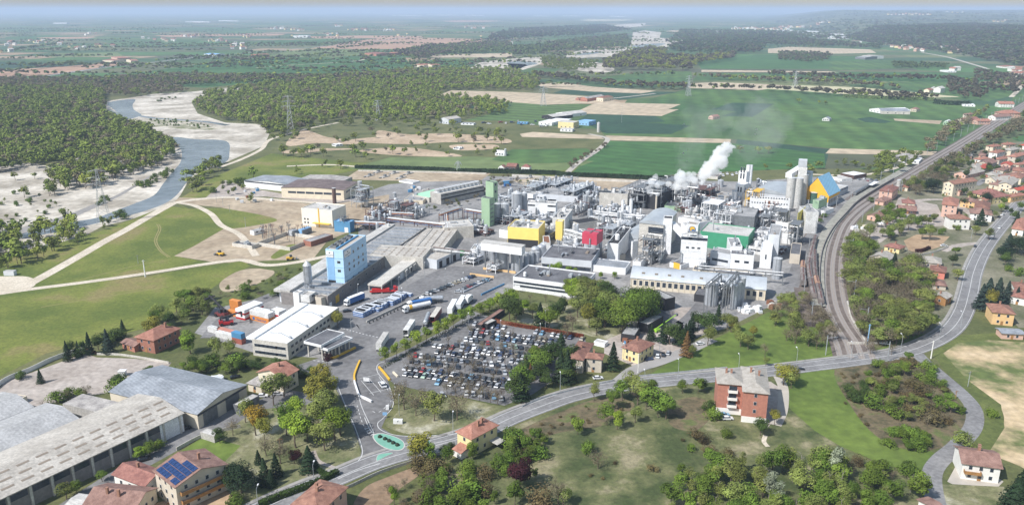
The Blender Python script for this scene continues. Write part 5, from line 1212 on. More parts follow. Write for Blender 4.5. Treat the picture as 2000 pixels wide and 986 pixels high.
lattice(1552,172,140, 'thin pylon at the edge of the pale yellow field', 7)
lattice(895,332,316, 'small lattice mast behind the settling beds', 3)
lattice(530,478,437, 'dark steel gantry mast inside the substation', 4,1, M_galvd, 'gantry_mast', 'mast')
# cooling battery
bld('cooling_battery', 'long concrete cooling battery topped with round fan stacks', 'cooling tower', 861,379, pyb=400, L=(840,374), R=(945,339.5), wall=M_conc, roof=M_conclt, par=.3,
    extra=lambda r, a, b, h: [MB().lathe([(b*.2, h-.2),(b*.165, h+1.2),(b*.19, h+2.6)],16, c=(a*(i+.5)/11, b*.5)).build('fan_stack', M_pipe, r) for i in range(11)] + [MB().box(0, a, -.6,-.1, h*.45, h*.55).box(0, a, -.4,-.1, h*.8, h*.86).build('walkway', M_dark, r)])
bld('shed', 'shed with bright mint green flat roof', 'shed', 838,386, h=4, L=(806,380), R=(853,367), wall=M_conclt, roof=M_mint, par=.1)
bld('shed', 'cream flat roofed shed below the mint green roof', 'shed', 826,391.5, pyb=399, L=(788,390), R=(840,384), wall=M_cream, roof=M_roofgrey, par=.3, clutter=4)
bld('shed', 'small white block behind the mint green roof', 'shed', 806,357, pyb=360, L=(779,353), R=(820,349), wall=M_white, roof=M_rooflt, par=.3)
for px, py in [(739,337),(770,339),(798,340),(722,344),(752,346),(784,348),(1062,349),(1094,350),(1083,355),(1036,347)]:
    g = P(px, py); r = thing('settling_aerator', 'grey aerator plinth on the beige settling beds', 'aerator', (g.x, g.y, 0), R_(58), 'aerators on the settling beds')
    MB().box(-5,5,-2,2,0,.9).build('plinth', M_conc, r); MB().box(-1.2,1.2,-1,1,.9,2.4).build('motor', M_galvd, r); MB().box(-8,-5,-.4,.4,.3,.8).build('walkway', M_galvd, r)
# green tower
bld('green_tower', 'tall slim pale green tower, taller rear block', 'tower', 963.5,356.5, pyb=434, L=(948.5,353.5), R=(972,353), wall=M_greenlt, roof=M_roofdk, win=[('R', [27,22,16],1,1.6,1.8,.3,.7)])
bld('green_tower', 'pale green tower, lower front block with ribbed right side', 'tower', 956,388, pyb=443, L=(940,386), R=(965,384), wall=M_greenlt, roof=M_roofdk, extra=lambda r, a, b, h: [MB().box(a*.2, a*.8,-.12,.02, z, z+.8).build('louvre', M_galvd, r) for z in (3,6,9,12,15)])
SL = 'silos beside the pale green tower'
silo('steel_silo', 'steel silo directly beside the pale green tower', 970.5,399,435,15, M_silo, rings=9, group=SL)
silo('steel_silo', 'second steel silo from the pale green tower', 986,399,435,15.5, M_silo, rings=9, group=SL)
silo('steel_silo', 'large banded steel silo right of the twin silos', 1009,379,419,20, M_silo, rings=12, cone=.5)
silo('steel_silo', 'banded steel silo half behind the large one', 1024,378,414,12, M_silo, rings=12, cone=.5)
# process structures
def plant(px, py, pyt, w, dpt, label, seed, m=None, dense=1.0, th=58):
    rn = random.Random(seed); g = P(px, py); h = topz(g, pyt); m = m or M_galv
    r = thing('process_plant', label, 'process plant', (g.x, g.y, 0), R_(th)); q = MB(); nx = max(1, int(w/5)); ny = max(1, int(dpt/5)); lv = max(2, int(h/4.5)); t = .16
    for i in range(nx+1):
        for j in range(ny+1): x, y = w*i/nx, dpt*j/ny; q.box(x-t, x+t, y-t, y+t, 0, h)
    for k in range(1, lv+1):
        z = h*k/lv
        for i in range(nx+1): q.box(w*i/nx-.12, w*i/nx+.12,0, dpt, z-.2, z)
        for j in range(ny+1): q.box(0, w, dpt*j/ny-.12, dpt*j/ny+.12, z-.2, z)
        if rn.random() < .85: q.box(0, w*rn.uniform(.5,1),0, dpt*rn.uniform(.5,1), z-.14, z-.06)
        for j in (0,1): q.box(0, w, dpt*j-.04, dpt*j+.04, z+1.0, z+1.1)
    q.build('frame', m, r)
    ms = [M_steel, M_pipe, M_galv, M_silo, M_galvd]
    for i in range(int(w*dpt/22*dense) + 2):
        x, y = rn.uniform(1, w-1), rn.uniform(.5, dpt-.5); rad = rn.uniform(.5,1.5); z = rn.choice([0, h/lv, h*.5]); hh = rn.uniform(3,7)
        if rn.random() < .7: v = MB().lathe([(rad*.4, z),(rad, z+.5),(rad, z+hh),(rad*.5, z+hh+.6),(.1, z+hh+.8)],12, c=(x, y))
        else: v = MB().tube((x-hh/2, y, z+1.5),(x+hh/2, y, z+1.5), rad*.8, n=10)
        v.build('vessel', rn.choice(ms), r, smooth=True)
    for k in range(int(5*dense)+2):
        p = MB(); y = rn.uniform(0, dpt); z = rn.uniform(1, h+1); x = rn.uniform(0, w)
        z2 = rn.uniform(1, h+1.5); rad = rn.uniform(.14,.38)
        p.tube((-1, y, z),(x, y, z), rad, n=6).tube((x, y, z),(x, y, z2), rad, n=6).tube((x, y, z2),(x, dpt, z2), rad, n=6)
        p.build('pipe', rn.choice([M_pipe, M_steel, M_white, M_galvd, M_rackred]), r)
    return r
def rack(p0, p1, z, w, label, m=None, pm=None, n=5, roof=None, name='pipe_bridge'):
    A, B = P(*p0, z), P(*p1, z); d = B - A; L = d.length; r = thing(name, label, 'pipe bridge', (A.x, A.y, 0), math.atan2(d.y, d.x)); q = MB(); k = max(2, int(L/9)); m = m or M_galvd
    for i in range(k+1):
        x = L*i/k
        for y in (0, w): q.box(x-.18, x+.18, y-.18, y+.18,0, z)
        q.box(x-.12, x+.12,0, w, z-1.6, z-1.3).box(x-.12, x+.12,0, w, z-.2, z)
    for y in (0, w):
        q.box(0, L, y-.1, y+.1, z-1.7, z-1.5).box(0, L, y-.1, y+.1, z-.15, z+.05)
        for i in range(k): q.tube((L*i/k, y, z-1.6),(L*(i+1)/k, y, z),.07, n=4, cap=False)
    q.build('frame', m, r); rn = random.Random(int(L*10))
    for i in range(n):
        y = w*(i+.5)/n; rad = w/n*.34; zz = z + rad if i % 2 else z - 1.2
        MB().tube((0, y, zz),(L, y, zz), rad, n=8).build('pipe', (pm or [M_pipe, M_white, M_steel, M_rackred, M_rackblue])[i % len(pm or [1]*5)], r, smooth=True)
    if roof: MB().box(-.5, L+.5,-.3, w+.3, z+.9, z+1.3).build('cover', roof, r)
    return r
rb = [M_rackblue, M_pipe, M_rackred, M_white, M_orp]
rack((690,434),(752,437),6,3.5,'blue and red pipe bridge leaving the blue shed',M_rackred,rb)
rack((754,427),(866,440),8,4,'long pipe bridge with white main running toward the warehouse',M_rackred,rb)
rack((866,418),(903,406),8,4,'pipe bridge rising toward the scrub',M_rackred,rb); rack((906,410),(944,416),8,4,'pipe bridge ending at the pale green tower',M_rackred,rb)
rack((866,418),(868,446),7.5,3,'short pipe bridge stub over the warehouse corner',M_rackred,rb)
rack((690,470),(760,476),2.2,2,'low pale green pipes beside the tanks',M_galvd,[M_pgreen,M_pgreen,M_white],3)
rack((745,466),(820,444),2.5,2,'low pale green pipe run along the grass strip',M_galvd,[M_pgreen,M_white,M_pgreen],3)
rack((845,484),(918,492),8,2,'pipe bridge crossing over the warehouse roof to the silo group',M_galvd,[M_pipe,M_rackred,M_white],3)
rack((760,416),(806,418),5,3,'pipe run behind the shorter steel chimney',M_rackred,rb)
for i, (px, py, pyt, w, d, lab, m) in enumerate([
 (706,408,372,14,10,'steel boiler structure around the tall bare chimney',M_galv),(735,430,412,22,10,'rust coloured equipment racks right of the blue shed',M_rackred),
 (772,424,395,10,9,'boiler frame round the shorter steel chimney',M_galv),(795,424,402,14,10,'red brown pipework beside the pipe bridge',M_rackred),(812,428,410,16,9,'grey pumps and pipes by the scrub',M_galv),
 (723,450,440,26,12,'low equipment yard below the pipe bridge',M_galvd),(745,470,458,20,10,'dark tank platform next to the pale green pipes',M_galvd),
 (1000,405,388,20,14,'pipework crown behind the banded silos',M_galv),(1045,385,366,40,16,'equipment racks in front of the settling beds',M_galv),(1085,378,362,40,12,'pipe racks below the settling beds',M_galv),
 (1010,444,424,20,12,'steaming equipment deck behind the yellow block',M_galv),(1060,432,424,18,10,'clutter of pipes below the white office block',M_galv),(1120,395,375,40,14,'long white framed condensers beside blue trailers',M_galv),
 (1160,410,402,28,12,'pipe frame left of the cream block',M_galv),(1200,424,414,26,12,'white pipe racks below the cream block',M_galv),(1170,440,430,26,12,'pipework around the thin steel column',M_galvd),
 (1256,410,368,26,14,'dark evaporator structure with thick steel pipes',M_galvd),(1290,408,362,26,14,'evaporator structure with many cream columns',M_galv),(1325,404,355,24,16,'tall dark distillation frame behind the green tank deck',M_galvd),(1350,408,372,16,12,'steel frame at the right of the distillation plant',M_galvd),
 (1385,395,372,24,14,'rusty framed tank group beneath the tall steam plume',M_rackred),(1400,440,400,22,12,'white framed plant right of the small white tower',M_white),(1425,450,420,24,12,'open white structure above the green building',M_white),
 (1450,440,420,26,14,'dark louvred condenser deck beside the brown block',M_galvd),(1500,445,425,22,12,'pipes behind the tall white corner block',M_galvd),(1532,450,415,12,10,'steel frame by the olive yellow panel',M_galvd),
 (1196,470,448,20,10,'tubular plant deck right of the crimson block',M_galv),(1230,460,440,16,10,'pipes behind the white tank house',M_galv),
 (1272,520,470,9,9,'dark slender lattice towers between white buildings',M_galvd),(1288,518,462,8,9,'tall dark elevator frame between white buildings',M_galvd),
 (1430,485,470,14,8,'conveyor clutter in front of the green building',M_galvd),(1478,480,462,14,10,'dark pipes right of the green building',M_galvd),(1556,482,440,14,6,'steel stair frame beside the white end block',M_galvd),
 (925,520,506,16,8,'white pipes and pumps left of the front silos',M_white),(968,535,520,9,6,'red and white pump frame at the silo feet',M_white),(1075,470,455,16,8,'deck of pipes below the yellow block',M_galvd),
 (1412,598,560,5,8,'steel stair tower between the grey silos',M_galvd),(1200,505,488,6,8,'pipe frame between crimson block and white tank house',M_galv),(1345,520,505,10,6,'vents beside the white central building',M_galv),
 (1515,420,405,20,10,'vents behind the rust stained building',M_galv),(1030,445,432,12,8,'silver ducting behind the yellow block',M_galv),(1110,490,474,12,8,'pipework between silos and crimson block',M_galv),
 (1220,440,432,20,10,'pipes in front of the evaporator structure',M_galv),(1130,425,408,20,12,'conveyor frame behind the pale concrete basins',M_galvd),
 (1480,408,375,14,10,'yellow framed bucket elevator right of the twin white tower',M_yelp),(1500,385,362,16,10,'inclined conveyors behind the white tower',M_galv)]):
    plant(px, py, pyt, w, d, lab, 100+i, m, 1.2)
for px, pyt, pyb, w, lab, m in [(1178,422,451,7,'thin steel column tank with dark cap',M_steel),(1201,429,450,5,'thin beige column beside the steel column',M_beige),(1216,392,425,6,'white process column left of the evaporators',M_white),(1232,390,425,7,'slim white cylinder before the cream block',M_white),(1226,404,425,8,'short white tank below the cream block',M_white),(1281,383,416,3.6,'slim cream stack on the curved roof',M_beige),(1317,365,402,2.4,'thin white stack under the middle steam puff',M_white),(1248,361,385,2.2,'thin dark flue before the white membrane roof',M_galvd),(1264,378,392,2.2,'short dark flue in front of the membrane roof',M_galvd),
  (1143,383,412,9,'grey cylinder behind the white office block',M_silo),(1148,375,405,8,'taller grey cylinder behind the white office block',M_silo),(1153,384,408,8,'dark grey cylinder beside the cream block',M_galvd),(1434,374,400,10,'white tank with tall neck left of the white twin tower',M_white),(1374,385,400,13,'round grey tank under the rusty walkway',M_silo),(1390,387,402,13,'second round grey tank under the rusty walkway',M_silo),(1408,384,402,12,'third round grey tank under the rusty walkway',M_silo),(1408,353,366,11,'grey tank on the yard edge behind the flat roof',M_silo),
  (1480,350,375,7,'dark grey hopper behind the rust stained building',M_galvd),(1370,352,366,2.6,'white vent stack under the tall plume',M_white)]:
    silo('process_tank' if w > 4 else 'vent_stack', lab, px, pyt, pyb, w, m, 'tank' if w > 4 else 'stack', rail=w > 8)
rn = random.Random(41)
for i, (px, py) in enumerate([(1035,440),(1065,442),(1125,465),(1140,398),(1100,372),(1160,385),(1225,450),(1262,425),(1345,418),(1385,418),(1475,445),(1535,490),(1440,405),(1365,398),(1255,484),(1430,512),(1130,508),(950,450),(965,455),(985,440)]):
    plant(px, py, py - rn.uniform(5,11), rn.choice([14,18,24]), rn.choice([8,11]), 'grey and white pipework, ducts and small vessels packed between the buildings', 300+i, rn.choice([M_galv, M_galvd, M_white, M_rackred]),1.0, rn.choice([58,148]))
# main blocks
big = [
 ('office_block','white block with small windows behind the yellow block','building',(1085.6,397.7),428,None,(1031,395),(1098,394),M_white,M_conc,[('L',[14,9.5,5],3,3.4,1.2,.03,.25),('L',[14,9.5],2,3.4,1.2,.78,.97)],5),
 ('annex','white and grey annex right of the steaming deck','building',(1104,426.6),456,None,(1079,425),(1118,420),M_offw,M_rooflt,[('L',[12],2,1.2,1.8)],2),
 ('concrete_basin','beige open concrete basins behind the annex','basin',(1131,437),452,None,(1112,430),(1152,422),M_conclt,M_dark,[],0),
 ('yellow_block','large block clad in plain yellow sheet','building',(1052,447),485,None,(991.5,443),(1085,433),M_yellow,M_rooflt,[],10),
 ('yellow_block','narrow yellow return at the right of the large yellow block','building',(1098.5,433),470,None,(1085,432),(1102,430),M_yellow,M_rooflt,[],0),
 ('service_building','long grey building with rusty roof strip below the yellow block','building',(1075,474),500,None,(1062,474),(1099,460),M_offw,M_rust,[('R',[8,4],4,2.4,1.3)],0),
 ('service_building','small white block with louvres behind the green container','building',(938,487),500,None,(919,486),(946,478),M_white,M_conc,[],2),
 ('gallery_building','long pale grey gallery building behind the young trees','building',(1155.6,510),531,None,(1057.5,501.5),(1172,500),M_lgrey,M_roofdk,[('L',[1.2],10,6,2.0)],6),
 ('tank_house','white windowless block right of the crimson block','building',(1208,476),516,None,(1186.5,474),(1233,461),M_white,M_dark,[],9),
 ('annex','narrow white tower at the right of the tank house','building',(1236,472),506,None,(1233,471),(1242,468),M_white,M_conc,[],0),
 ('cream_block','cream block with dark slot windows and equipment roof','building',(1226,379),412,None,(1171,376),(1241,373),M_conclt,M_roofgrey,[('L',[14],2,6,1.3,.65,.98)],9),
 ('white_tower','square white stair tower joined to the curved roof hall','building',(1313.5,427),497,None,(1296,426),(1325,422),M_white,M_dark,[('R',[6,10,14],2,2,1.6)],0),
 ('central_block','big white central building with three dark window bands','building',(1382,465),524,None,(1331,461.5),(1389,461),M_white,M_offw,[('L',[17.5],3,6.5,1.8,.06,.94),('L',[12],3,1.8,1.1,.2,.85),('R',[17,12],2,1.6,1.2)],3),
 ('annex','low white annex with yellow roller door','building',(1330,518),527,None,(1308,512),(1345,505),M_white,M_roofdk,[],2),
 ('emblem_block','white block carrying a round orange and blue emblem','building',(1364,439),475,None,(1342,437),(1368,436),M_white,M_conc,[],1),
 ('green_block','long green clad building behind the central block','building',(1462,462),494,None,(1368,451),(1475,454),M_green,M_rooflt,[],2),
 ('annex','white low building with two small windows right of centre','building',(1473,499),526,None,(1427,495),(1480,490),M_white,M_roofdk,[('L',[4],2,2.8,1.5,.1,.9)],6),
 ('annex','white plain block behind the low two window building','building',(1450,482),515,None,(1427,481),(1482,466),M_white,M_roofgrey,[],6),
 ('link_building','grey banded link building between white blocks','building',(1427,497),522,None,(1388,490),(1440,487),M_lgrey,M_roofgrey,[('L',[3.2],1,10,1.6)],0),
 ('corner_block','white front block with one dark slit window','building',(1508,490),525,None,(1486,488),(1530,476),M_white,M_white,[('L',[7],1,.9,3,.4,.6)],0),
 ('corner_block','taller grey white block stepping up behind the slit window block','building',(1523,459),512,None,(1501,457),(1545,440),M_lgrey,M_roofgrey,[],2),
 ('service_building','low dark roofed service strip before the barrel roofs','building',(1490,541),553,None,(1353,526),(1500,534),M_cream,M_roofdk,[('L',[2.4],14,2.4,1.0)],4),
 ('brown_block','dark brown hopper block with white cone on top','building',(1486,412),436,None,(1471,410),(1488,406),M_brown,M_conc,[],2),
 ('white_hall','white building with rust streaked facade before the concrete silos','building',(1543,391),415,None,(1465,386),(1549,388),M_white,M_rooflt,[('L',[10,6],14,1,1,.03,.97)],0),
 ('stone_tower','square grey block at the left of the rust streaked building','building',(1462,378),402,None,(1450,376),(1468,372),M_conc,M_roofgrey,[('L',[13],1,1.2,1.2)],0),
 ('white_step_tower','white tower with tall dark slots, lower front part','tower',(1454,361.5),398,None,(1437,359.5),(1463,353),M_white,M_white,[('L',[11],2,1.2,4,.2,.8)],0),
 ('white_step_tower','white tower with tall slots, upper part with flat brown cap','tower',(1458.6,336),388,None,(1443,334),(1463.6,334),M_white,M_beige,[('L',[23,18],2,1.3,4.5,.15,.85)],0),
 ('white_low_hall','white low halls before the rust streaked building','building',(1495,428),440,None,(1428,420),(1510,415),M_white,M_white,[],4),
 ('white_low_hall','small white hall right of the brown block','building',(1522,422),434,None,(1500,420),(1530,416),M_white,M_rooflt,[],2),
 ('end_block','tall white end block with lattice front right of the olive panel','building',(1575,414),456,None,(1561,402),(1588,405),M_offw,M_roofgrey,[],3),
 ('annex','grey gallery below the concrete silos','building',(1595,413),424,None,(1560,408),(1612,404),M_offw,M_roofgrey,[],2),
 ('small_tower','small white tower with single dark window','tower',(1388,394.5),424,None,(1375,393),(1401,388),M_white,M_rust,[('L',[12],1,2,1.8)],0),
 ('annex','white shed with rusty roof left of the white step tower','building',(1425,402),416,None,(1411,400),(1438,391),M_white,M_rust,[],0),
 ('flat_hall','huge pale grey flat roofed hall at the back of the works','building',(1425,384),396,None,(1348,365),(1440,377),M_conc,M_roofgrey,[],4),
 ('flat_hall','grey flat roofed hall below the white roof, back row','building',(1275,378),386,None,(1205,369),(1318,360),M_conc,M_roofgrey,[],0),
 ('back_building','cream long building behind the works near parked vans','building',(1402,345),351,None,(1358,341),(1405,340),M_conclt,M_roofbr,[],0),
 ('green_deck','pale green tank deck below the distillation frame','building',(1335,404),414,None,(1298,401),(1343,400),M_greenlt,M_galvd,[],5),
 ('service_building','low beige annex at the foot of the crimson block silos','building',(1196,502),514,None,(1176,495),(1210,492),M_beige,M_conc,[],1),
 ('flat_store','white flat roofed store below the tank house','building',(1222,524),537,None,(1157,517),(1232,516),M_white,M_corr,[],0),
 ('annex','small pump house with blue doors beside the tracks','building',(1563,497),516,None,(1543,495),(1566,483),M_beige,M_roofdk,[],0),
 ('annex','silver clad annex right of the two concrete silos row','building',(1600,392),418,None,(1588,390),(1604,384),M_greenlt,M_galv,[],1),
 ('annex','white pump building by the railway below the amber gable','building',(1612,412),421,None,(1590,408),(1618,404),M_white,M_roofgrey,[],0),
 ('annex','long low roof left of the silver lattice tower yard','building',(1262,440),450,None,(1215,436),(1276,432),M_offw,M_roofgrey,[],3),
 ('annex','white flat roofed link with long pipes, centre of the works','building',(1345,440),455,None,(1330,436),(1395,425),M_white,M_rooflt,[],5),
 ('annex','cream hall roof left of the small white tower','building',(1372,412),422,None,(1338,408),(1378,406),M_offw,M_rooflt,[],1),
 ('workshop','white low workshop behind the white office block','building',(1128,384),396,None,(1045,378),(1150,368),M_lgrey,M_roofgrey,[],8),
 ('workshop','small white cabin block in front of the equipment racks','building',(1041,380),392,None,(1029,377),(1046,373),M_white,M_conc,[],0),
]
for name, lab, cat, (cx, ty), pyb, h, L_, R2, wm_, rm_, wn, cl in big:
    ex = None
    if 'emblem' in lab:
        def ex(r, a, b, h):
            s = MB().tube((-.05, b*.5, h-3.4),(-.20, b*.5, h-3.4),2.2, n=24).build('emblem', M_bluep, r)
            MB().tube((-.2, b*.5, h-3.1),(-.3, b*.5, h-3.1),1.7, n=24).build('orange_disc', M_yelp, s)
            MB().tube((-.3, b*.42, h-4.3),(-.36, b*.42, h-4.3),1.1, n=16).build('blue_wave', M_bluep, s)
    elif 'yellow roller' in lab: ex = lambda r, a, b, h: MB().box(-.08,.05, b*.1, b*.65,0,3.6).build('roller_door', M_yelp, r)
    elif 'brown hopper' in lab: ex = lambda r, a, b, h: MB().lathe([(a*.35, h),(a*.1, h+2.5)],14, c=(a/2, b/2)).build('cone', M_white, r)
    elif 'rust streaked' in lab and 'white building' in lab: ex = lambda r, a, b, h: [MB().box(-.08,.02, b*t, b*(t+.02),1, h-1.5).build('rust_streak', M_rust, r) for t in (.36,.40,.48,.50,.52,.60,.28)]
    elif 'three dark window' in lab: ex = lambda r, a, b, h: [MB().box(-.05,.02,0, b, z, z+.12).build('panel_joint', M_grey, r) for z in (5.5,9.5,14.5)]
    elif name == 'yellow_block' and 'large' in lab and 'return' not in lab: ex = lambda r, a, b, h: MB().box(-.1,.02,.2, b-.2,0, h*.40).build('open_ground_floor', M_dark, r)
    elif name == 'gallery_building': ex = lambda r, a, b, h: [MB().box(-.2,.02,0, b, h*.40, h).build('cladding', M_lgrey, r), MB().box(-.06,.02,.3, b-.3,.2, h*.38).build('open_ground_floor', M_dark, r)]
    r = bld(name, lab, cat, cx, ty, pyb=pyb, h=h, L=L_, R=R2, wall=wm_, roof=rm_, win=wn, clutter=cl, extra=ex)
bld('curved_hall', 'white building with big silver curved roof and glazed front', 'building', 1296,440, pyb=497, L=(1249,435), R=(1322,414), wall=M_conclt, roof=M_barrel, rt='bx', rh=2.2, ov=.4, win=[('L', [15,8],2,6,4,.05,.55)], clutter=0)
bld('curved_hall', 'low silver curved roof hall left of the glazed building', 'building', 1250,468, pyb=490, L=(1209,462), R=(1282,440), wall=M_lgrey, roof=M_barrel, rt='bx', rh=3.5, ov=.3)
bld('curved_hall', 'silver arched roof between rust streaked building and silos', 'building', 1535,382, h=8, L=(1468,374), R=(1560,366), wall=M_lgrey, roof=M_barrel, rt='bx', rh=3, ov=.3)
bld('membrane_hall', 'bright white low pitched roof at the back of the works', 'building', 1283,380, h=12, L=(1236,372), R=(1322,361), wall=M_dark, roof=M_white, rt='flat', par=.1)
def arches(r, a, b, h):
    for i in range(9): MB().box(a+.05, a+.12, b*(.1+.09*i), b*(.15+.09*i), h, h+2.2*math.sin(math.pi*(.12+.09*i))+.2).build('window', M_glass, r)
bld('barrel_hall', 'long beige hall with silver barrel roof and dark square windows', 'hall', 1495,566, pyb=587, L=(1233,542), R=(1510,551), wall=M_creamhall, roof=M_barrel, rt='by', rh=4.5, ov=.5, win=[('L', [3.4],22,2.0,2.8,.01,.99)],
    extra=lambda r, a, b, h: [MB().box(-.25,.02, b*i/22-.2, b*i/22+.2,0, h).build('pilaster', M_cream, r) for i in range(23)] + [MB().box(a*.12, a*.3, b*t, b*t+1.6, h+2.2, h+2.9).build('rooflight', M_trans, r) for t in (.9,.8,.7,.6,.46)])
# front offices
bld('office_building', 'low white office building with dark flat roof and ribbon windows', 'office building', 1138,558, pyb=584, L=(1002,540), R=(1163,545), wall=M_white, roof=M_roofdk, par=.7, clutter=9,
    extra=lambda r, a, b, h: [MB().box(-.06,.02,.4, b-.4, z, z+1.2).build('ribbon_window', M_glass, r) for z in (2.0, h-3.4)] + [MB().box(.4, a-.4,-.06,.02, z, z+1.2).build('ribbon_window', M_glass, r) for z in (2.0, h-3.4)])
bld('carport', 'open shed with pale roof and dark interior below the barrel hall', 'shed', 1300,584, h=6.5, L=(1268,569), R=(1319,570), wall=M_dark, roof=M_roofgrey, rt='flat', par=.3)
bld('shed', 'lean-to with pale roof in the maintenance yard', 'shed', 1266,634, h=4.5, L=(1248,629), R=(1296,608), wall=M_dark, roof=M_rooflt, par=.2)
bld('shed', 'dark pergola roof behind the yellow house', 'shed', 1240,655, h=4, L=(1213,651), R=(1250,641), wall=M_dark, roof=M_roofgrey, par=.2)
bld('shed', 'white hut cluster beside the car park end', 'shed', 1181,671, pyb=679, L=(1160,666), R=(1188,663), wall=M_white, roof=M_rooflt, par=.2)
bld('shed', 'small dark canopy with blue edge beneath the grey silos', 'canopy', 1385,578, h=4, L=(1356,574), R=(1392,568), wall=M_dark, roof=M_roofdk, par=.2)
bld('bike_shelter', 'long shelter roof of brown and pale sheets by the car park', 'shelter', 940,635, h=3, L=(930,633), R=(985,605), wall=M_dark, roof=M_tilebr, par=.1)
bld('bike_shelter', 'pale translucent roofed end of the shelter by the car park', 'shelter', 952,633, h=3.0, L=(942,630), R=(970,620), wall=M_dark, roof=M_rooflt, par=.1)
for i, (cx, ty, pyb, L_, R2, wm_, rm_) in enumerate([(1400,437,448,(1325,424),(1410,428),M_white,M_rooflt),(1474,424,452,(1408,418),(1482,416),M_galvd,M_roofgrey),(1340,398,404,(1300,392),(1346,392),M_offw,M_rooflt),(1262,452,470,(1240,449),(1270,444),M_offw,M_roofgrey),
  (1150,468,486,(1100,460),(1160,460),M_white,M_rooflt),(1130,478,492,(1098,473),(1145,466),M_white,M_corr),(1095,440,452,(1075,436),(1104,432),M_offw,M_rooflt),(1200,440,452,(1165,434),(1212,430),M_offw,M_roofgrey),(1175,455,468,(1150,450),(1190,446),M_white,M_rooflt),
  (1420,446,456,(1392,442),(1430,438),M_white,M_conc),(1500,452,470,(1478,449),(1508,444),M_white,M_roofgrey),(1540,436,452,(1515,432),(1550,426),M_white,M_rooflt),(1550,458,478,(1528,455),(1558,448),M_offw,M_rooflt),
  (1488,484,498,(1462,480),(1496,474),M_offw,M_roofgrey),(1500,470,486,(1482,467),(1506,462),M_white,M_white),(1290,500,512,(1270,498),(1300,490),M_offw,M_conc),(1252,512,526,(1236,510),(1262,504),M_white,M_rooflt),(1062,384,393,(1040,381),(1072,376),M_lgrey,M_rooflt),(1152,372,380,(1120,368),(1165,364),M_offw,M_rooflt),
  (1082,424,434,(1058,420),(1092,416),M_white,M_corr),(1005,452,468,(975,448),(1014,442),M_white,M_roofgrey),(1430,408,416,(1408,405),(1440,400),M_white,M_rooflt),(1370,424,436,(1350,421),(1378,416),M_white,M_corr),(1040,462,480,(1015,458),(1046,452),M_offw,M_rust),(1180,420,430,(1152,416),(1190,411),M_offw,M_conc)]):
    bld('works_block', 'plain pale flat roofed block wedged among pipes in the works core', 'building', cx, ty, pyb=pyb, L=L_, R=R2, wall=wm_, roof=rm_, clutter=4, win=[('L', [2.5],3,2.2,1.1)] if i % 2 else [])
rack((1158,414),(1252,424),6,4,'white pipe racks in front of the cream block',M_galv,[M_white,M_pipe]*3); rack((1150,424),(1245,434),6,3,'second row of white pipe racks before the cream block',M_galv,[M_white,M_pipe]*3); rack((1102,452),(1138,462),9,2.5,'pale enclosed conveyor between yellow block and crimson block',M_offw,[M_white],3,M_offw)
# silo groups
G1 = 'front silos before the yellow block'
for px, pyt, pyb, w in [(980.5,490,527,23.5),(1009.5,491,530,23)]: silo('steel_silo', 'big grey front silo below the white hopper gallery', px, pyt, pyb, w, M_silo, rings=2, group=G1)
for px, pyt, pyb, w in [(944.5,481,508,19),(961.5,482,509,17)]: silo('steel_silo', 'grey cone topped silo left of the big front pair', px, pyt, pyb, w, M_silo, rings=6, cone=.5, group=G1)
for px, pyt, pyb, w in [(1027,495,520,12),(1038,494,516,10),(1048,493,514,11)]: silo('steel_silo', 'smaller dark silo right of the big front pair', px, pyt, pyb, w, M_grey, group=G1)
for px, pyt, pyb, w in [(1046,487,505,17),(1057,482,502,15),(1063,478,500,16)]: silo('process_tank', 'short pale domed tank behind the front silos', px, pyt, pyb, w, M_silo, 'tank', dome=True, rail=False)
g0 = P(1019,484,15); o_, rz_, a_, b_, h_ = frame(1019,483, None, 17,(939,473),(1024,478))
r = thing('hopper_gallery', 'long white box gallery above the front silos', 'gallery', o_, rz_); MB().box(0, max(5, a_),0, b_, 12.2,17).build('wall', M_white, r); MB().box(-.2, max(5, a_)+.2,-.2, b_+.2,17,17.3).build('roof', M_rooflt, r)
for y in (2, b_*.35, b_*.7, b_-2): MB().box(2,2.6, y, y+.6,0,12.2).build('leg', M_galvd, r)
G2 = 'silos under the crimson block'
for px, pyb, w in [(1146.5,503,12.5),(1161,505,13),(1171,499,10)]: silo('steel_silo', 'grey silo carrying the crimson block', px, 470, pyb, w, M_silo, group=G2, h=13.5, rail=False)
o_, rz_, a_, b_, h_ = frame(1166,457.5, None, 21,(1137,454),(1178,452.5))
r = thing('crimson_block', 'crimson red box standing on grey silos', 'plant block', o_, rz_); MB().box(0, a_, 0, b_, 14.3,21).build('wall', M_red, r); MB().box(.2, a_-.2, b_*.45, b_*.5,21,21.4).box(a_*.4, a_*.5,.2, b_-.2,21,21.4).build('roof_duct', M_galvd, r); MB().tube((-.3, b_*.45,13),(-.3, b_*.45,18),.5, n=8).build('pipe', M_steel, r)
G3 = 'grey silos before the barrel hall'
silo('concrete_silo', 'widest grey silo, standing alone left of the stair tower', 1391,556,598,25, M_silo, group=G3, cone=.06)
for px, pyt, pyb, w, lab in [(1433,558,604,13,'front grey silo of the row of three before the barrel hall'),(1440,551,598,14,'middle grey silo of the row of three before the barrel hall'),(1447,544,594,15.5,'rear grey silo of the row of three before the barrel hall'),(1410,548,585,12,'grey silo behind the stair tower'),(1416,540,575,10,'small rear silo behind the stair tower')]:
    silo('concrete_silo', lab, px, pyt, pyb, w, M_silo, group=G3, cone=.06)
rack((1384,557),(1410,535),15,1.6,'steel catwalk over the widest grey silo',M_galvd,[M_galvd],2,name='catwalk'); rack((1420,557),(1444,531),17,1.6,'steel catwalk along the row of three silos',M_galvd,[M_galvd],2,name='catwalk')
silo('concrete_silo', 'grey tank beside the slit window block', 1518,506,546,17, M_silo, cone=.1)
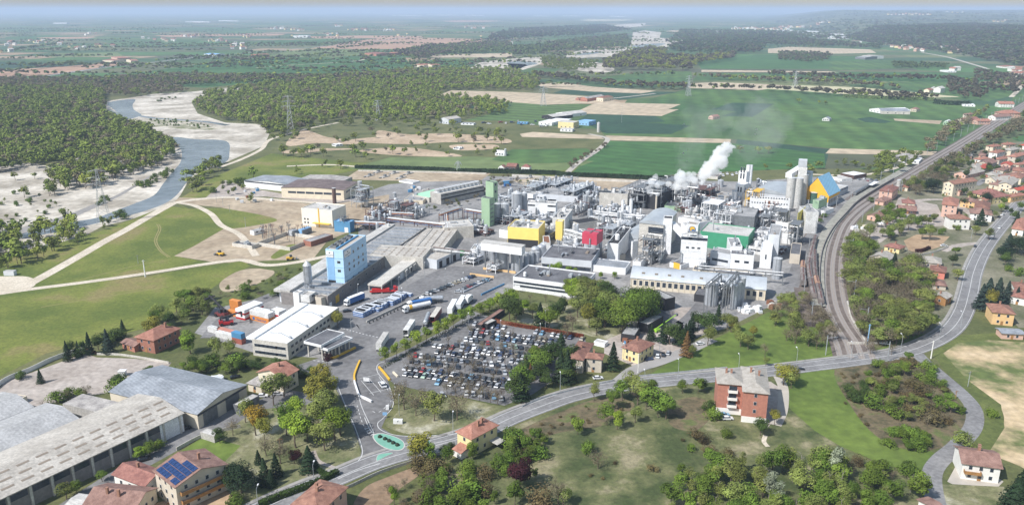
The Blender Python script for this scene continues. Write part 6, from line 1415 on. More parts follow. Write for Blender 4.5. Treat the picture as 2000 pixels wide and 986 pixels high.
rack((1362,520),(1530,534),7,1.4,'long white pipe on posts in front of the white blocks',M_galvd,[M_white,M_white],2)
G4 = 'concrete grain silos'
for i, (px, pyt, pyb, w, lab) in enumerate([(1543,348,407,15,'left front concrete grain silo'),(1557.5,349,407,15.5,'right front concrete grain silo'),(1568,342,402,13,'middle concrete grain silo of the right row'),(1576,336,398,13,'rear concrete grain silo under the head house')]):
    silo('grain_silo', lab, px, pyt, pyb, w + 1.5, M_sconc, group=G4, cone=.05, rail=False)
zs_ = topz(P(1557,405),349); A = P(1546,344, zs_+2); B = P(1571,328, zs_+2); d = B - A; zh = topz(P(1578,402),327); zc = topz(P(1578,402),314)
r = thing('silo_gallery', 'white sloping conveyor gallery on top of the grain silos', 'gallery', (A.x, A.y, 0), math.atan2(d.y, d.x)); MB().box(0, d.length, 0,4.5, zs_+.3, zs_+3.6).build('wall', M_white, r); MB().box(-.2, d.length+.2,-.2,4.7, zs_+3.6, zs_+3.9).build('roof', M_white, r)
bld('head_house', 'white head house tower topping the rear grain silos', 'tower', 1577,327, h=zh, L=(1560,326), R=(1582,323), wall=M_offw, roof=M_conc, z0=zs_-2, par=.3)
bld('head_house', 'glazed grey cabin on top of the head house', 'tower', 1577,314, h=zc, L=(1560,313), R=(1582,311), wall=M_grey, roof=M_lgrey, z0=zh, par=.3)
silo('white_cylinder', 'front white cylinder on the white step tower', 1458,323,385,8, M_white, 'silo', 0, rail=False); silo('white_cylinder', 'rear white cylinder on the white step tower', 1463.5,323,380,6, M_white, 'silo', 0, rail=False)
silo('green_vessel', 'dark green vessel between grain silos and amber gable', 1590,377,403,14, mat('bottle_green',(.06,.13,.09),.5), 'vessel', .2)
# amber gable
bld('gable_store', 'amber yellow gabled store with steep light blue roof', 'building', 1619,383, pyb=406, L=(1569,376), R=(1640,366), wall=M_grey, roof=M_bluerf, rt='gx', rh=13.5, ov=.6,
    extra=lambda r, a, b, h: [MB().add([(-.15,0, h*.45),(-.15, b, h*.45),(-.15, b, h),(-.15, b/2, h+13.0),(-.15,0, h)],[(0,4,3,2,1)]).box(0, a, -.14,.02, h*.72, h).build('amber_cladding', M_amber, r)] + [MB().box(a*(.1+.15*i), a*(.1+.15*i)+2.2,-.08,.0, h*.3, h*.6).build('window', M_glass, r) for i in range(6)])
bld('shed', 'grey shed with pale roof behind the amber gabled store', 'shed', 1640,370, pyb=384, L=(1612,366), R=(1657,358), wall=M_grey, roof=M_rooflt, win=[('R',[5],5,1.6,2)])
bld('shed', 'low white roofed sheds beyond the amber gable', 'shed', 1668,343, pyb=351, L=(1642,338), R=(1693,332), wall=M_brown, roof=M_white, par=.2)
bld('shed', 'small white shed among parked vans', 'shed', 1645,350, pyb=356, L=(1622,344), R=(1652,345), wall=M_offw, roof=M_rooflt, par=.2)
# olive panel
A = P(1556,447,4); B = P(1573,432,4); d = B - A
tag(MB().box(0, d.length, 0,.3,2,12).build('billboard_panel', M_olive, None, (A.x, A.y, 3), math.atan2(d.y, d.x)), 'olive yellow cladding panel facing left at the works end', 'panel')
A = P(1340,452,17); B = P(1318,432,20); d = B - A
r = thing('conveyor_bridge', 'white sloping covered conveyor beside the stair tower', 'conveyor', (A.x, A.y, 0), math.atan2(d.y, d.x)); L_ = math.hypot(d.x, d.y); MB().add([(0,0,13),(L_,0,17),(L_,3,17),(0,3,13),(0,0,16),(L_,0,20),(L_,3,20),(0,3,16)],[(3,2,1,0),(4,5,6,7),(0,1,5,4),(1,2,6,5),(2,3,7,6),(3,0,4,7)]).build('casing', M_white, r); MB().box(.2,.7,.3,2.7,0,13).build('leg', M_galvd, r)
def house(label, C, L, R, h=None, pyb=None, wall=None, roof=None, rt='hip', rh=None, chim=1, th=58, name='house', cat='house', nw=None, group=None, dens=1.0, ov=.6, extra=None, minb=None, mina=None, **kw):
    o, rz, a, b, hh = frame(C[0], C[1], pyb, h, L, R, th)
    if minb: b = max(b, minb)
    if mina: a = max(a, mina)
    st = max(1, int(round((hh - .4) / 3.0))); zs = [hh/st*(k+.55) for k in range(st)]
    wn = [('L', zs, max(1, int(b/3.6*dens)),1.1,1.4),('R', zs, max(1, int(a/3.6*dens)),1.1,1.4)]
    rh = rh or min(a, b) * .23
    def ex(r, a, b, h):
        MB().box(-.07,.02, b*.46, b*.46+1.1,0,2.1).build('door', M_wood, r)
        if extra: extra(r, a, b, h)
    return bld(name, label, cat, C[0], C[1], pyb=pyb, h=h, L=L, R=R, th=th, wall=wall, roof=roof, rt=rt, rh=rh, ov=ov, win=wn, chim=chim, extra=ex, minb=minb, mina=mina, group=group)
def solar(r, a, b, h):
    # panels on the slope facing left of the ridge (ridge along y)
    n = Vector((-(2.3+.0),0, a/2)); rh = 2.6
    g = 1
    for (i, j) in [(i, j) for i in range(4) for j in range(7) if not (i == 3 and j > 3) and not (i == 0 and j in (2,))]:
        u0, u1 = .08 + i*.22,.08 + i*.22 + .20; y0 = .4 + j*(b-1)/7; y1 = y0 + (b-1)/7 - .12
        pt = lambda u, y: (-.6 + (a/2+.6)*u, y, h + rh*u + .12)
        MB().add([pt(u0,y0), pt(u1,y0), pt(u1,y1), pt(u0,y1), *[(p[0], p[1], p[2]+.06) for p in (pt(u0,y0), pt(u1,y0), pt(u1,y1), pt(u0,y1))]],[(3,2,1,0),(4,5,6,7),(0,1,5,4),(1,2,6,5),(2,3,7,6),(3,0,4,7)]).build('solar_panel', M_solar, r)
    for z in (2.8,5.8): balcony(r, 'R', 1.0, a-1, z, M_wood)
def balcony(r, face, t0, t1, z, m, dep=1.3):
    q = MB()
    if face == 'R': q.box(t0, t1,-dep, 0, z-.15, z).box(t0, t1,-dep, -dep+.08, z, z+1).box(t0, t0+.08,-dep, 0, z, z+1).box(t1-.08, t1,-dep, 0, z, z+1)
    else: q.box(-dep, 0, t0, t1, z-.15, z).box(-dep, -dep+.08, t0, t1, z, z+1).box(-dep, 0, t0, t0+.08, z, z+1).box(-dep, 0, t1-.08, t1, z, z+1)
    q.build('balcony', m, r)
house('pale house with solar panels on its brown roof and wooden balconies', (343,950),(302,918),(441,913), h=9, wall=M_beige, roof=M_tilebr, rt='gy', rh=2.6, extra=solar)
house('yellow house with orange tiled roof beside the junction', (921,856),(893,842),(971,834), h=7, wall=M_yel, roof=M_tileor, rt='hip', rh=2.4, chim=2, extra=lambda r, a, b, h: [MB().add([(-4,1,2.6),(-4,b*.8,2.6),(0,b*.8,3.6),(0,1,3.6),(-4,1,2.4),(-4,b*.8,2.4),(0,b*.8,3.4),(0,1,3.4)],[(0,3,2,1),(4,5,6,7),(0,1,5,4),(1,2,6,5),(3,0,4,7)]).build('porch_roof', M_tileor, r), MB().box(-3.7,-.1,1.3,b*.75,0,2.4).build('porch_wall', M_wr, r), MB().box(a-4,a,-4,-.1,2.4,2.6).build('terrace', M_conc, r)])
def flats(r, a, b, h):
    MB().box(-.12,-.0,-.1, b+.1,0,2.4).box(0, a, -.12,-.0,0,2.4).build('white_base', M_wr, r)
def flats_l(r, a, b, h):
    flats(r, a, b, h)
    for z in (3.4,6.4,9.4): balcony(r, 'L', b*.22, b*.60, z, M_wr); MB().box(-.1,.0, b*.25, b*.55, z, z+2.2).build('balcony_door', M_glass, r)
house('left wing of the red brick apartment block with white balconies', (1453,751),(1403,747),(1455,727), h=12.5, wall=M_brick, roof=M_tilegr, rt='hip', rh=1.6, chim=2, dens=.5, name='apartment_block', cat='apartment block', extra=flats_l, mina=13)
house('front right wing of the red brick apartment block', (1501,768),(1453,763),(1512,722), h=12.5, wall=M_brick, roof=M_tilegr, rt='hip', rh=1.8, chim=2, dens=.4, name='apartment_block', cat='apartment block', extra=flats, mina=20)
house('white house with weathered brown roof in the lane bend', (1955,913),(1881,903),(1968,884), h=5.8, wall=M_wr, roof=M_tilebr, rt='gy', rh=2.2, chim=2, mina=9, extra=lambda r, a, b, h: balcony(r, 'L', b*.5, b*.95,2.8, M_wood, 1.5))
house('ochre yellow house with hipped tile roof at the right edge', (1982,613),(1940,609),(2008,600), h=6.3, wall=M_orange, roof=M_tile)
house('small pink garage with grey roof at the right edge', (2000,652),(1958,650),(2004,643), h=3, wall=M_pink, roof=M_corr, rt='gy', rh=.6, chim=0, name='garage', cat='garage')
house('house with brown red roof cut by the bottom edge', (622,1000),(570,985),(676,968), h=7, wall=M_pink, roof=M_tile, rt='hip', chim=2)
house('cream house with bright terracotta roof near the gate building', (553,738),(504,726),(581,726), h=6.8, wall=M_cream, roof=M_tileor, rt='gx', rh=2.5)
house('low cream annex with grey roof in front of the terracotta roofed house', (510,753),(484,747),(545,744), h=3.6, wall=M_cream, roof=M_asb, rt='hip', rh=.8, chim=0)
house('square dark brick house with hipped salmon roof by the meadow', (300,664),(266,657),(350,646), h=6.6, wall=M_brickdk, roof=M_tileor, rt='hip', rh=2.6, ov=.8)
house('low brick outbuilding left of the square brick house', (262,676),(238,668),(270,664), h=3, wall=M_brick, roof=M_tilebr, rt='gy', chim=0, rh=1)
house('tiled beige house right wing by the car park trees', (1175,701),(1145,698),(1187,692), h=6.3, wall=M_beige, roof=M_tile, rt='hip')
house('tiled beige house left wing with white balcony', (1138,702),(1110,698),(1158,690), h=6.3, wall=M_beige, roof=M_tile, rt='hip', extra=lambda r, a, b, h: balcony(r, 'L', .5, b*.6,2.8, M_wr))
house('yellow house with hipped brown roof above the main road', (1248,687),(1216,677),(1277,676), h=5.6, wall=M_yel, roof=M_tile, rt='hip', rh=1.9)
house('terracotta roofed villa beside the long warehouse', (283,948),(222,925),(290,918), h=4.5, wall=M_wr, roof=M_tile, rt='gy', chim=1, mina=8)
house('brown tiled house in the bottom left corner', (262,995),(165,985),(272,950), h=4.5, wall=M_cream, roof=M_tilebr, rt='gy', chim=2, mina=10)
house('small white roofed outbuilding at the bottom left edge', (170,990),(130,985),(180,968), h=3, wall=M_wr, roof=M_rooflt, rt='gy', rh=.5, chim=0, name='outbuilding', cat='outbuilding')
house('brown roofed hut cut by the bottom edge in the wood', (1832,1002),(1795,975),(1850,990), h=4, wall=M_wr, roof=M_tilebr, rt='gx', chim=0)
# bottom left warehouses
def hall(name, label, C, L, R, h, wall, roof, rh, rt='gy', **k): return bld(name, label, 'warehouse', C[0], C[1], h=h, L=L, R=R, wall=wall, roof=roof, rt=rt, rh=rh, ov=.5, **k)
def hallx(name, label, cat, p0, p1, wid, h, wall, roof, rh, extra=None, win=()):
    """p0 -> p1 roof eave seen in front, hall extends behind"""
    A, B = P(*p0, h), P(*p1, h); d = B - A; a = d.length; r = thing(name, label, cat, (A.x, A.y, 0), math.atan2(d.y, d.x))
    w = MB(); w.box(0, a, 0, wid, 0, h); w.add([(0,0,h),(0,wid,h),(0,wid/2,h+rh-.2),(a,0,h),(a,wid,h),(a,wid/2,h+rh-.2)],[(0,2,1),(3,4,5)]); w.build('wall', wall, r)
    m = MB(); roof_mesh(m, 'gx', a, wid, h+.01, rh, .5); m.build('roof', roof, r); wins(r, a, wid, win)
    if extra: extra(r, a, wid, h)
    return r
def lw(r, a, b, h):
    for i in range(12): x = a*.995*(i+1)/12.2; MB().box(x-.35, x+.35,-.45,.0,0, h-.2).build('column', M_conclt, r)
    q = MB()
    for i in range(11): x = a*.995*(i+1)/12.2; q.box(x+.8, x+a/12.2-.8,-.08,0, h*.62, h*.9)
    q.build('strip_window', M_glass, r)
    MB().box(a-9.5, a-.4,-.2,0,.2, h-.4).build('sliding_door', M_white, r); MB().box(a*.42, a*.42+3,-.2,0,0,2.6).build('door', M_bluep, r)
    q = MB(); rh = 2.4; n = 13
    for j in range(3):
        for i in range(n):
            x0 = a*(.02 + .97*i/n) + j*1.3; y = b*(.10+.14*j); z = h + rh*(y+.5)/(b/2+.5) + .03; y2 = y + .9; z2 = h + rh*(y2+.5)/(b/2+.5) + .03
            q.add([(x0,y,z),(x0+a/n*.62,y,z),(x0+a/n*.62,y2,z2),(x0,y2,z2),(x0,y,z+.05),(x0+a/n*.62,y,z+.05),(x0+a/n*.62,y2,z2+.05),(x0,y2,z2+.05)],[(4,5,6,7),(0,1,5,4),(1,2,6,5),(2,3,7,6),(3,0,4,7)])
    q.build('rooflights', M_trans, r)
LW = hallx('warehouse', 'very long cream roofed warehouse with pillars, bottom left', 'warehouse', (-130,1034),(357,806.5),27,7.2, M_block, M_roofcr, 2.4, lw)
A0, B0 = P(-130,1034,7.2), P(357,806.5,7.2); dd = (B0 - A0).normalized(); nn = Vector((-dd.y, dd.x, 0))
for k, (lab, off, ln, sh_, w_) in enumerate([('middle white roofed warehouse behind the cream roofed one', 27.8,300,22,22),('rear white roofed warehouse of the bottom left group', 50.6,300,26,22)]):
    E_ = B0 + nn*off - dd*sh_; A_ = E_ - dd*(160 - sh_)
    r = thing('warehouse', lab, 'warehouse', (A_.x, A_.y, 0), math.atan2(dd.y, dd.x)); a = (E_-A_).length
    w = MB(); w.box(0, a, 0, w_, 0,6.8); w.add([(0,0,6.8),(0,w_,6.8),(0,w_/2,8.6),(a,0,6.8),(a,w_,6.8),(a,w_/2,8.6)],[(0,2,1),(3,4,5)]); w.build('wall', M_conclt, r)
    m = MB(); roof_mesh(m, 'gx', a, w_, 6.81,2.0,.3); m.build('roof', mat('white_roof_sheet', (.36,.355,.35),.6,.1,.15, rgb2=(.43,.425,.42), stripe=(-58,1.5,.05)), r)
bld('warehouse', 'weathered brown grey fibre roof between white and blue grey halls', 'warehouse', 198,806, h=6.2, L=(122,788), R=(236,786), wall=M_conc, roof=M_asb, par=.1)
bld('warehouse', 'far left white roofed shed end', 'warehouse', 48,797, h=6, L=(-60,775), th=58, R=(90,775), wall=M_conclt, roof=M_rooflt, rt='gx', rh=1.2) if False else None
hallx('warehouse', 'white roofed shed at the left edge behind the warehouses', 'warehouse', (-90,850),(48,797),16,6, M_conclt, M_rooflt, 1.2)
def cream_wall(r, a, b, h):
    for t in (.1,.55): MB().box(a*t, a*t+7,-.12,0,.2, h-1.2).build('sliding_door', M_galvd, r)
    q = MB(); q.box(0, a, -.1,0, h-1.1, h-.3); q.build('strip_window', M_glass, r)
bld('warehouse', 'blue grey roofed hall with cream walls, broad and low', 'warehouse', 385,808, pyb=838, L=(214,764), R=(481,769), wall=M_creamhall, roof=M_corr, rt='gy', rh=2.6, ov=.4, extra=cream_wall)
bld('shed', 'low pale roofed lean-to at the end of the blue grey hall', 'shed', 468,793, h=3.6, L=(455,789), R=(506,771), wall=M_galvd, roof=M_rooflt, par=.15)
bld('shed', 'small white roofed shed in the warehouse court', 'shed', 418,852, h=2.6, L=(391,843), R=(424,842), wall=M_conc, roof=M_rooflt, par=.1)
bld('kiosk', 'cream transformer kiosk beside the gravel lot', 'kiosk', 36,781, pyb=792, L=(10,777), R=(44,771), wall=M_cream, roof=M_asb, par=.2)
bld('hut', 'small grey hut at the left track junction', 'hut', 26,530, pyb=539, L=(6,530), R=(27,527), wall=M_lgrey, roof=M_conc, par=.15)
# station and the town on the right
T = [  # label, C, L, R, pyb, wall, roof, rt
 ('pink railway station building with hipped roof',(1743,375),(1718,372),(1755,369),393,M_pink,M_tile,'hip'),
 ('small salmon annex below the railway station',(1726,394),(1708,391),(1742,386),402,M_pink,M_tilebr,'hip'),
 ('brown roofed goods shed with pink walls by the track',(1712,424),(1694,420),(1731,410),433,M_pink,M_tilebr,'gx'),
 ('cream cottage with hipped roof behind the station',(1787,398),(1763,396),(1792,392),408,M_cream,M_tile,'hip'),
 ('tiny orange roofed house beside the water tower',(1773,366),(1759,364),(1778,361),374,M_cream,M_tileor,'hip'),
 ('long open brown shed across the station road',(1790,412),(1757,410),(1800,406),419,M_brown,M_tilebr,'gy'),
 ('tall cream flats with balconies on the town edge',(1863,360),(1843,356),(1881,348),384,M_cream,M_tile,'gx'),
 ('big pink striped apartment house with hipped roof',(1870,402),(1841,399),(1883,390),426,M_pink,M_tileor,'hip'),
 ('white three storey house with terraces in the town',(1896,428),(1857,427),(1902,422),449,M_wr,M_tile,'hip'),
 ('pink apartment house with brown hip roof near the road',(1932,408),(1904,405),(1946,397),426,M_pink,M_tile,'hip'),
 ('brown roofed house with white lower floor beside the cedar',(1938,420),(1896,416),(1944,412),434,M_wr,M_tilebr,'hip'),
 ('long pale yellow house below the town centre',(1940,386),(1892,375),(1955,378),399,M_yel,M_tile,'hip'),
 ('beige gabled house with two window rows',(1976,362),(1951,359),(1981,350),376,M_cream,M_tilegr,'gx'),
 ('grey roofed long house with salmon walls',(1890,342),(1864,338),(1903,331),350,M_pink,M_tilegr,'gx'),
 ('grey roofed block adjoining the salmon long house',(1913,330),(1893,328),(1917,322),340,M_brick,M_tilegr,'hip'),
 ('white cubic house with red hip roof high in the town',(1948,299),(1932,297),(1954,294),314,M_wr,M_tileor,'hip'),
 ('cream cubic house at the upper town edge',(1940,287),(1926,285),(1945,283),296,M_cream,M_tileor,'hip'),
 ('pale pink house standing alone above the railway wood',(1898,305),(1885,304),(1903,301),311,M_pink,M_tilegr,'hip'),
 ('wide terracotta roofed house on the upper slope',(1984,307),(1968,305),(1995,300),320,M_beige,M_tileor,'hip'),
 ('pink house with red gable in mid town',(1974,323),(1955,321),(1979,318),334,M_pink,M_tilered,'gx'),
 ('grey roofed villa at the top of the town',(1975,294),(1959,292),(1981,289),305,M_cream,M_tilegr,'hip'),
 ('red roofed small house at the top right of the town',(1965,283),(1953,281),(1969,279),289,M_cream,M_tileor,'hip'),
 ('white walled house at the upper right edge',(2002,285),(1992,283),(2010,281),293,M_wr,M_tilered,'hip'),
 ('brown gable house beside the town street',(1945,353),(1925,348),(1955,345),363,M_cream,M_tilegr,'gx'),
 ('brown hip roofed house below the gable house',(1950,362),(1932,359),(1954,354),371,M_cream,M_tilebr,'hip'),
 ('dark roofed house with cream walls near the right edge',(1995,348),(1968,345),(2003,342),361,M_cream,M_tile,'hip'),
 ('red roofed house row at the right edge',(2000,335),(1978,333),(2008,330),343,M_pink,M_tileor,'hip'),
 ('bright red roofed house with yellow walls',(1920,330),(1903,328),(1926,323),338,M_yel,M_tilered,'gx'),
 ('dark brown roofed house behind the red one',(1932,321),(1908,318),(1936,314),328,M_beige,M_tilebr,'gx'),
 ('white house with red roofs beside the road at the right edge',(1999,449),(1977,446),(2010,440),462,M_wr,M_tileor,'hip'),
 ('orange rendered houses behind the pink apartment',(1905,395),(1876,391),(1911,387),408,M_orange,M_tilebr,'hip'),
 ('beige house with grey gable in the railway wood',(1735,508),(1700,501),(1742,499),525,M_beige,M_tilegr,'gx'),
 ('yellow house hidden behind a conifer',(1757,486),(1728,480),(1768,476),496,M_yel,M_tile,'hip'),
 ('grey roofed beige house above the pink villa',(1838,515),(1804,511),(1850,506),527,M_beige,M_tilegr,'hip'),
 ('salmon pink villa with white balcony',(1846,532),(1817,528),(1857,523),546,M_rosso,M_tile,'hip'),
 ('low brown roofed house below the pink villa',(1848,558),(1818,555),(1854,549),567,M_beige,M_tilebr,'hip'),
 ('dark roofed house with orange timber side',(1848,583),(1824,577),(1859,574),598,M_wood,M_tilegr,'gx'),
 ('white house with salmon roof at the right edge above the ochre house',(2005,583),(1974,577),(2015,570),598,M_wr,M_tile,'hip'),
 ('red roofed white house partly cut by the right edge',(2008,563),(1982,560),(2016,555),572,M_wr,M_tile,'hip'),
 ('terracotta house behind the bright red roof',(1960,333),(1944,331),(1966,327),341,M_beige,M_tilebr,'hip'),
 ('salmon roofed terrace in the upper right of town',(1990,322),(1978,320),(2002,315),331,M_cream,M_tileor,'hip'),
 ('grey roofed cream house near the street bend',(1945,344),(1930,342),(1951,338),351,M_cream,M_tilegr,'hip'),
 ('beige house with red roof wedged mid town',(1952,312),(1938,310),(1958,306),321,M_beige,M_tileor,'hip'),
 ('yellow house with brown roof in the upper street',(1965,346),(1950,344),(1970,340),355,M_yel,M_tilebr,'hip'),
 ('salmon gabled house just above the pink flats',(1875,374),(1862,372),(1882,368),383,M_pink,M_tileor,'gx'),
 ('cream twin house beside the lower town street',(1925,392),(1908,389),(1932,384),402,M_cream,M_tileor,'gx'),
 ('small white house with red roof under the hill road',(1915,312),(1902,310),(1920,307),319,M_wr,M_tileor,'hip'),
 ('brick house with grey roof at mid slope',(1940,342),(1925,340),(1945,336),350,M_brick,M_tilegr,'hip'),
 ('pale house with brown roof near the town top',(1990,303),(1976,301),(1996,297),311,M_wr,M_tilebr,'hip'),
 ('orange house with terracotta roof by the town road',(1975,385),(1960,382),(1984,376),396,M_orange,M_tileor,'hip'),
 ('cream house with red gable right of the street',(1988,372),(1972,369),(1998,364),382,M_cream,M_tilered,'gx'),
 ('low pink house left of the cubic white house',(1924,304),(1912,303),(1928,300),311,M_pink,M_tilebr,'hip'),
 ('house with red roof on the ridge above the railway',(1958,222),(1943,219),(1960,215),231,M_pink,M_tileor,'hip'),
 ('white gabled house by conifers above the railway',(1952,203),(1944,201),(1959,198),210,M_wr,M_tileor,'gx'),
 ('low brown house below the ridge houses',(1945,229),(1930,227),(1953,224),236,M_wr,M_tilebr,'gx'),
 ('salmon farmhouse beside a dark conifer',(1884,236),(1867,234),(1890,230),244,M_cream,M_tile,'gx'),
 ('red house right of the dark conifer',(1910,237),(1899,235),(1916,233),244,M_pink,M_tileor,'gx'),
 ('little tower house behind the salmon farmhouse',(1889,224),(1881,223),(1892,221),231,M_beige,M_tilebr,'hip'),
]
for lb, C, L_, R2, pyb, w_, rf, rt in T: house(lb, C, L_, R2, pyb=pyb, wall=w_, roof=rf, rt=rt, chim=1, dens=.9)
silo('water_tower', 'small concrete water tower beside the railway', 1755,352,374,8, M_conc, 'water tower', 0, z0=4, rail=False)
# farms beyond
Fm = [
 ('white roofed open barn of the large right farm','barn',(1720,217),(1698,213),(1742,209),222,M_white,M_white,'gx'),
 ('long grey roofed shed with dark bays at the right farm','barn',(1778,218),(1722,217),(1780,213),224,M_conclt,M_corr,'gy'),
 ('small cream farmhouse beside the big right farm','house',(1790,214),(1778,213),(1797,211),219,M_cream,M_tilebr,'hip'),
 ('pink hut alone in the green field','hut',(1393,229),(1384,228),(1396,226),234,M_pink,M_tileor,'gx'),
 ('small white shed alone in the right green field','hut',(1620,233),(1606,232),(1624,230),237,M_offw,M_corr,'gx'),
 ('cream farmhouse with red roof beside the barn','house',(1178,192),(1165,191),(1186,188),199,M_cream,M_tile,'hip'),
 ('dark open barn with grey roof left of the cream farmhouse','barn',(1147,193),(1134,192),(1157,186),199,M_brick,M_asb,'gx'),
 ('small red shed beside the open barn','shed',(1131,194),(1124,193),(1133,192),197,M_brick,M_tile,'gx'),
 ('teal and white hall near the railway','barn',(1856,240),(1842,239),(1860,237),245,M_greenlt,M_white,'gx'),
 ('brick farm in the left plain beside the motorway','farm',(229,114),(217,112),(236,110),118,M_pink,M_tileor,'hip'),
 ('low red roofed barn of the motorway farm','barn',(222,119),(200,118),(226,116),122,M_cream,M_tileor,'gy'),
 ('second barn of the motorway farm','barn',(256,119),(246,117),(263,117),123,M_cream,M_tileor,'gx'),
 ('brown roofed pink shed behind the left wood','shed',(245,149),(223,148),(247,146),153,M_cream,M_brown,'gy'),
 ('long white shed right of the motorway','shed',(420,107),(398,106),(422,105),110,M_white,M_panel,'gy'),
 ('red barn at the motorway bend','barn',(500,108),(490,107),(505,105),113,M_brick,M_tileor,'gx'),
 ('brick farm courtyard at the edge of the light green field','farm',(735,106),(712,104),(740,102),110,M_brick,M_tile,'gy'),
 ('second brick building of the courtyard farm','farm',(772,104),(760,103),(776,101),108,M_brick,M_tileor,'gx'),
 ('red roofed long barn before the floodplain wood','barn',(828,128),(808,127),(834,125),132,M_cream,M_tileor,'gy'),
 ('pale end barn before the floodplain wood','barn',(844,128),(831,127),(847,126),132,M_cream,M_tileor,'gx'),
 ('left farmhouse with dark roof before the hedge','house',(985,328),(973,327),(990,324),334,M_wr,M_tile,'gx'),
 ('long brown roofed farm range before the hedge','barn',(1008,326),(988,325),(1014,322),333,M_brown,M_tile,'gy'),
 ('white villa with red roof before the hedge','house',(1034,327),(1018,326),(1038,323),336,M_wr,M_tile,'hip'),
 ('white cabin in the allotment field','hut',(985,300),(967,299),(988,297),305,M_white,M_white,'gy'),
 ('large white roofed industrial hall, rear one of the estate','hall',(1107,224),(1085,221),(1118,216),230,M_white,M_rooflt,'gx'),
 ('white roofed industrial hall with dark front, estate','hall',(1080,229),(1058,226),(1093,221),235,M_dark,M_rooflt,'gx'),
 ('cream office block of the roadside estate','hall',(1120,240),(1090,238),(1131,236),252,M_yel,M_rooflt,'flat'),
 ('low white workshop below the cream office block','hall',(1118,253),(1094,252),(1122,250),258,M_white,M_rooflt,'flat'),
 ('teal roofed workshop right of the estate','hall',(1150,238),(1128,236),(1153,234),246,M_panel,M_panel,'flat'),
 ('pale shed with slanted roof at the left end of the estate','hall',(876,234),(858,232),(889,229),243,M_lgrey,M_roofcr,'gx'),
 ('white workshop row in the estate','hall',(1078,240),(1052,238),(1085,234),246,M_white,M_white,'flat'),
 ('second white workshop row in the estate','hall',(1100,238),(1068,236),(1108,232),243,M_offw,M_white,'flat'),
 ('low white sheds in the estate yard','hall',(925,242),(900,241),(930,240),245,M_white,M_corr,'flat'),
 ('blue white container store in the estate yard','hall',(1030,240),(1010,239),(1034,238),243,M_bluedk,M_panel,'flat'),
 ('mill house with white silo in the far right fields','farm',(1700,110),(1684,109),(1707,108),116,M_wr,M_tilegr,'gy'),
 ('dark open barn of the far right mill','barn',(1690,113),(1670,112),(1693,110),117,M_galvd,M_roofgrey,'gy'),
 ('white sheds right of the railway wood, far','hall',(1868,139),(1850,139),(1872,137),142,M_white,M_white,'flat'),
 ('white house at the foot of the hill','house',(1962,131),(1946,129),(1966,127),134,M_wr,M_tileor,'gy'),
 ('long white greenhouse at the far railway','hall',(1905,206),(1880,205),(1910,203),209,M_white,M_white,'flat'),
 ('grey villa building by the railway bridge','house',(1779,310),(1740,305),(1785,302),318,M_conclt,M_asb,'hip'),
 ('white sheds beside the railway near the green works edge','hall',(1795,316),(1762,313),(1802,308),321,M_offw,M_white,'flat'),
 ('white hut on the river side rough ground','hut',(656,283),(648,281),(660,279),287,M_white,M_white,'flat'),
 ('small white pavilion at the dirt bike tracks','hut',(897,290),(885,289),(901,287),293,M_white,M_white,'flat'),
]
for lb, cat, C, L_, R2, pyb, w_, rf, rt in Fm:
    nm = {'farm': 'farmhouse'}.get(cat, cat)
    wn = [('L', [1.8 if cat != 'house' else 2],3,1.6,1.4),('R', [1.8],2,1.6,1.4)]
    bld(nm, lb, cat, C[0], C[1], pyb=pyb, L=L_, R=R2, wall=w_, roof=rf, rt=rt, rh=2.4 if rt != 'flat' else 1, win=wn if 'white_roofed' not in lb else (), par=.2)
silo('concrete_silo', 'pale concrete silo beside the farm road', 1169,240,259,6, M_sconc, 'silo', rail=False)
silo('concrete_silo', 'blue grey silo in the allotment field', 987,292,305,5, M_silo, 'silo', rail=False)
# far villages: small houses, one mesh each
HM = []
for i, (w_, rf) in enumerate([(M_cream, M_tile),(M_wr, M_tileor),(M_pink, M_tile),(M_yel, M_tilebr),(M_wr, M_rooflt)]):
    q = MB(); q.box(-6,6,-4.5,4.5,0,6.2); q.add([(-6,-4.5,6.2),(-6,4.5,6.2),(-6,0,8.4),(6,-4.5,6.2),(6,4.5,6.2),(6,0,8.4)],[(0,2,1),(3,4,5)])
    q.add([(-6.6,-5,6.0),(6.6,-5,6.0),(6.6,0,8.6),(-6.6,0,8.6),(-6.6,5,6.0),(6.6,5,6.0),(-6.6,-5,5.8),(6.6,-5,5.8),(6.6,0,8.4),(-6.6,0,8.4),(-6.6,5,5.8),(6.6,5,5.8)],[(0,1,2,3),(3,2,5,4),(7,6,9,8),(8,9,10,11),(0,6,7,1),(4,5,11,10),(1,7,8,2),(2,8,11,5),(0,3,9,6),(3,4,10,9)],1)
    HM.append(q.mesh('village_house', [w_, rf]))
rn = random.Random(77)
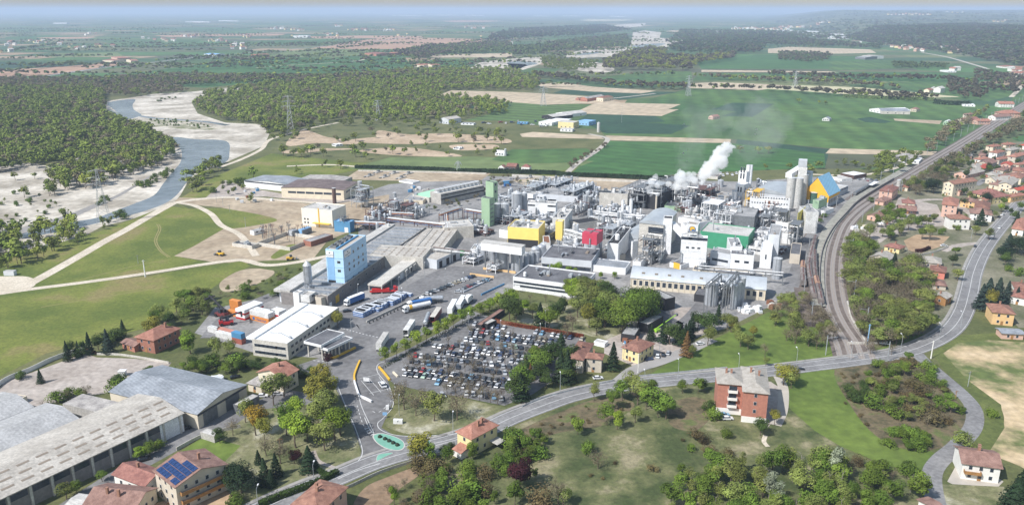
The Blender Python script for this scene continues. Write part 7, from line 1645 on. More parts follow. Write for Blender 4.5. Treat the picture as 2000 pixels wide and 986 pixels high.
VC = [(20,86,5,'left edge'),(75,84,8,'left plain'),(120,90,6,'left plain'),(152,95,5,'left plain'),(205,92,3,'left plain'),(18,102,3,'left edge'),(180,68,3,'left plain'),(290,77,3,'left plain'),(335,80,6,'left plain'),(372,72,9,'left plain village'),(425,80,10,'left plain village'),(465,90,5,'left plain'),(468,95,3,'left plain'),(480,72,7,'left plain village'),(545,57,10,'mid plain village'),(580,60,8,'mid plain village'),(645,68,8,'mid plain village'),(700,60,10,'mid plain village'),(760,60,7,'mid plain village'),(655,52,5,'mid plain'),(570,73,3,'mid plain'),(795,67,2,'mid plain'),(940,75,2,'tan field edge'),(990,85,3,'tan field edge'),(830,96,3,'brick farm wood'),(925,56,5,'mid plain'),(1090,90,1,'upper river wood'),(1450,57,22,'far town'),(1500,58,24,'far town'),(1540,54,14,'far town'),(1600,52,9,'far town'),(1520,66,8,'far town foot'),(1690,80,4,'valley'),(1770,94,10,'valley hamlet'),(1785,100,6,'valley hamlet'),(1850,97,5,'valley hamlet'),(1870,103,3,'valley hamlet'),(1950,57,5,'hill'),(1850,150,0,''),(1985,140,7,'right edge hamlet'),(1995,150,4,'right edge hamlet'),(1860,138,2,'right fields'),(1830,182,3,'right fields')]
for cx, cy, n, wh in VC:
    for k in range(n):
        px = cx + rn.gauss(0,10 if n < 12 else 15); py = cy + rn.gauss(0,1.6 if cy > 65 else .8); g = P(px, py); z = max(0, hill_z(g.x, g.y)) if px > 1400 else 0
        o = nobj('village_house', rn.choice(HM), None, (g.x, g.y, z - .3 if z else 0), rn.uniform(0,3.1)); s = rn.uniform(.9,1.5) * (1.3 if cy < 64 else 1); o.scale = (s, s, s)
        tag(o, 'tiny far house in the %s cluster' % wh, 'house', 'tiny houses: ' + wh, auto=False)
for px, py in [(1735,27),(1742,28),(1750,27),(1757,28),(1764,27),(1770,26),(1776,27),(1783,27),(1790,26),(1797,27),(1804,28),(1812,27),(1818,28),(1850,22),(1860,23),(1870,24),(1880,23)]:
    v = (px-1000)/F; best = None
    for k in range(400):
        yy = 3500 + k*30; xx = v * (yy*CP); z = hill_z(xx, yy); xx = v * (yy*CP - (z-HC)*SP); sx, sy = proj((xx, yy, z))
        if sy < py + 2.5: best = (xx, yy, z); break
    if best: o = nobj('village_house', rn.choice(HM), None, (best[0], best[1], best[2]-1), rn.uniform(0,3)); o.scale = (2.0,2.0,2.0); tag(o, 'tiny far house in the village on top of the hill', 'house', 'houses of the hilltop village', auto=False)
for px, py, L_, n in [(780,31,420,3),(850,30,500,3),(920,31,300,2),(1050,32,200,2),(1110,32,260,2),(1200,33,200,2),(440,42,160,2),(380,44,200,2),(120,47,150,1),(1560,64,150,2),(1600,70,200,2),(1640,76,120,2),(1530,62,120,1),(1380,64,150,1),(590,74,80,1)]:
    for k in range(n):
        g = P(px + k*14, py + k*.4); s = mpp(py)*1.0
        q = MB().box(-L_/2, L_/2,-30,30,0,9).box(-L_/2, L_/2,-29,29,9,10.5); tag(q.build('industrial_hall', M_white, None, (g.x, g.y, 0), rn.uniform(-.1,.15)), 'long white industrial roof far off on the plain', 'hall', 'white industrial roofs on the far plain', auto=False)
def car_meshes():
    prof = [(-2.1,.35),(-2.15,.75),(-1.95,.98),(-1.2,1.02),(1.0,.98),(1.95,.82),(2.15,.62),(2.1,.32)]
    q = MB(); n = len(prof)
    for s in (1,):
        vs = [(x, -.86 if .4 < z < .9 else -.80, z) for x, z in prof] + [(x, .86 if .4 < z < .9 else .80, z) for x, z in prof]
        q.add(vs, [tuple(range(n)), tuple(range(2*n-1, n-1,-1))] + [(i+n, (i+1) % n + n, (i+1) % n, i) for i in range(n)])
    q.add([(-1.35,-.62,1.42),(.35,-.62,1.42),(.35,.62,1.42),(-1.35,.62,1.42),(-1.3,-.60,1.47),(.3,-.60,1.47),(.3,.60,1.47),(-1.3,.60,1.47)],[(3,2,1,0),(4,5,6,7),(0,1,5,4),(1,2,6,5),(2,3,7,6),(3,0,4,7)])
    g = MB().add([(-1.95,-.78,.97),(1.05,-.78,.97),(1.05,.78,.97),(-1.95,.78,.97),(-1.4,-.64,1.42),(.4,-.64,1.42),(.4,.64,1.42),(-1.4,.64,1.42)],[(3,2,1,0),(4,5,6,7),(0,1,5,4),(1,2,6,5),(2,3,7,6),(3,0,4,7)])
    w = MB().tube((0,-.1,0),(0,.1,0),.32, n=10)
    return q, g, w
cq, cg, cw = car_meshes()
CC = {}
for nm, rgb, wt in [('white',(.72,.72,.72),22),('black',(.015,.015,.018),22),('dark grey',(.06,.065,.07),20),('silver',(.42,.43,.45),16),('dark blue',(.02,.04,.11),9),('red',(.30,.025,.025),3),('light blue',(.16,.33,.48),4),('beige',(.40,.35,.26),3),('pale green',(.32,.45,.35),1)]:
    CC[nm] = (cq.mesh('body', mat('car_' + nm.replace(' ', '_'), rgb, .3,.03,1, coat=.5)), wt)
GM = cg.mesh('windows', M_glass); WM_ = cw.mesh('wheel', M_black)
def car(x, y, rz, col, label, group=None, s=1.0, auto=True):
    r = thing('car', label, 'car', (x, y, .02), rz, group, auto=auto); r.scale = (s, s, s)
    nobj('body', CC[col][0], r); nobj('windows', GM, r)
    for a in (-1.3,1.3):
        for b in (-.74,.74): nobj('wheel', WM_, r, (a, b, .32))
    return r
rn = random.Random(21); cols = list(CC); wts = [CC[c][1] for c in cols]
def row(p0, p1, name, gap=2.55, fill=.93, head=None, flip=0):
    A, B = P(*p0), P(*p1); d = B - A; L = d.length; n = int(L/gap); base = math.atan2(d.y, d.x) + math.pi/2 + (head or 0)
    for i in range(n):
        if rn.random() > fill: continue
        p = A + d*((i+.5)/n); c = rn.choices(cols, wts)[0]
        car(p.x + rn.uniform(-.15,.15), p.y + rn.uniform(-.3,.3), base + (math.pi if rn.random() < .5 else 0) + rn.uniform(-.04,.04), c, c + ' car parked in the ' + name, 'cars in the ' + name, rn.uniform(.94,1.06))
row((922,634),(1014,646),'row under the rusty fence',2.7,.85); row((1042,650),(1142,664),'row by the park trees',2.6)
row((918,646),(1102,670),'double row one, rear line'); row((914,655),(1100,679),'double row one, front line')
row((905,664),(1068,688),'double row two, rear line',2.6,.9,.35); row((885,674),(1064,698),'double row two, front line',2.7,.85,.35)
row((846,676),(1050,704),'double row three, rear line'); row((850,688),(1040,712),'double row three, front line',2.6,.9)
row((806,695),(1024,722),'double row four, rear line',2.6,.95,.35); row((798,706),(1015,734),'double row four, front line',2.6,.95,.35)
row((786,720),(1000,748),'double row five, rear line'); row((788,731),(990,757),'double row five, front line')
row((850,748),(990,766),'double row six, rear line',2.6,.8); row((905,768),(985,780),'last row by the grass',2.6,.9,.35)
row((842,778),(885,768),'short row by the grass triangle',3,.3)
row((832,577),(925,540),'works yard long row',2.9,1,.55); row((892,573),(958,545),'works yard short row',2.9,.95,.5)
row((1122,553),(1190,566),'row behind the office building',3.2,.6); row((1100,540),(1150,544),'row below the gallery building',3,.4)
def one(px, py, deg, col, label, s=1.0): g = P(px, py); return car(g.x, g.y, R_(deg), col, label, s=s)
one(632,953,24,'white','white car driving on the main road near the bottom edge',1.1); one(747,754,115,'white','white van-like car in the junction lanes',1.3)
one(352,842,40,'silver','silver car parked at the end of the long warehouse'); one(362,839,40,'black','black car behind the silver car at the warehouse end')
one(282,899,35,'black','black car between pillars of the long warehouse'); one(286,922,10,'light blue','blue grey car beside the villa'); 
one(1414,812,5,'light blue','light blue car in front of the brick apartment block'); one(1421,819,3,'white','white car in front of the brick apartment block')
one(1168,740,10,'white','white car parked by the house beside the main road'); one(1267,703,20,'dark blue','dark blue car below the yellow hipped house'); one(1284,697,80,'white','white car by the yellow hipped house'); one(1295,694,80,'black','black car beyond the yellow hipped house'); one(1305,691,70,'silver','silver car last in line beyond the yellow house'); one(1368,673,20,'white','white car on the track by the dry conifer')
one(1565,722,5,'black','dark small vehicle on the main road beside the brick block',.7); one(1939,462,50,'silver','silver car on the main road near the town'); one(1952,446,50,'white','white car following on the main road near the town'); one(1843,481,10,'white','white car on the garden lane'); one(1904,482,60,'black','black car on the garden lane'); one(1951,425,50,'black','dark car parked beside the town road'); one(1958,421,40,'white','white car parked beside the town road')
one(678,609,20,'black','black car in front of the blue block trucks'); one(513,775,8,'white','white car in the hall court'); one(543,771,8,'silver','silver car in the hall court'); one(460,738,30,'black','black car by the dark hedge'); one(1820,423,20,'dark blue','dark blue car beside the pink flats'); one(1870,303,20,'white','white car near the lone pink house'); one(1985,303,60,'white','white car on the upper town slope')
for i, (px, py) in enumerate([(1678,352),(1688,350),(1694,354),(1702,352),(1640,357),(1650,354)]): one(px, py, 30+i*20,['silver','white','red','dark grey','white','white'][i], 'car parked in the station yard beyond the amber gable')
for i, (px, py) in enumerate([(1407,340),(1420,341),(1412,344),(1430,343),(1438,340)]): one(px, py, 80, 'white', 'white van parked behind the works', 1.4)
for i, (px, py) in enumerate([(978,240),(988,242),(1000,240),(1012,238),(1018,244),(1040,245),(1046,238),(1058,248),(955,243),(945,241),(1068,247)]): one(px, py, rn.uniform(0,90), rn.choice(['white','silver','dark blue','red']), 'vehicle in the roadside estate yard', 1.5)
# lorries
def wheels(r, xs, w=1.15, rad=.5):
    for x in xs:
        for y in (-w, w): MB().tube((x, y-.15, rad),(x, y+.15, rad), rad, n=12).build('wheel', M_black, r)
def cab(r, x, m):
    MB().box(x, x+2.2,-1.22,1.22,.8,3.2).box(x-.1, x+1.4,-1.1,1.1,3.2,3.7).build('cab', m, r)
    MB().box(x+2.2, x+2.26,-1.05,1.05,1.9,2.9).box(x+.9, x+1.8,-1.26,1.26,2.0,2.8).build('windscreen', M_glass, r)
def lorry(front, rear, label, body='box', m=None, cabm=None, name='lorry', ln=None, m2=None, H=4.0):
    A, B = P(*rear), P(*front); d = B - A; L = ln or max(7, d.length); r = thing(name, label, 'lorry' if cabm else 'trailer', ((A.x+B.x)/2,(A.y+B.y)/2,0), math.atan2(d.y, d.x)); x0 = -L/2; x1 = L/2 - (2.7 if cabm else 0)
    if body == 'box': MB().box(x0, x1,-1.27,1.27,1.15, H).build('box_body', m, r); MB().box(x0-.02, x1+.02,-1.3,1.3, H, H+.1).build('roof', m2 or M_white, r)
    elif body == 'open': MB().box(x0, x0+.1,-1.2,-1.1,1.2, H).box(x0, x1,-1.27,-1.2,1.2, H).box(x0, x1,1.2,1.27,1.2, H).box(x1-.1, x1,-1.2,1.2,1.2, H).box(x0, x1,-1.2,1.2,1.15,1.3).build('box_body', m, r); MB().box(x0, x1,-1.3,1.3, H, H+.1).build('roof', m2 or M_white, r)
    elif body == 'tank':
        MB().tube((x0+.4,0,2.55),(x1-.3,0,2.55),1.2, n=18).tube((x0,0,2.55),(x0+.4,0,2.55),.8,1.2,18).tube((x1-.3,0,2.55),(x1,0,2.55),1.2,.8,18).build('tank_body', m, r, smooth=True)
        MB().box(x0+1, x1-1,-.3,.3,3.72,3.82).build('walkway', M_galv, r)
        if m2: MB().tube((x1-2.2,0,2.55),(x1-.6,0,2.55),1.23, n=18).build('painted_band', m2, r, smooth=True)
    elif body == 'flat': MB().box(x0, x1,-1.25,1.25,1.0,1.3).build('flatbed', m, r); MB().box(x0+1, x1-2,-1.2,1.2,1.3,2.6).build('load', m2 or M_red, r)
    MB().box(x0, L/2-.3,-.45,.45,.7,1.1).build('chassis', M_galvd, r); wheels(r, [x0+1.2, x0+2.5, x0+3.8] if L > 9 else [x0+1.2])
    if cabm: cab(r, L/2-2.5, cabm); wheels(r, [L/2-1.2, L/2-4.6] if L > 9 else [L/2-1.2])
    else: MB().box(x1-2.6, x1-2.4,-.9,.9,0,1.0).build('landing_leg', M_galvd, r)
    return r
lorry((787,612),(841,600),'white tank lorry with yellow band in the middle of the yard','tank',M_white,M_whitep,m2=M_yelp); lorry((818,592),(866,590),'silver bulk lorry behind the yellow banded tank lorry','tank',M_steel,M_whitep); 
lorry((795,603),(842,594),'blue and white lorry between the two tank lorries','box',M_bluep,M_whitep,H=3.4,m2=M_bluep)
lorry((805,641),(794,658),'white box trailer with open rear in the lower yard','open',M_offw,ln=13.6,m2=M_offw); lorry((857,616),(846,632),'maroon trailer with grey roof','open',M_maroon,ln=13.6,m2=M_conclt); lorry((838,622),(831,640),'silver tank trailer beside the maroon trailer','tank',M_steel,ln=12.5)
lorry((888,599),(879,616),'white roofed trailer with blue rear in the upper yard','box',M_whitep,ln=13.6,m2=M_whitep); lorry((905,592),(896,607),'white trailer behind the lime trees','box',M_lgrey,ln=13.6); lorry((918,588),(912,594),'small white lorry nearest the offices','box',M_white,M_whitep,ln=8)
lorry((753,667),(742,684),'beige roofed trailer at the end of the lime row','box',M_offw,ln=13.6,m2=M_rooflt); lorry((677,598),(707,586),'lorry with dark blue box beside the grey warehouse wall','box',M_bluep,M_whitep,ln=13)
lorry((773,571),(728,573),'red lorry pulling out from under the dock canopy','flat',M_redp,M_redp,ln=15,m2=M_redp)
for a, b, lb in [((112,143),(104,144),'blue white coach-like lorry on the motorway, left'),((205,132),(196,133),'pale lorry on the motorway by the farm'),((346,118),(340,119),'white lorry far along the motorway')]:
    lorry(a, b, lb, 'box', M_lgrey, M_whitep, ln=16)
lorry((1016,549),(1012,547),'x','box',M_yelp,M_yelp,ln=5) if False else None
# wheel loaders and reach stackers
def stacker(px, py, deg, m, label, s=1.0, up=.5):
    g = P(px, py); r = thing('reach_stacker', label, 'reach stacker', (g.x, g.y, 0), R_(deg)); r.scale = (s, s, s)
    MB().box(-4,3,-1.6,1.6,.9,2.2).box(-4.4,-2.2,-1.5,1.5,1.2,2.9).build('chassis', m, r); MB().box(-.9,.9,-.9,.9,2.2,4.2).build('cabin', M_glass, r)
    e = Vector((7.5,0,4 + 8*up)); MB().tube((-3.4,0,4.2), e, .55,.45,8).tube((-1,0,2.3),(2.5,0,4.6+3*up),.3, n=6).box(-3.7,-3.0,-.9,.9,2.2,4.5).build('boom', M_dark, r)
    MB().box(6.9,7.9,-3.2,3.2, e.z-1.6, e.z-1.0).box(7.2,7.6,-.4,.4, e.z-1.2, e.z).build('spreader', M_dark, r)
    for x in (-3,2): 
        for y in (-1.7,1.7): MB().tube((x, y-.4,.9),(x, y+.4,.9),.9, n=12).build('wheel', M_black, r)
stacker(445,634,20,M_redp,'red reach stacker with black boom beside the container stacks',.9,.3); stacker(432,618,150,M_maroon,'dark reach stacker with raised boom behind the red one',.95,.8)
# containers
def container(px, py, lvl, deg, label, m, roofm=None, ln=6.1, base=None, wid=2.44, hgt=2.6, lettering=None, tx=0, ty=0):
    g = P(px, py); c, s = math.cos(R_(deg)), math.sin(R_(deg)); x, y = g.x + tx*c - ty*s, g.y + tx*s + ty*c
    r = thing('shipping_container', label, 'container', (x, y, lvl*hgt + (.02 if lvl else 0)), R_(deg)); k = .08
    q = MB().box(-ln/2, ln/2,0, wid, .04 if not base else .95, hgt-.06)
    for i in range(int(ln/.6)): x_ = -ln/2 + .3 + i*.6; q.box(x_, x_+.3,-.05,0,.3 if not base else 1.0, hgt-.25)
    q.build('body', m, r); 
    if base: MB().box(-ln/2-.03, ln/2+.03,-.06, wid+.06,.04,.95).build('skirt', base, r)
    q = MB().box(-ln/2, ln/2,0, wid, hgt-.06, hgt-.01)
    if roofm is not None:
        for i in range(3): q.box(-ln/2+1+i*2-.3,-ln/2+1+i*2+.3,.9,1.5, hgt-.01, hgt+.12)
    q.build('roof', roofm or m, r)
    if lettering:
        c_ = bpy.data.curves.new('lettering', 'FONT'); c_.body = lettering; c_.size = 1.25; c_.extrude = .01; ob = bpy.data.objects.new('lettering', c_); COL.objects.link(ob); bpy.context.view_layer.update()
        me = bpy.data.meshes.new_from_object(ob.evaluated_get(bpy.context.evaluated_depsgraph_get())); bpy.data.objects.remove(ob); me.materials.clear(); me.materials.append(M_bluep)
        o = nobj('lettering', me, r, (-ln/2+4.2,-.1,.75)); o.rotation_euler = (R_(90),0,0); MB().tube((-ln/2+2.4,-.04,1.3),(-ln/2+2.4,-.1,1.3),.75, n=16).build('emblem', M_bluep, r)
DEG = -28
for lv in (0,1):
    for k in range(5): container(470,623.5, lv, DEG, 'white tank box with red skirt, %s layer of the left stack, %s from the front' % (['bottom','top'][lv], ORDF[k] if False else ['front','second','third','fourth','fifth'][k]), M_white, M_white, base=M_redp, ty=k*2.55)
    for k in range(2): container(537,627, lv, DEG, 'white tank box with red skirt, %s layer of the right stack, %s' % (['bottom','top'][lv],['front','rear'][k]), M_white, M_white, base=M_redp, ty=k*2.55)
container(507,628.5,0, DEG, 'orange container with blue round logo and lettering', M_orp, None, 12.2, lettering='Hapag-Lloyd'); container(507,628.5,1, DEG, 'pale grey container on top of the orange lettered one', M_offw, M_offw, 12.2)
container(507,628.5,1, DEG, 'pale container behind the pale grey top one', M_offw, M_offw, 12.2, ty=2.6); container(507,628.5,0, DEG, 'orange container behind the lettered one', M_orp, None, 12.2, ty=2.6)
container(452,617,0, DEG, 'orange container half hidden behind the black boom', M_orp, None); container(458,606,0, DEG, 'orange container at the back of the left stack', M_orp, None); container(458,606,1, DEG, 'orange container on top at the back of the left stack', M_orp, None)
container(463,671,0, DEG, 'rust red container under the blue one', mat('rust_red', (.32,.10,.07),.6), None); container(463,671,1, DEG, 'mid blue container on top of the rust red one', M_bluedk, None)
container(440,662,0, DEG, 'pale container with salmon rim left of the blue one', M_offw, M_offw, 12.2); container(440,655,0, DEG, 'salmon topped container at the rear of the pale one', mat('salmon', (.50,.22,.16),.6), None, 12.2); container(415,650,0, DEG, 'white and red container behind the round tree', M_offw, M_offw, 6.1)
container(903,499,0,58, 'bright green container beside the pipe bridge', M_greenp, None)
for i, (px, py) in enumerate([(1115,373),(1125,374),(1136,374),(1147,372),(1158,370),(1110,368),(1122,368),(1135,366),(1150,366),(990,360),(992,364),(1075,361),(1590,413)]): container(px, py, 0,-28 if i < 9 else 20, 'blue and white container in the rear works yard', M_bluedk if i % 2 else M_bluep, M_lgrey if i < 5 else M_bluedk, 6.1 if i > 8 else 9)
# blue and white flat stacks
k = 0
for (bx, by), nrow, ncol in [((702,617),4,4),((732,606),3,4),((760,594),3,2),((775,584),2,2),((795,577),1,1)]:
    for i in range(nrow):
        for j in range(ncol):
            px, py = bx + i*6.5 - j*9*.2 + j*3, by - i*3.3 - j*1.9 + (j % 2)*.4; g = P(px, py); r = thing('rack_stack', 'stack of blue and white transport racks beside the bollard line', 'rack stack', (g.x, g.y, 0), R_(-28), 'stacks of blue and white transport racks')
            n = rn.choice([2,3,3])
            for l in range(n):
                MB().box(-3.2,3.2,-1.1,1.1, l*.85+.05, l*.85+.45).build('blue_frame', M_bluep, r); MB().box(-3.0,3.0,-1.0,1.0, l*.85+.45, l*.85+.78).build('white_load', M_lgrey, r)
# bollards, barriers, walls
wb = wpath([(722,632),(760,614),(800,596),(838,577)],6)
for p in resample(wb, 2.6): tag(MB().lathe([(.32,0),(.32,.9),(.2,1.0)],8).build('bollard', M_black, None, (p.x, p.y, .02)), 'black bollard in the line beside the blue racks', 'bollard', 'black bollards beside the blue racks')
def wall(name, label, pts, h, w, m, cat='wall', smooth=True, layer=0):
    W_ = wpath(pts, 5, smooth and len(pts) > 2); A = offset(W_, w/2); B = offset(W_, -w/2); q = MB(); n = len(W_)
    vs = [(*p, 0) for p in B] + [(*p, 0) for p in A] + [(*p, h) for p in B] + [(*p, h) for p in A]
    fs = []
    for i in range(n-1): fs += [(i, i+1,2*n+i+1,2*n+i),(n+i+1, n+i, 3*n+i, 3*n+i+1),(2*n+i, 2*n+i+1,3*n+i+1,3*n+i)]
    fs += [(0,2*n, 3*n, n),(n-1,2*n-1,4*n-1,3*n-1)]
    q.add(vs, fs); return tag(q.build(name, m), label, cat)
wall('retaining_wall', 'low concrete kerb wall with blue edge below the rack stacks', [(716,630),(760,609),(800,590),(842,570)],1.0,.5, M_conc)
wall('barrier', 'yellow concrete barrier left of the lower canopy, short piece', [(646,702),(662,696)],.9,.8, M_yelp, 'barrier'); wall('barrier', 'yellow concrete barrier under the lower canopy, long piece', [(663,695),(694,680)],.9,.8, M_yelp, 'barrier')
wall('barrier', 'yellow edged barrier at the car park entrance', [(740,718),(750,729),(761,743)],.8,.7, M_yelp, 'barrier'); wall('barrier', 'beige short barrier at the car park corner', [(768,728),(777,737)],.8,.7, M_cream, 'barrier')
wall('barrier', 'pale curved barrier splitting the gate lanes', [(703,706),(697,720),(692,735),(693,745)],.9,.7, M_yelp, 'barrier'); wall('barrier', 'white concrete barrier with yellow top along the gate lanes', [(692,746),(697,762),(702,774),(714,780),(726,786)],1.0,.6, M_white, 'barrier')
wall('barrier', 'orange panelled barrier before the front silos', [(944,526),(1007,534)],1.3,.5, M_orange, 'barrier'); wall('barrier', 'orange panelled barrier between yard and road', [(918,537),(965,543)],1.2,.5, M_orange, 'barrier')
wall('kerb_wall', 'blue topped kerb wall beside the parked cars in the works yard', [(905,572),(960,546)],1.0,.5, M_grey); wall('kerb_wall', 'blue railing wall beside the offices, lower piece', [(940,577),(985,556)],1.0,.4, M_bluedk)
wall('fence', 'long white panel fence at the gravel lot', [(-20,770),(12,745),(60,725),(100,706),(140,692),(167,686)],2.0,.2, M_wr, 'fence'); wall('fence', 'rust red gate beside the white panel fence', [(167,686),(188,691)],1.6,.15, M_rust, 'fence')
wall('fence', 'rust brown fence panels along the car park', [(960,630),(1010,638),(1060,646),(1138,659)],1.9,.12, M_rust, 'fence')
wall('fence', 'low stone garden wall by the square brick house', [(190,693),(230,694),(275,700),(330,710)],1.0,.3, M_conclt, 'wall')
wall('guard_rail', 'galvanised guard rail along the curve by the tiled house', [(1020,795),(1060,778),(1120,762),(1160,753),(1200,744)],.8,.15, M_galv, 'guard rail'); wall('guard_rail', 'galvanised guard rail below the yellow hipped house', [(1235,737),(1300,731),(1370,724),(1420,719)],.8,.15, M_galv, 'guard rail')
wall('garden_wall', 'grey roadside wall at the bottom of the picture', [(560,1000),(620,975),(680,953),(740,925),(800,905),(880,882)],1.1,.2, M_conc); wall('rail_wall', 'long dark retaining wall beside the running lines', [(1612,640),(1603,600),(1600,560),(1601,520),(1608,485),(1626,450),(1652,420),(1674,397),(1705,376),(1745,352)],2.2,.4, M_block)
wall('garden_wall', 'pale garden wall at the brown garden below the pink flats', [(1795,500),(1830,492),(1852,484)],1.2,.3, M_conclt); wall('rail_wall', 'thin pale cable trough right of the tracks', [(1655,590),(1662,620),(1680,650),(1692,672)],.8,.6, M_conclt)
wall('fence', 'pale concrete fence across the track end', [(1655,672),(1700,672),(1733,671)],1.2,.15, M_conclt, 'fence'); wall('perimeter_wall', 'pale perimeter wall along the warehouse lane', [(345,880),(400,852),(470,835)],1.4,.25, M_conclt); wall('perimeter_wall', 'low pale perimeter wall behind the works before the dark hedge', [(1000,345),(1100,350),(1240,357),(1330,362)],2.2,.4, M_conclt); wall('perimeter_wall', 'pale wall behind the settling beds, left', [(700,335),(860,338),(950,341)],1.6,.4, M_conclt)
# signs
def board(px, py, w, h, z, label, m, deg=0, name='sign_board'):
    g = P(px, py); r = thing(name, label, 'sign', (g.x, g.y, 0), R_(deg)); MB().box(-w/2, w/2,-.06,.06, z, z+h).build('panel', m, r); MB().box(-w/2+.1,-w/2+.2,.06,.16,0, z+h).box(w/2-.2, w/2-.1,.06,.16,0, z+h).build('post', M_galv, r); return r
board(716,748,2.6,1.6,.9,'white sign board beside the gate lanes',M_white,-10); board(658,748,2.6,1.4,.9,'white sign board at the edge of the corner wood',M_white,-5); board(1010,571,3.2,2.2,2,'white square sign at the works barrier',M_white,-20); board(752,816,1.6,1.2,1.2,'pale blue sign on the grass triangle',M_panel,0)
g = P(777,828); r = thing('entrance_sign', 'white block sign standing on the grass by the junction', 'sign', (g.x, g.y, 0), R_(-4)); MB().box(-1.7,1.7,0,1.2,.15,1.7).build('block', M_white, r); MB().box(-1.8,1.8,-.1,1.3,0,.15).build('plinth', M_conc, r); MB().tube((0,-.02,1.2),(0,-.06,1.2),.22,n=12).build('emblem', M_galvd, r)
g = P(757,799); r = thing('gate_pillar', 'white gate pillar beside the junction kerb', 'pillar', (g.x, g.y, 0),0); MB().box(-.6,.6,-.5,.5,0,1.6).build('pillar', M_white, r)
g = P(240,733); r = thing('kiosk', 'tiny white cabin on the gravel lot', 'kiosk', (g.x, g.y, 0),0); MB().box(-1.3,1.3,-1,1,0,2.2).build('wall', M_white, r); MB().box(-1.5,1.5,-1.2,1.2,2.2,2.35).build('roof', M_white, r)
# lamps and poles
def lamp(px, py, h, label, deg=90, m=None):
    g = P(px, py); r = thing('street_lamp', label, 'street lamp', (g.x, g.y, 0), R_(deg)); MB().tube((0,0,0),(0,0,h),.10,.07,8).tube((0,0,h),(1.5,0,h+.35),.06,n=6).build('pole', m or M_galv, r); MB().box(1.3,2.2,-.18,.18,h+.3,h+.46).build('lamp_head', M_white, r)
for px, py, lb in [(1324,738,'street lamp left of the guard rail end'),(1442,727,'street lamp behind the brick apartment block'),(1555,714,'street lamp right of the brick apartment block'),(1662,702,'street lamp beside the track end'),(1759,686,'street lamp near the lane fork'),(1834,664,'street lamp on the road bend by the meadow'),(1876,640,'street lamp at the outer side of the road bend'),(1258,760,'street lamp at the guard rail below the yellow house'),(1094,765,'street lamp beside the conifers'),(614,948,'street lamp above the clipped hedge'),(505,996,'street lamp at the bottom edge'),(780,812,'street lamp on the grass triangle'),(885,846,'street lamp behind the yellow roadside house'),(1883,548,'street lamp beside the pink villa road'),(1896,470,'street lamp by the town road, upper'),(1218,706,'street lamp by the house drive')]: lamp(px, py, 7.5, lb)
for i, (px, py) in enumerate([(785,598),(870,558),(905,566),(915,650),(978,665),(1055,672),(873,730),(930,720),(1000,700),(1065,645),(795,560),(830,545),(780,575),(700,590)]): lamp(px, py, 9, 'tall lamp post in the lorry yard and car park', 90)
def pole(px, py, pyt, label, r_=.14, m=None, name='utility_pole', arm=True):
    g = P(px, py); h = topz(g, pyt); r = thing(name, label, 'pole', (g.x, g.y, 0),.4); MB().tube((0,0,0),(0,0,h),r_,r_*.7,8).build('mast', m or M_galv, r)
    if arm: MB().box(-.9,.9,-.06,.06,h-.6,h-.45).build('cross_arm', m or M_galvd, r)
for a in [(284,541,508,'white lattice pole on the big meadow',.35,M_white),(1694,672,633,'tall grey pole at the track end',.3,M_panel),(1818,700,665,'pale pylon pole at the lane fork',.25,M_wr),(1822,728,712,'pole on the left of the lane'),(1866,778,762,'brown pole beside the lane bend',.14,M_wood),(1890,755,725,'thin pole in the sandy field'),(270,515,498,'thin pole on the upper meadow'),(423,395,380,'short pole by the gravel track'),(436,404,388,'second short pole by the gravel track'),(449,414,400,'third short pole by the gravel track'),(480,445,424,'pole at the edge of the meadow'),(548,880,855,'wooden pole in the corner garden',.14,M_wood),(687,660,622,'dark pole beside the gate building'),(1246,728,690,'concrete pole by the drive',.16,M_wr),(1288,685,668,'pole by the parked cars'),(1214,240,205,'white mast in the dark green field'),(233,545,0,'')]:
    if a[2]: pole(*a)
q_ = offset(wr, 12.5); q2 = offset(wr, -12.5); n_ = 0
for side, W_ in (('left', q_),('right', q2)):
    for i, p in enumerate(resample([tuple(v) for v in W_],42)):
        if p.y > 1500 or i > 34: continue
        r = thing('catenary_mast', 'grey mast on the %s side of the railway' % side, 'railway mast', (p.x, p.y, 0),0, 'railway masts on the %s side' % side); MB().box(-.14,.14,-.14,.14,0,9.5).build('mast', M_galv, r)
        s = 1 if side == 'right' else 1; d = (Vector(wr[min(len(wr)-1,10)]) - Vector(wr[0])); MB().tube((0,0,8.2),((-4.5 if side == 'right' else 4.5),0,8.8),.07, n=4).build('cantilever', M_galv, r)
# wagons
def wagon(p, rz, m, label, group, tank=False, L=12.6):
    r = thing('goods_wagon', label, 'wagon', (p.x, p.y, 0), rz, group)
    if tank: MB().tube((-L/2+.4,0,2.6),(L/2-.4,0,2.6),1.4,n=14).build('tank_body', m, r, smooth=True)
    else:
        n = 8; pr = [(-1.45,1.2)] + [(-1.45*math.cos(math.pi*i/n),3.1 + 1.1*math.sin(math.pi*i/n)) for i in range(n+1)] + [(1.45,1.2)]; k = len(pr)
        MB().add([(-L/2+.4, y, z) for y, z in pr] + [(L/2-.4, y, z) for y, z in pr],[tuple(range(k)), tuple(range(2*k-1, k-1,-1))] + [(i+1, i, i+k, i+1+k) for i in range(k-1)] + [(0, k-1,2*k-1, k)]).build('hopper_body', m, r)
        MB().box(-L/2+.9, L/2-.9,-.35,.35,4.2,4.32).build('walkway', M_rackred, r)
    MB().box(-L/2, L/2,-1.2,1.2,.9,1.2).build('underframe', M_dark, r)
    for x in (-L/2+2.2, L/2-2.2): MB().tube((x,-.75,.46),(x,.75,.46),.46,n=10).build('wheelset', M_black, r)
wm1 = mat('wagon_brown', (.17,.145,.135),.7,.2,.3, rgb2=(.25,.215,.20), objrand=.25); wm2 = mat('wagon_orange_brown', (.36,.22,.15),.7,.2,.3)
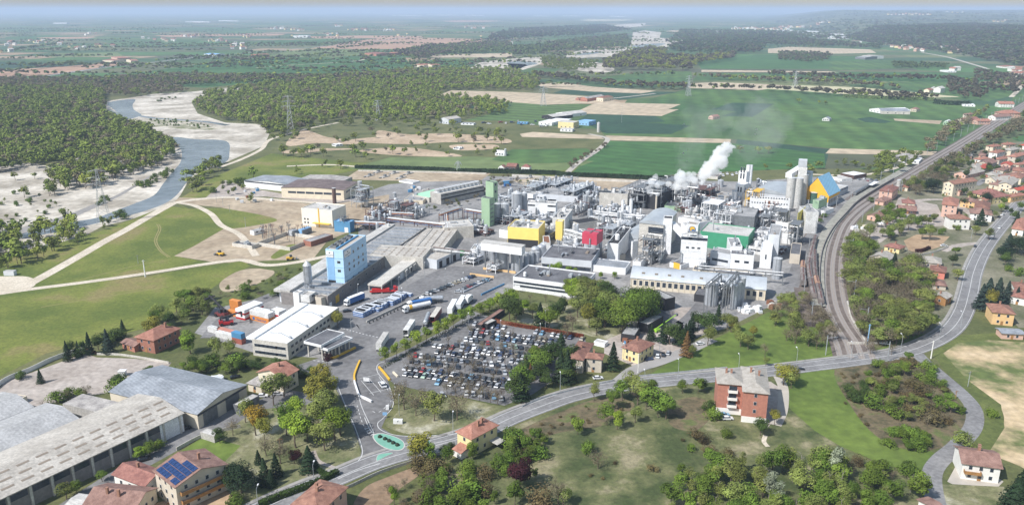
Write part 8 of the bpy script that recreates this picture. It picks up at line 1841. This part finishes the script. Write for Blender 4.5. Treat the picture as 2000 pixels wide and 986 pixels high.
for W_, nm, cnt in [(SID1, 'middle siding', 12),([tuple(v) for v in SID2], 'siding beside the embankment', 10),(wpath([(1568,520),(1567,540),(1569,562)]), 'short left siding', 5),(wpath([(1668,384),(1690,371),(1712,357)]), 'far siding by the amber gable', 9)]:
    pts = resample(W_, 13.4)
    for i in range(min(cnt, len(pts)-1)):
        a, b = pts[i], pts[i+1]; wagon((a+b)/2, math.atan2((b-a).y, (b-a).x), wm2 if (i == 4 and 'beside' in nm) or 'short' in nm and i == 0 else (M_galvd if 'far' in nm else wm1), 'brown hopper wagon on the ' + nm if 'far' not in nm else 'dark tank wagon on the ' + nm, 'wagons on the ' + nm, 'far' in nm)
A = P(1705,366); r = thing('platform_canopy', 'small flat canopy on the station platform', 'canopy', (A.x, A.y, 0), R_(50)); MB().box(-9,9,-2,2,3.4,3.7).build('roof', M_white, r); MB().box(-7,-6.7,-.2,.2,0,3.4).box(6.7,7,-.2,.2,0,3.4).build('post', M_galvd, r)
# heaps of wrapped goods, rubble, bales, diggers
def heap(px, py, n, sp, m, label, cat, s=(1.2,1.0,1.2), seed=1, name='pallet_stack'):
    rr = random.Random(seed)
    for i in range(n):
        g = P(px + rr.uniform(-sp, sp), py + rr.uniform(-sp*.35, sp*.35)); r = thing(name, label, cat, (g.x, g.y, 0), rr.uniform(0,1.5), label[:60]); k = rr.uniform(.7,1.2)
        MB().box(-s[0]*k, s[0]*k, -s[1]*k, s[1]*k, .14, s[2]*k*1.6).build('load', rr.choice(m), r); MB().box(-s[0]*k, s[0]*k, -s[1]*k, s[1]*k, 0,.13).build('pallet', M_wood, r)
heap(1465,605,16,22,[M_lgrey,M_white,M_whitep],'wrapped white goods in the compound by the grey silos','pallet stack',seed=2); heap(1515,598,10,14,[M_lgrey,M_rust,M_conclt],'scrap and wrapped goods at the compound end','pallet stack',seed=3)
heap(1680,448,12,14,[M_white,M_conclt,M_cream],'white bags and rubble beside the station yard','bag heap',seed=4,name='bag_heap'); heap(1722,436,9,9,[M_white,M_rosso,M_conclt],'building materials before the goods shed','material heap',seed=5,name='material_heap')
heap(423,744,9,10,[M_lgrey,M_white],'wrapped pallets behind the grey roofed hall','pallet stack',seed=6); heap(1230,670,8,10,[M_bluedk,M_lgrey,M_rust],'scrap metal in the maintenance yard','material heap',seed=7,name='material_heap'); heap(500,380,14,50,[M_lgrey,M_rust,M_white,M_bluedk],'scrap dotted about the old storage ground','material heap',seed=8,name='material_heap'); heap(820,372,10,20,[M_white,M_bluedk,M_conclt],'tanks and crates on the old beds','material heap',seed=9,name='material_heap')
def digger(px, py, deg, label):
    g = P(px, py); r = thing('wheel_loader', label, 'wheel loader', (g.x, g.y, 0), R_(deg)); MB().box(-2.6,1.2,-1,1,.9,2.1).build('body', M_yelp, r); MB().box(-.6,.9,-.7,.7,2.1,3.3).build('cabin', M_glass, r); MB().tube((1,0,1.6),(3.2,0,.9),.25,n=6).build('arm', M_yelp, r); MB().box(3,3.9,-1.3,1.3,.2,1.2).build('bucket', M_galvd, r)
    for x in (-1.8,1.2):
        for y in (-1.1,1.1): MB().tube((x,y-.25,.75),(x,y+.25,.75),.75,n=10).build('wheel', M_black, r)
digger(430,499,160,'yellow wheel loader on the bare ground'); digger(568,508,20,'yellow wheel loader near the pale shed')
g = P(1283,648); r = thing('boom_lift', 'lime green telescopic boom lift in the maintenance yard', 'boom lift', (g.x, g.y, 0), R_(38)); MB().box(-1.5,1.5,-1,1,.4,1.6).build('base', mat('lime_paint', (.30,.55,.05),.4), r); MB().tube((-1,0,1.8),(13,0,5.5),.22,n=6).build('boom', MATS['lime_paint'], r); MB().box(12.8,14,-.6,.6,5,6).build('basket', M_galvd, r)
for x in (-1.1,1.1):
    for y in (-1,1): MB().tube((x,y-.2,.4),(x,y+.2,.4),.4,n=8).build('wheel', M_black, r)
g = P(1360,625); r = thing('tank_trailer', 'small white tank trailer half hidden by conifers', 'trailer', (g.x, g.y, 0), R_(60)); MB().tube((-3,0,1.9),(3,0,1.9),1.1,n=14).build('tank', M_white, r, smooth=True); wheels(r, [-1.5,0])
def steam(name, label, blobs, dens, seed):
    """white vapour: one closed puffy hull with an even cloud density"""
    rr = random.Random(seed); bm = bmesh.new()
    for (px, py, z, rad) in blobs:
        c = P(px, py, z)
        for k in range(7):
            o = Vector((rr.gauss(0,.5), rr.gauss(0,.5), rr.gauss(0,.45)))*rad; q = rad*rr.uniform(.5,.86)
            m = Matrix.Translation(c + o) @ Matrix.Diagonal((q, q, q*.9,1)); bmesh.ops.create_icosphere(bm, subdivisions=2, radius=1, matrix=m)
    me = bpy.data.meshes.new(name); bm.to_mesh(me); bm.free(); o = nobj(name, me); md = o.modifiers.new('r', 'REMESH'); md.mode = 'VOXEL'; md.voxel_size = max(.45, blobs[0][3]*.18)
    tx = bpy.data.textures.new('puff', 'CLOUDS'); tx.noise_scale = blobs[-1][3]*.55; tx.noise_depth = 3
    d = o.modifiers.new('d', 'DISPLACE'); d.texture = tx; d.texture_coords = 'GLOBAL'; d.strength = blobs[-1][3]*1.0; d.mid_level = .5
    m = bpy.data.materials.new('vapour'); m.use_nodes = True; nt = m.node_tree; nt.nodes.clear(); out = nt.nodes.new('ShaderNodeOutputMaterial'); v = nt.nodes.new('ShaderNodeVolumePrincipled')
    v.inputs['Color'].default_value = (1,1,1,1); v.inputs['Density'].default_value = dens; v.inputs['Anisotropy'].default_value = 0; nt.links.new(v.outputs['Volume'], out.inputs['Volume']); me.materials.append(m)
    return tag(o, label, 'steam', kind='stuff', auto=False)
steam('steam_plume', 'tall white steam plume leaning right', [(1370,358,22,1.6),(1371,350,24,2.4),(1373,341,27,3.4),(1379,333,30,4.6),(1387,325,33,5.6),(1397,316,36,6.2),(1407,309,39,5.6),(1414,299,43,4.4),(1420,290,46,3.6)],.28,1)
steam('steam_puff', 'broad white steam puff above the distillation plant', [(1318,364,26,1.3),(1322,358,28,3.2),(1332,352,30,4.3),(1343,350,31,4.3),(1352,352,30,3.0),(1331,343,33,2.6),(1328,335,36,1.6)],.26,2)
steam('steam_puff', 'narrow steam puff before the white membrane roof', [(1272,380,14,1.2),(1271,372,17,2.0),(1275,364,20,3.2),(1284,362,20,2.4),(1273,354,24,2.6),(1280,347,27,2.0),(1272,350,25,1.4)],.2,3)
steam('faint_vapour', 'thin bluish vapour drifting over the green field', [(1335,325,40,6),(1340,300,50,8),(1355,275,60,10),(1375,255,68,12),(1395,245,72,11),(1470,260,66,14),(1490,250,70,14),(1480,285,58,12)],.0045,4)
steam('steam_wisp', 'small steam wisp behind the yellow block', [(1012,436,14,1.8),(1018,430,16,2.0),(1006,438,13,1.5)],.25,5)
ORD = ['first','second','third','fourth','fifth','sixth','seventh','eighth','ninth','tenth','eleventh','twelfth','thirteenth','fourteenth','fifteenth','sixteenth','seventeenth','eighteenth','nineteenth','twentieth']
def ordw(i):
    if i < 20: return ORD[i]
    t = ['','','twenty','thirty','forty','fifty','sixty','seventy','eighty','ninety'][min(9,(i+1)//10)]
    k = (i+1) % 10
    return t + ('-' + ORD[k-1] if k else 'th')
from collections import defaultdict
bpy.context.view_layer.update()
gr = defaultdict(list)
for o in AUTO: gr[o['label']].append(o)
for lb, os_ in gr.items():
    if len(os_) < 2: continue
    os_.sort(key=lambda o: proj(o.matrix_world.translation)[0])
    n = len(os_)
    wds = lb.split()
    if len(wds) > 12: lb = ' '.join(wds[:12])
    for i, o in enumerate(os_):
        if 'group' not in o: o['group'] = lb[:60]
        if i == 0: s = ', leftmost one'
        elif i == n - 1: s = ', rightmost one'
        else: s = ', ' + ordw(i) + ' from the left'
        o['label'] = lb + s

def haze(x0, x1, y0, y1, z0, z1, d):
    o = MB().box(x0, x1, y0, y1, z0, z1).build('haze', None); o.data.materials.clear()
    m = bpy.data.materials.new('haze_air'); m.use_nodes = True; nt = m.node_tree; nt.nodes.clear()
    out = nt.nodes.new('ShaderNodeOutputMaterial'); v = nt.nodes.new('ShaderNodeVolumePrincipled')
    v.inputs['Color'].default_value = (.60,.725,1.0,1); v.inputs['Density'].default_value = d; v.inputs['Anisotropy'].default_value = 0.0
    nt.links.new(v.outputs['Volume'], out.inputs['Volume']); o.data.materials.append(m)
    return tag(o, kind='stuff')
haze(-43000,43000,-700,43000,-4.5,215, HAZE_D)

EL, AZ = 47.0, math.atan2(-.80,-.60)      # towards the sun: left and behind the camera
sd = bpy.data.lights.new('sun', 'SUN'); sd.energy = 4.9; sd.angle = R_(.55); sd.color = (1,.975,.945)
so = bpy.data.objects.new('sun', sd); COL.objects.link(so)
d = Vector((.80*math.cos(R_(EL)),.60*math.cos(R_(EL)),-math.sin(R_(EL)))); so.rotation_euler = d.to_track_quat('-Z', 'Y').to_euler()
W = bpy.data.worlds.new('World'); S.world = W; W.use_nodes = True; nt = W.node_tree
sk = nt.nodes.new('ShaderNodeTexSky'); sk.sky_type = 'NISHITA'; sk.sun_disc = False; sk.sun_elevation = R_(EL); sk.sun_rotation = AZ % (2*math.pi)
sk.air_density = 1.6; sk.dust_density = 1.0; sk.ozone_density = 1.0
nt.links.new(sk.outputs['Color'], nt.nodes['Background'].inputs['Color']); nt.nodes['Background'].inputs['Strength'].default_value = .108
cd = bpy.data.cameras.new('camera'); cam = bpy.data.objects.new('camera', cd); COL.objects.link(cam)
cam.location = (0,0, HC); cam.rotation_euler = (math.pi/2 - PI, 0,0)
cd.sensor_fit = 'HORIZONTAL'; cd.sensor_width = 36; cd.lens = 36 * F / 2000; cd.clip_end = 90000; cd.clip_start = 1
S.camera = cam
S.view_settings.view_transform = 'Standard'; S.view_settings.look = 'None'; S.view_settings.exposure = EXPO; S.view_settings.gamma = 1
S.cycles.volume_bounces = 9; S.cycles.max_bounces = 10; S.cycles.diffuse_bounces = 3
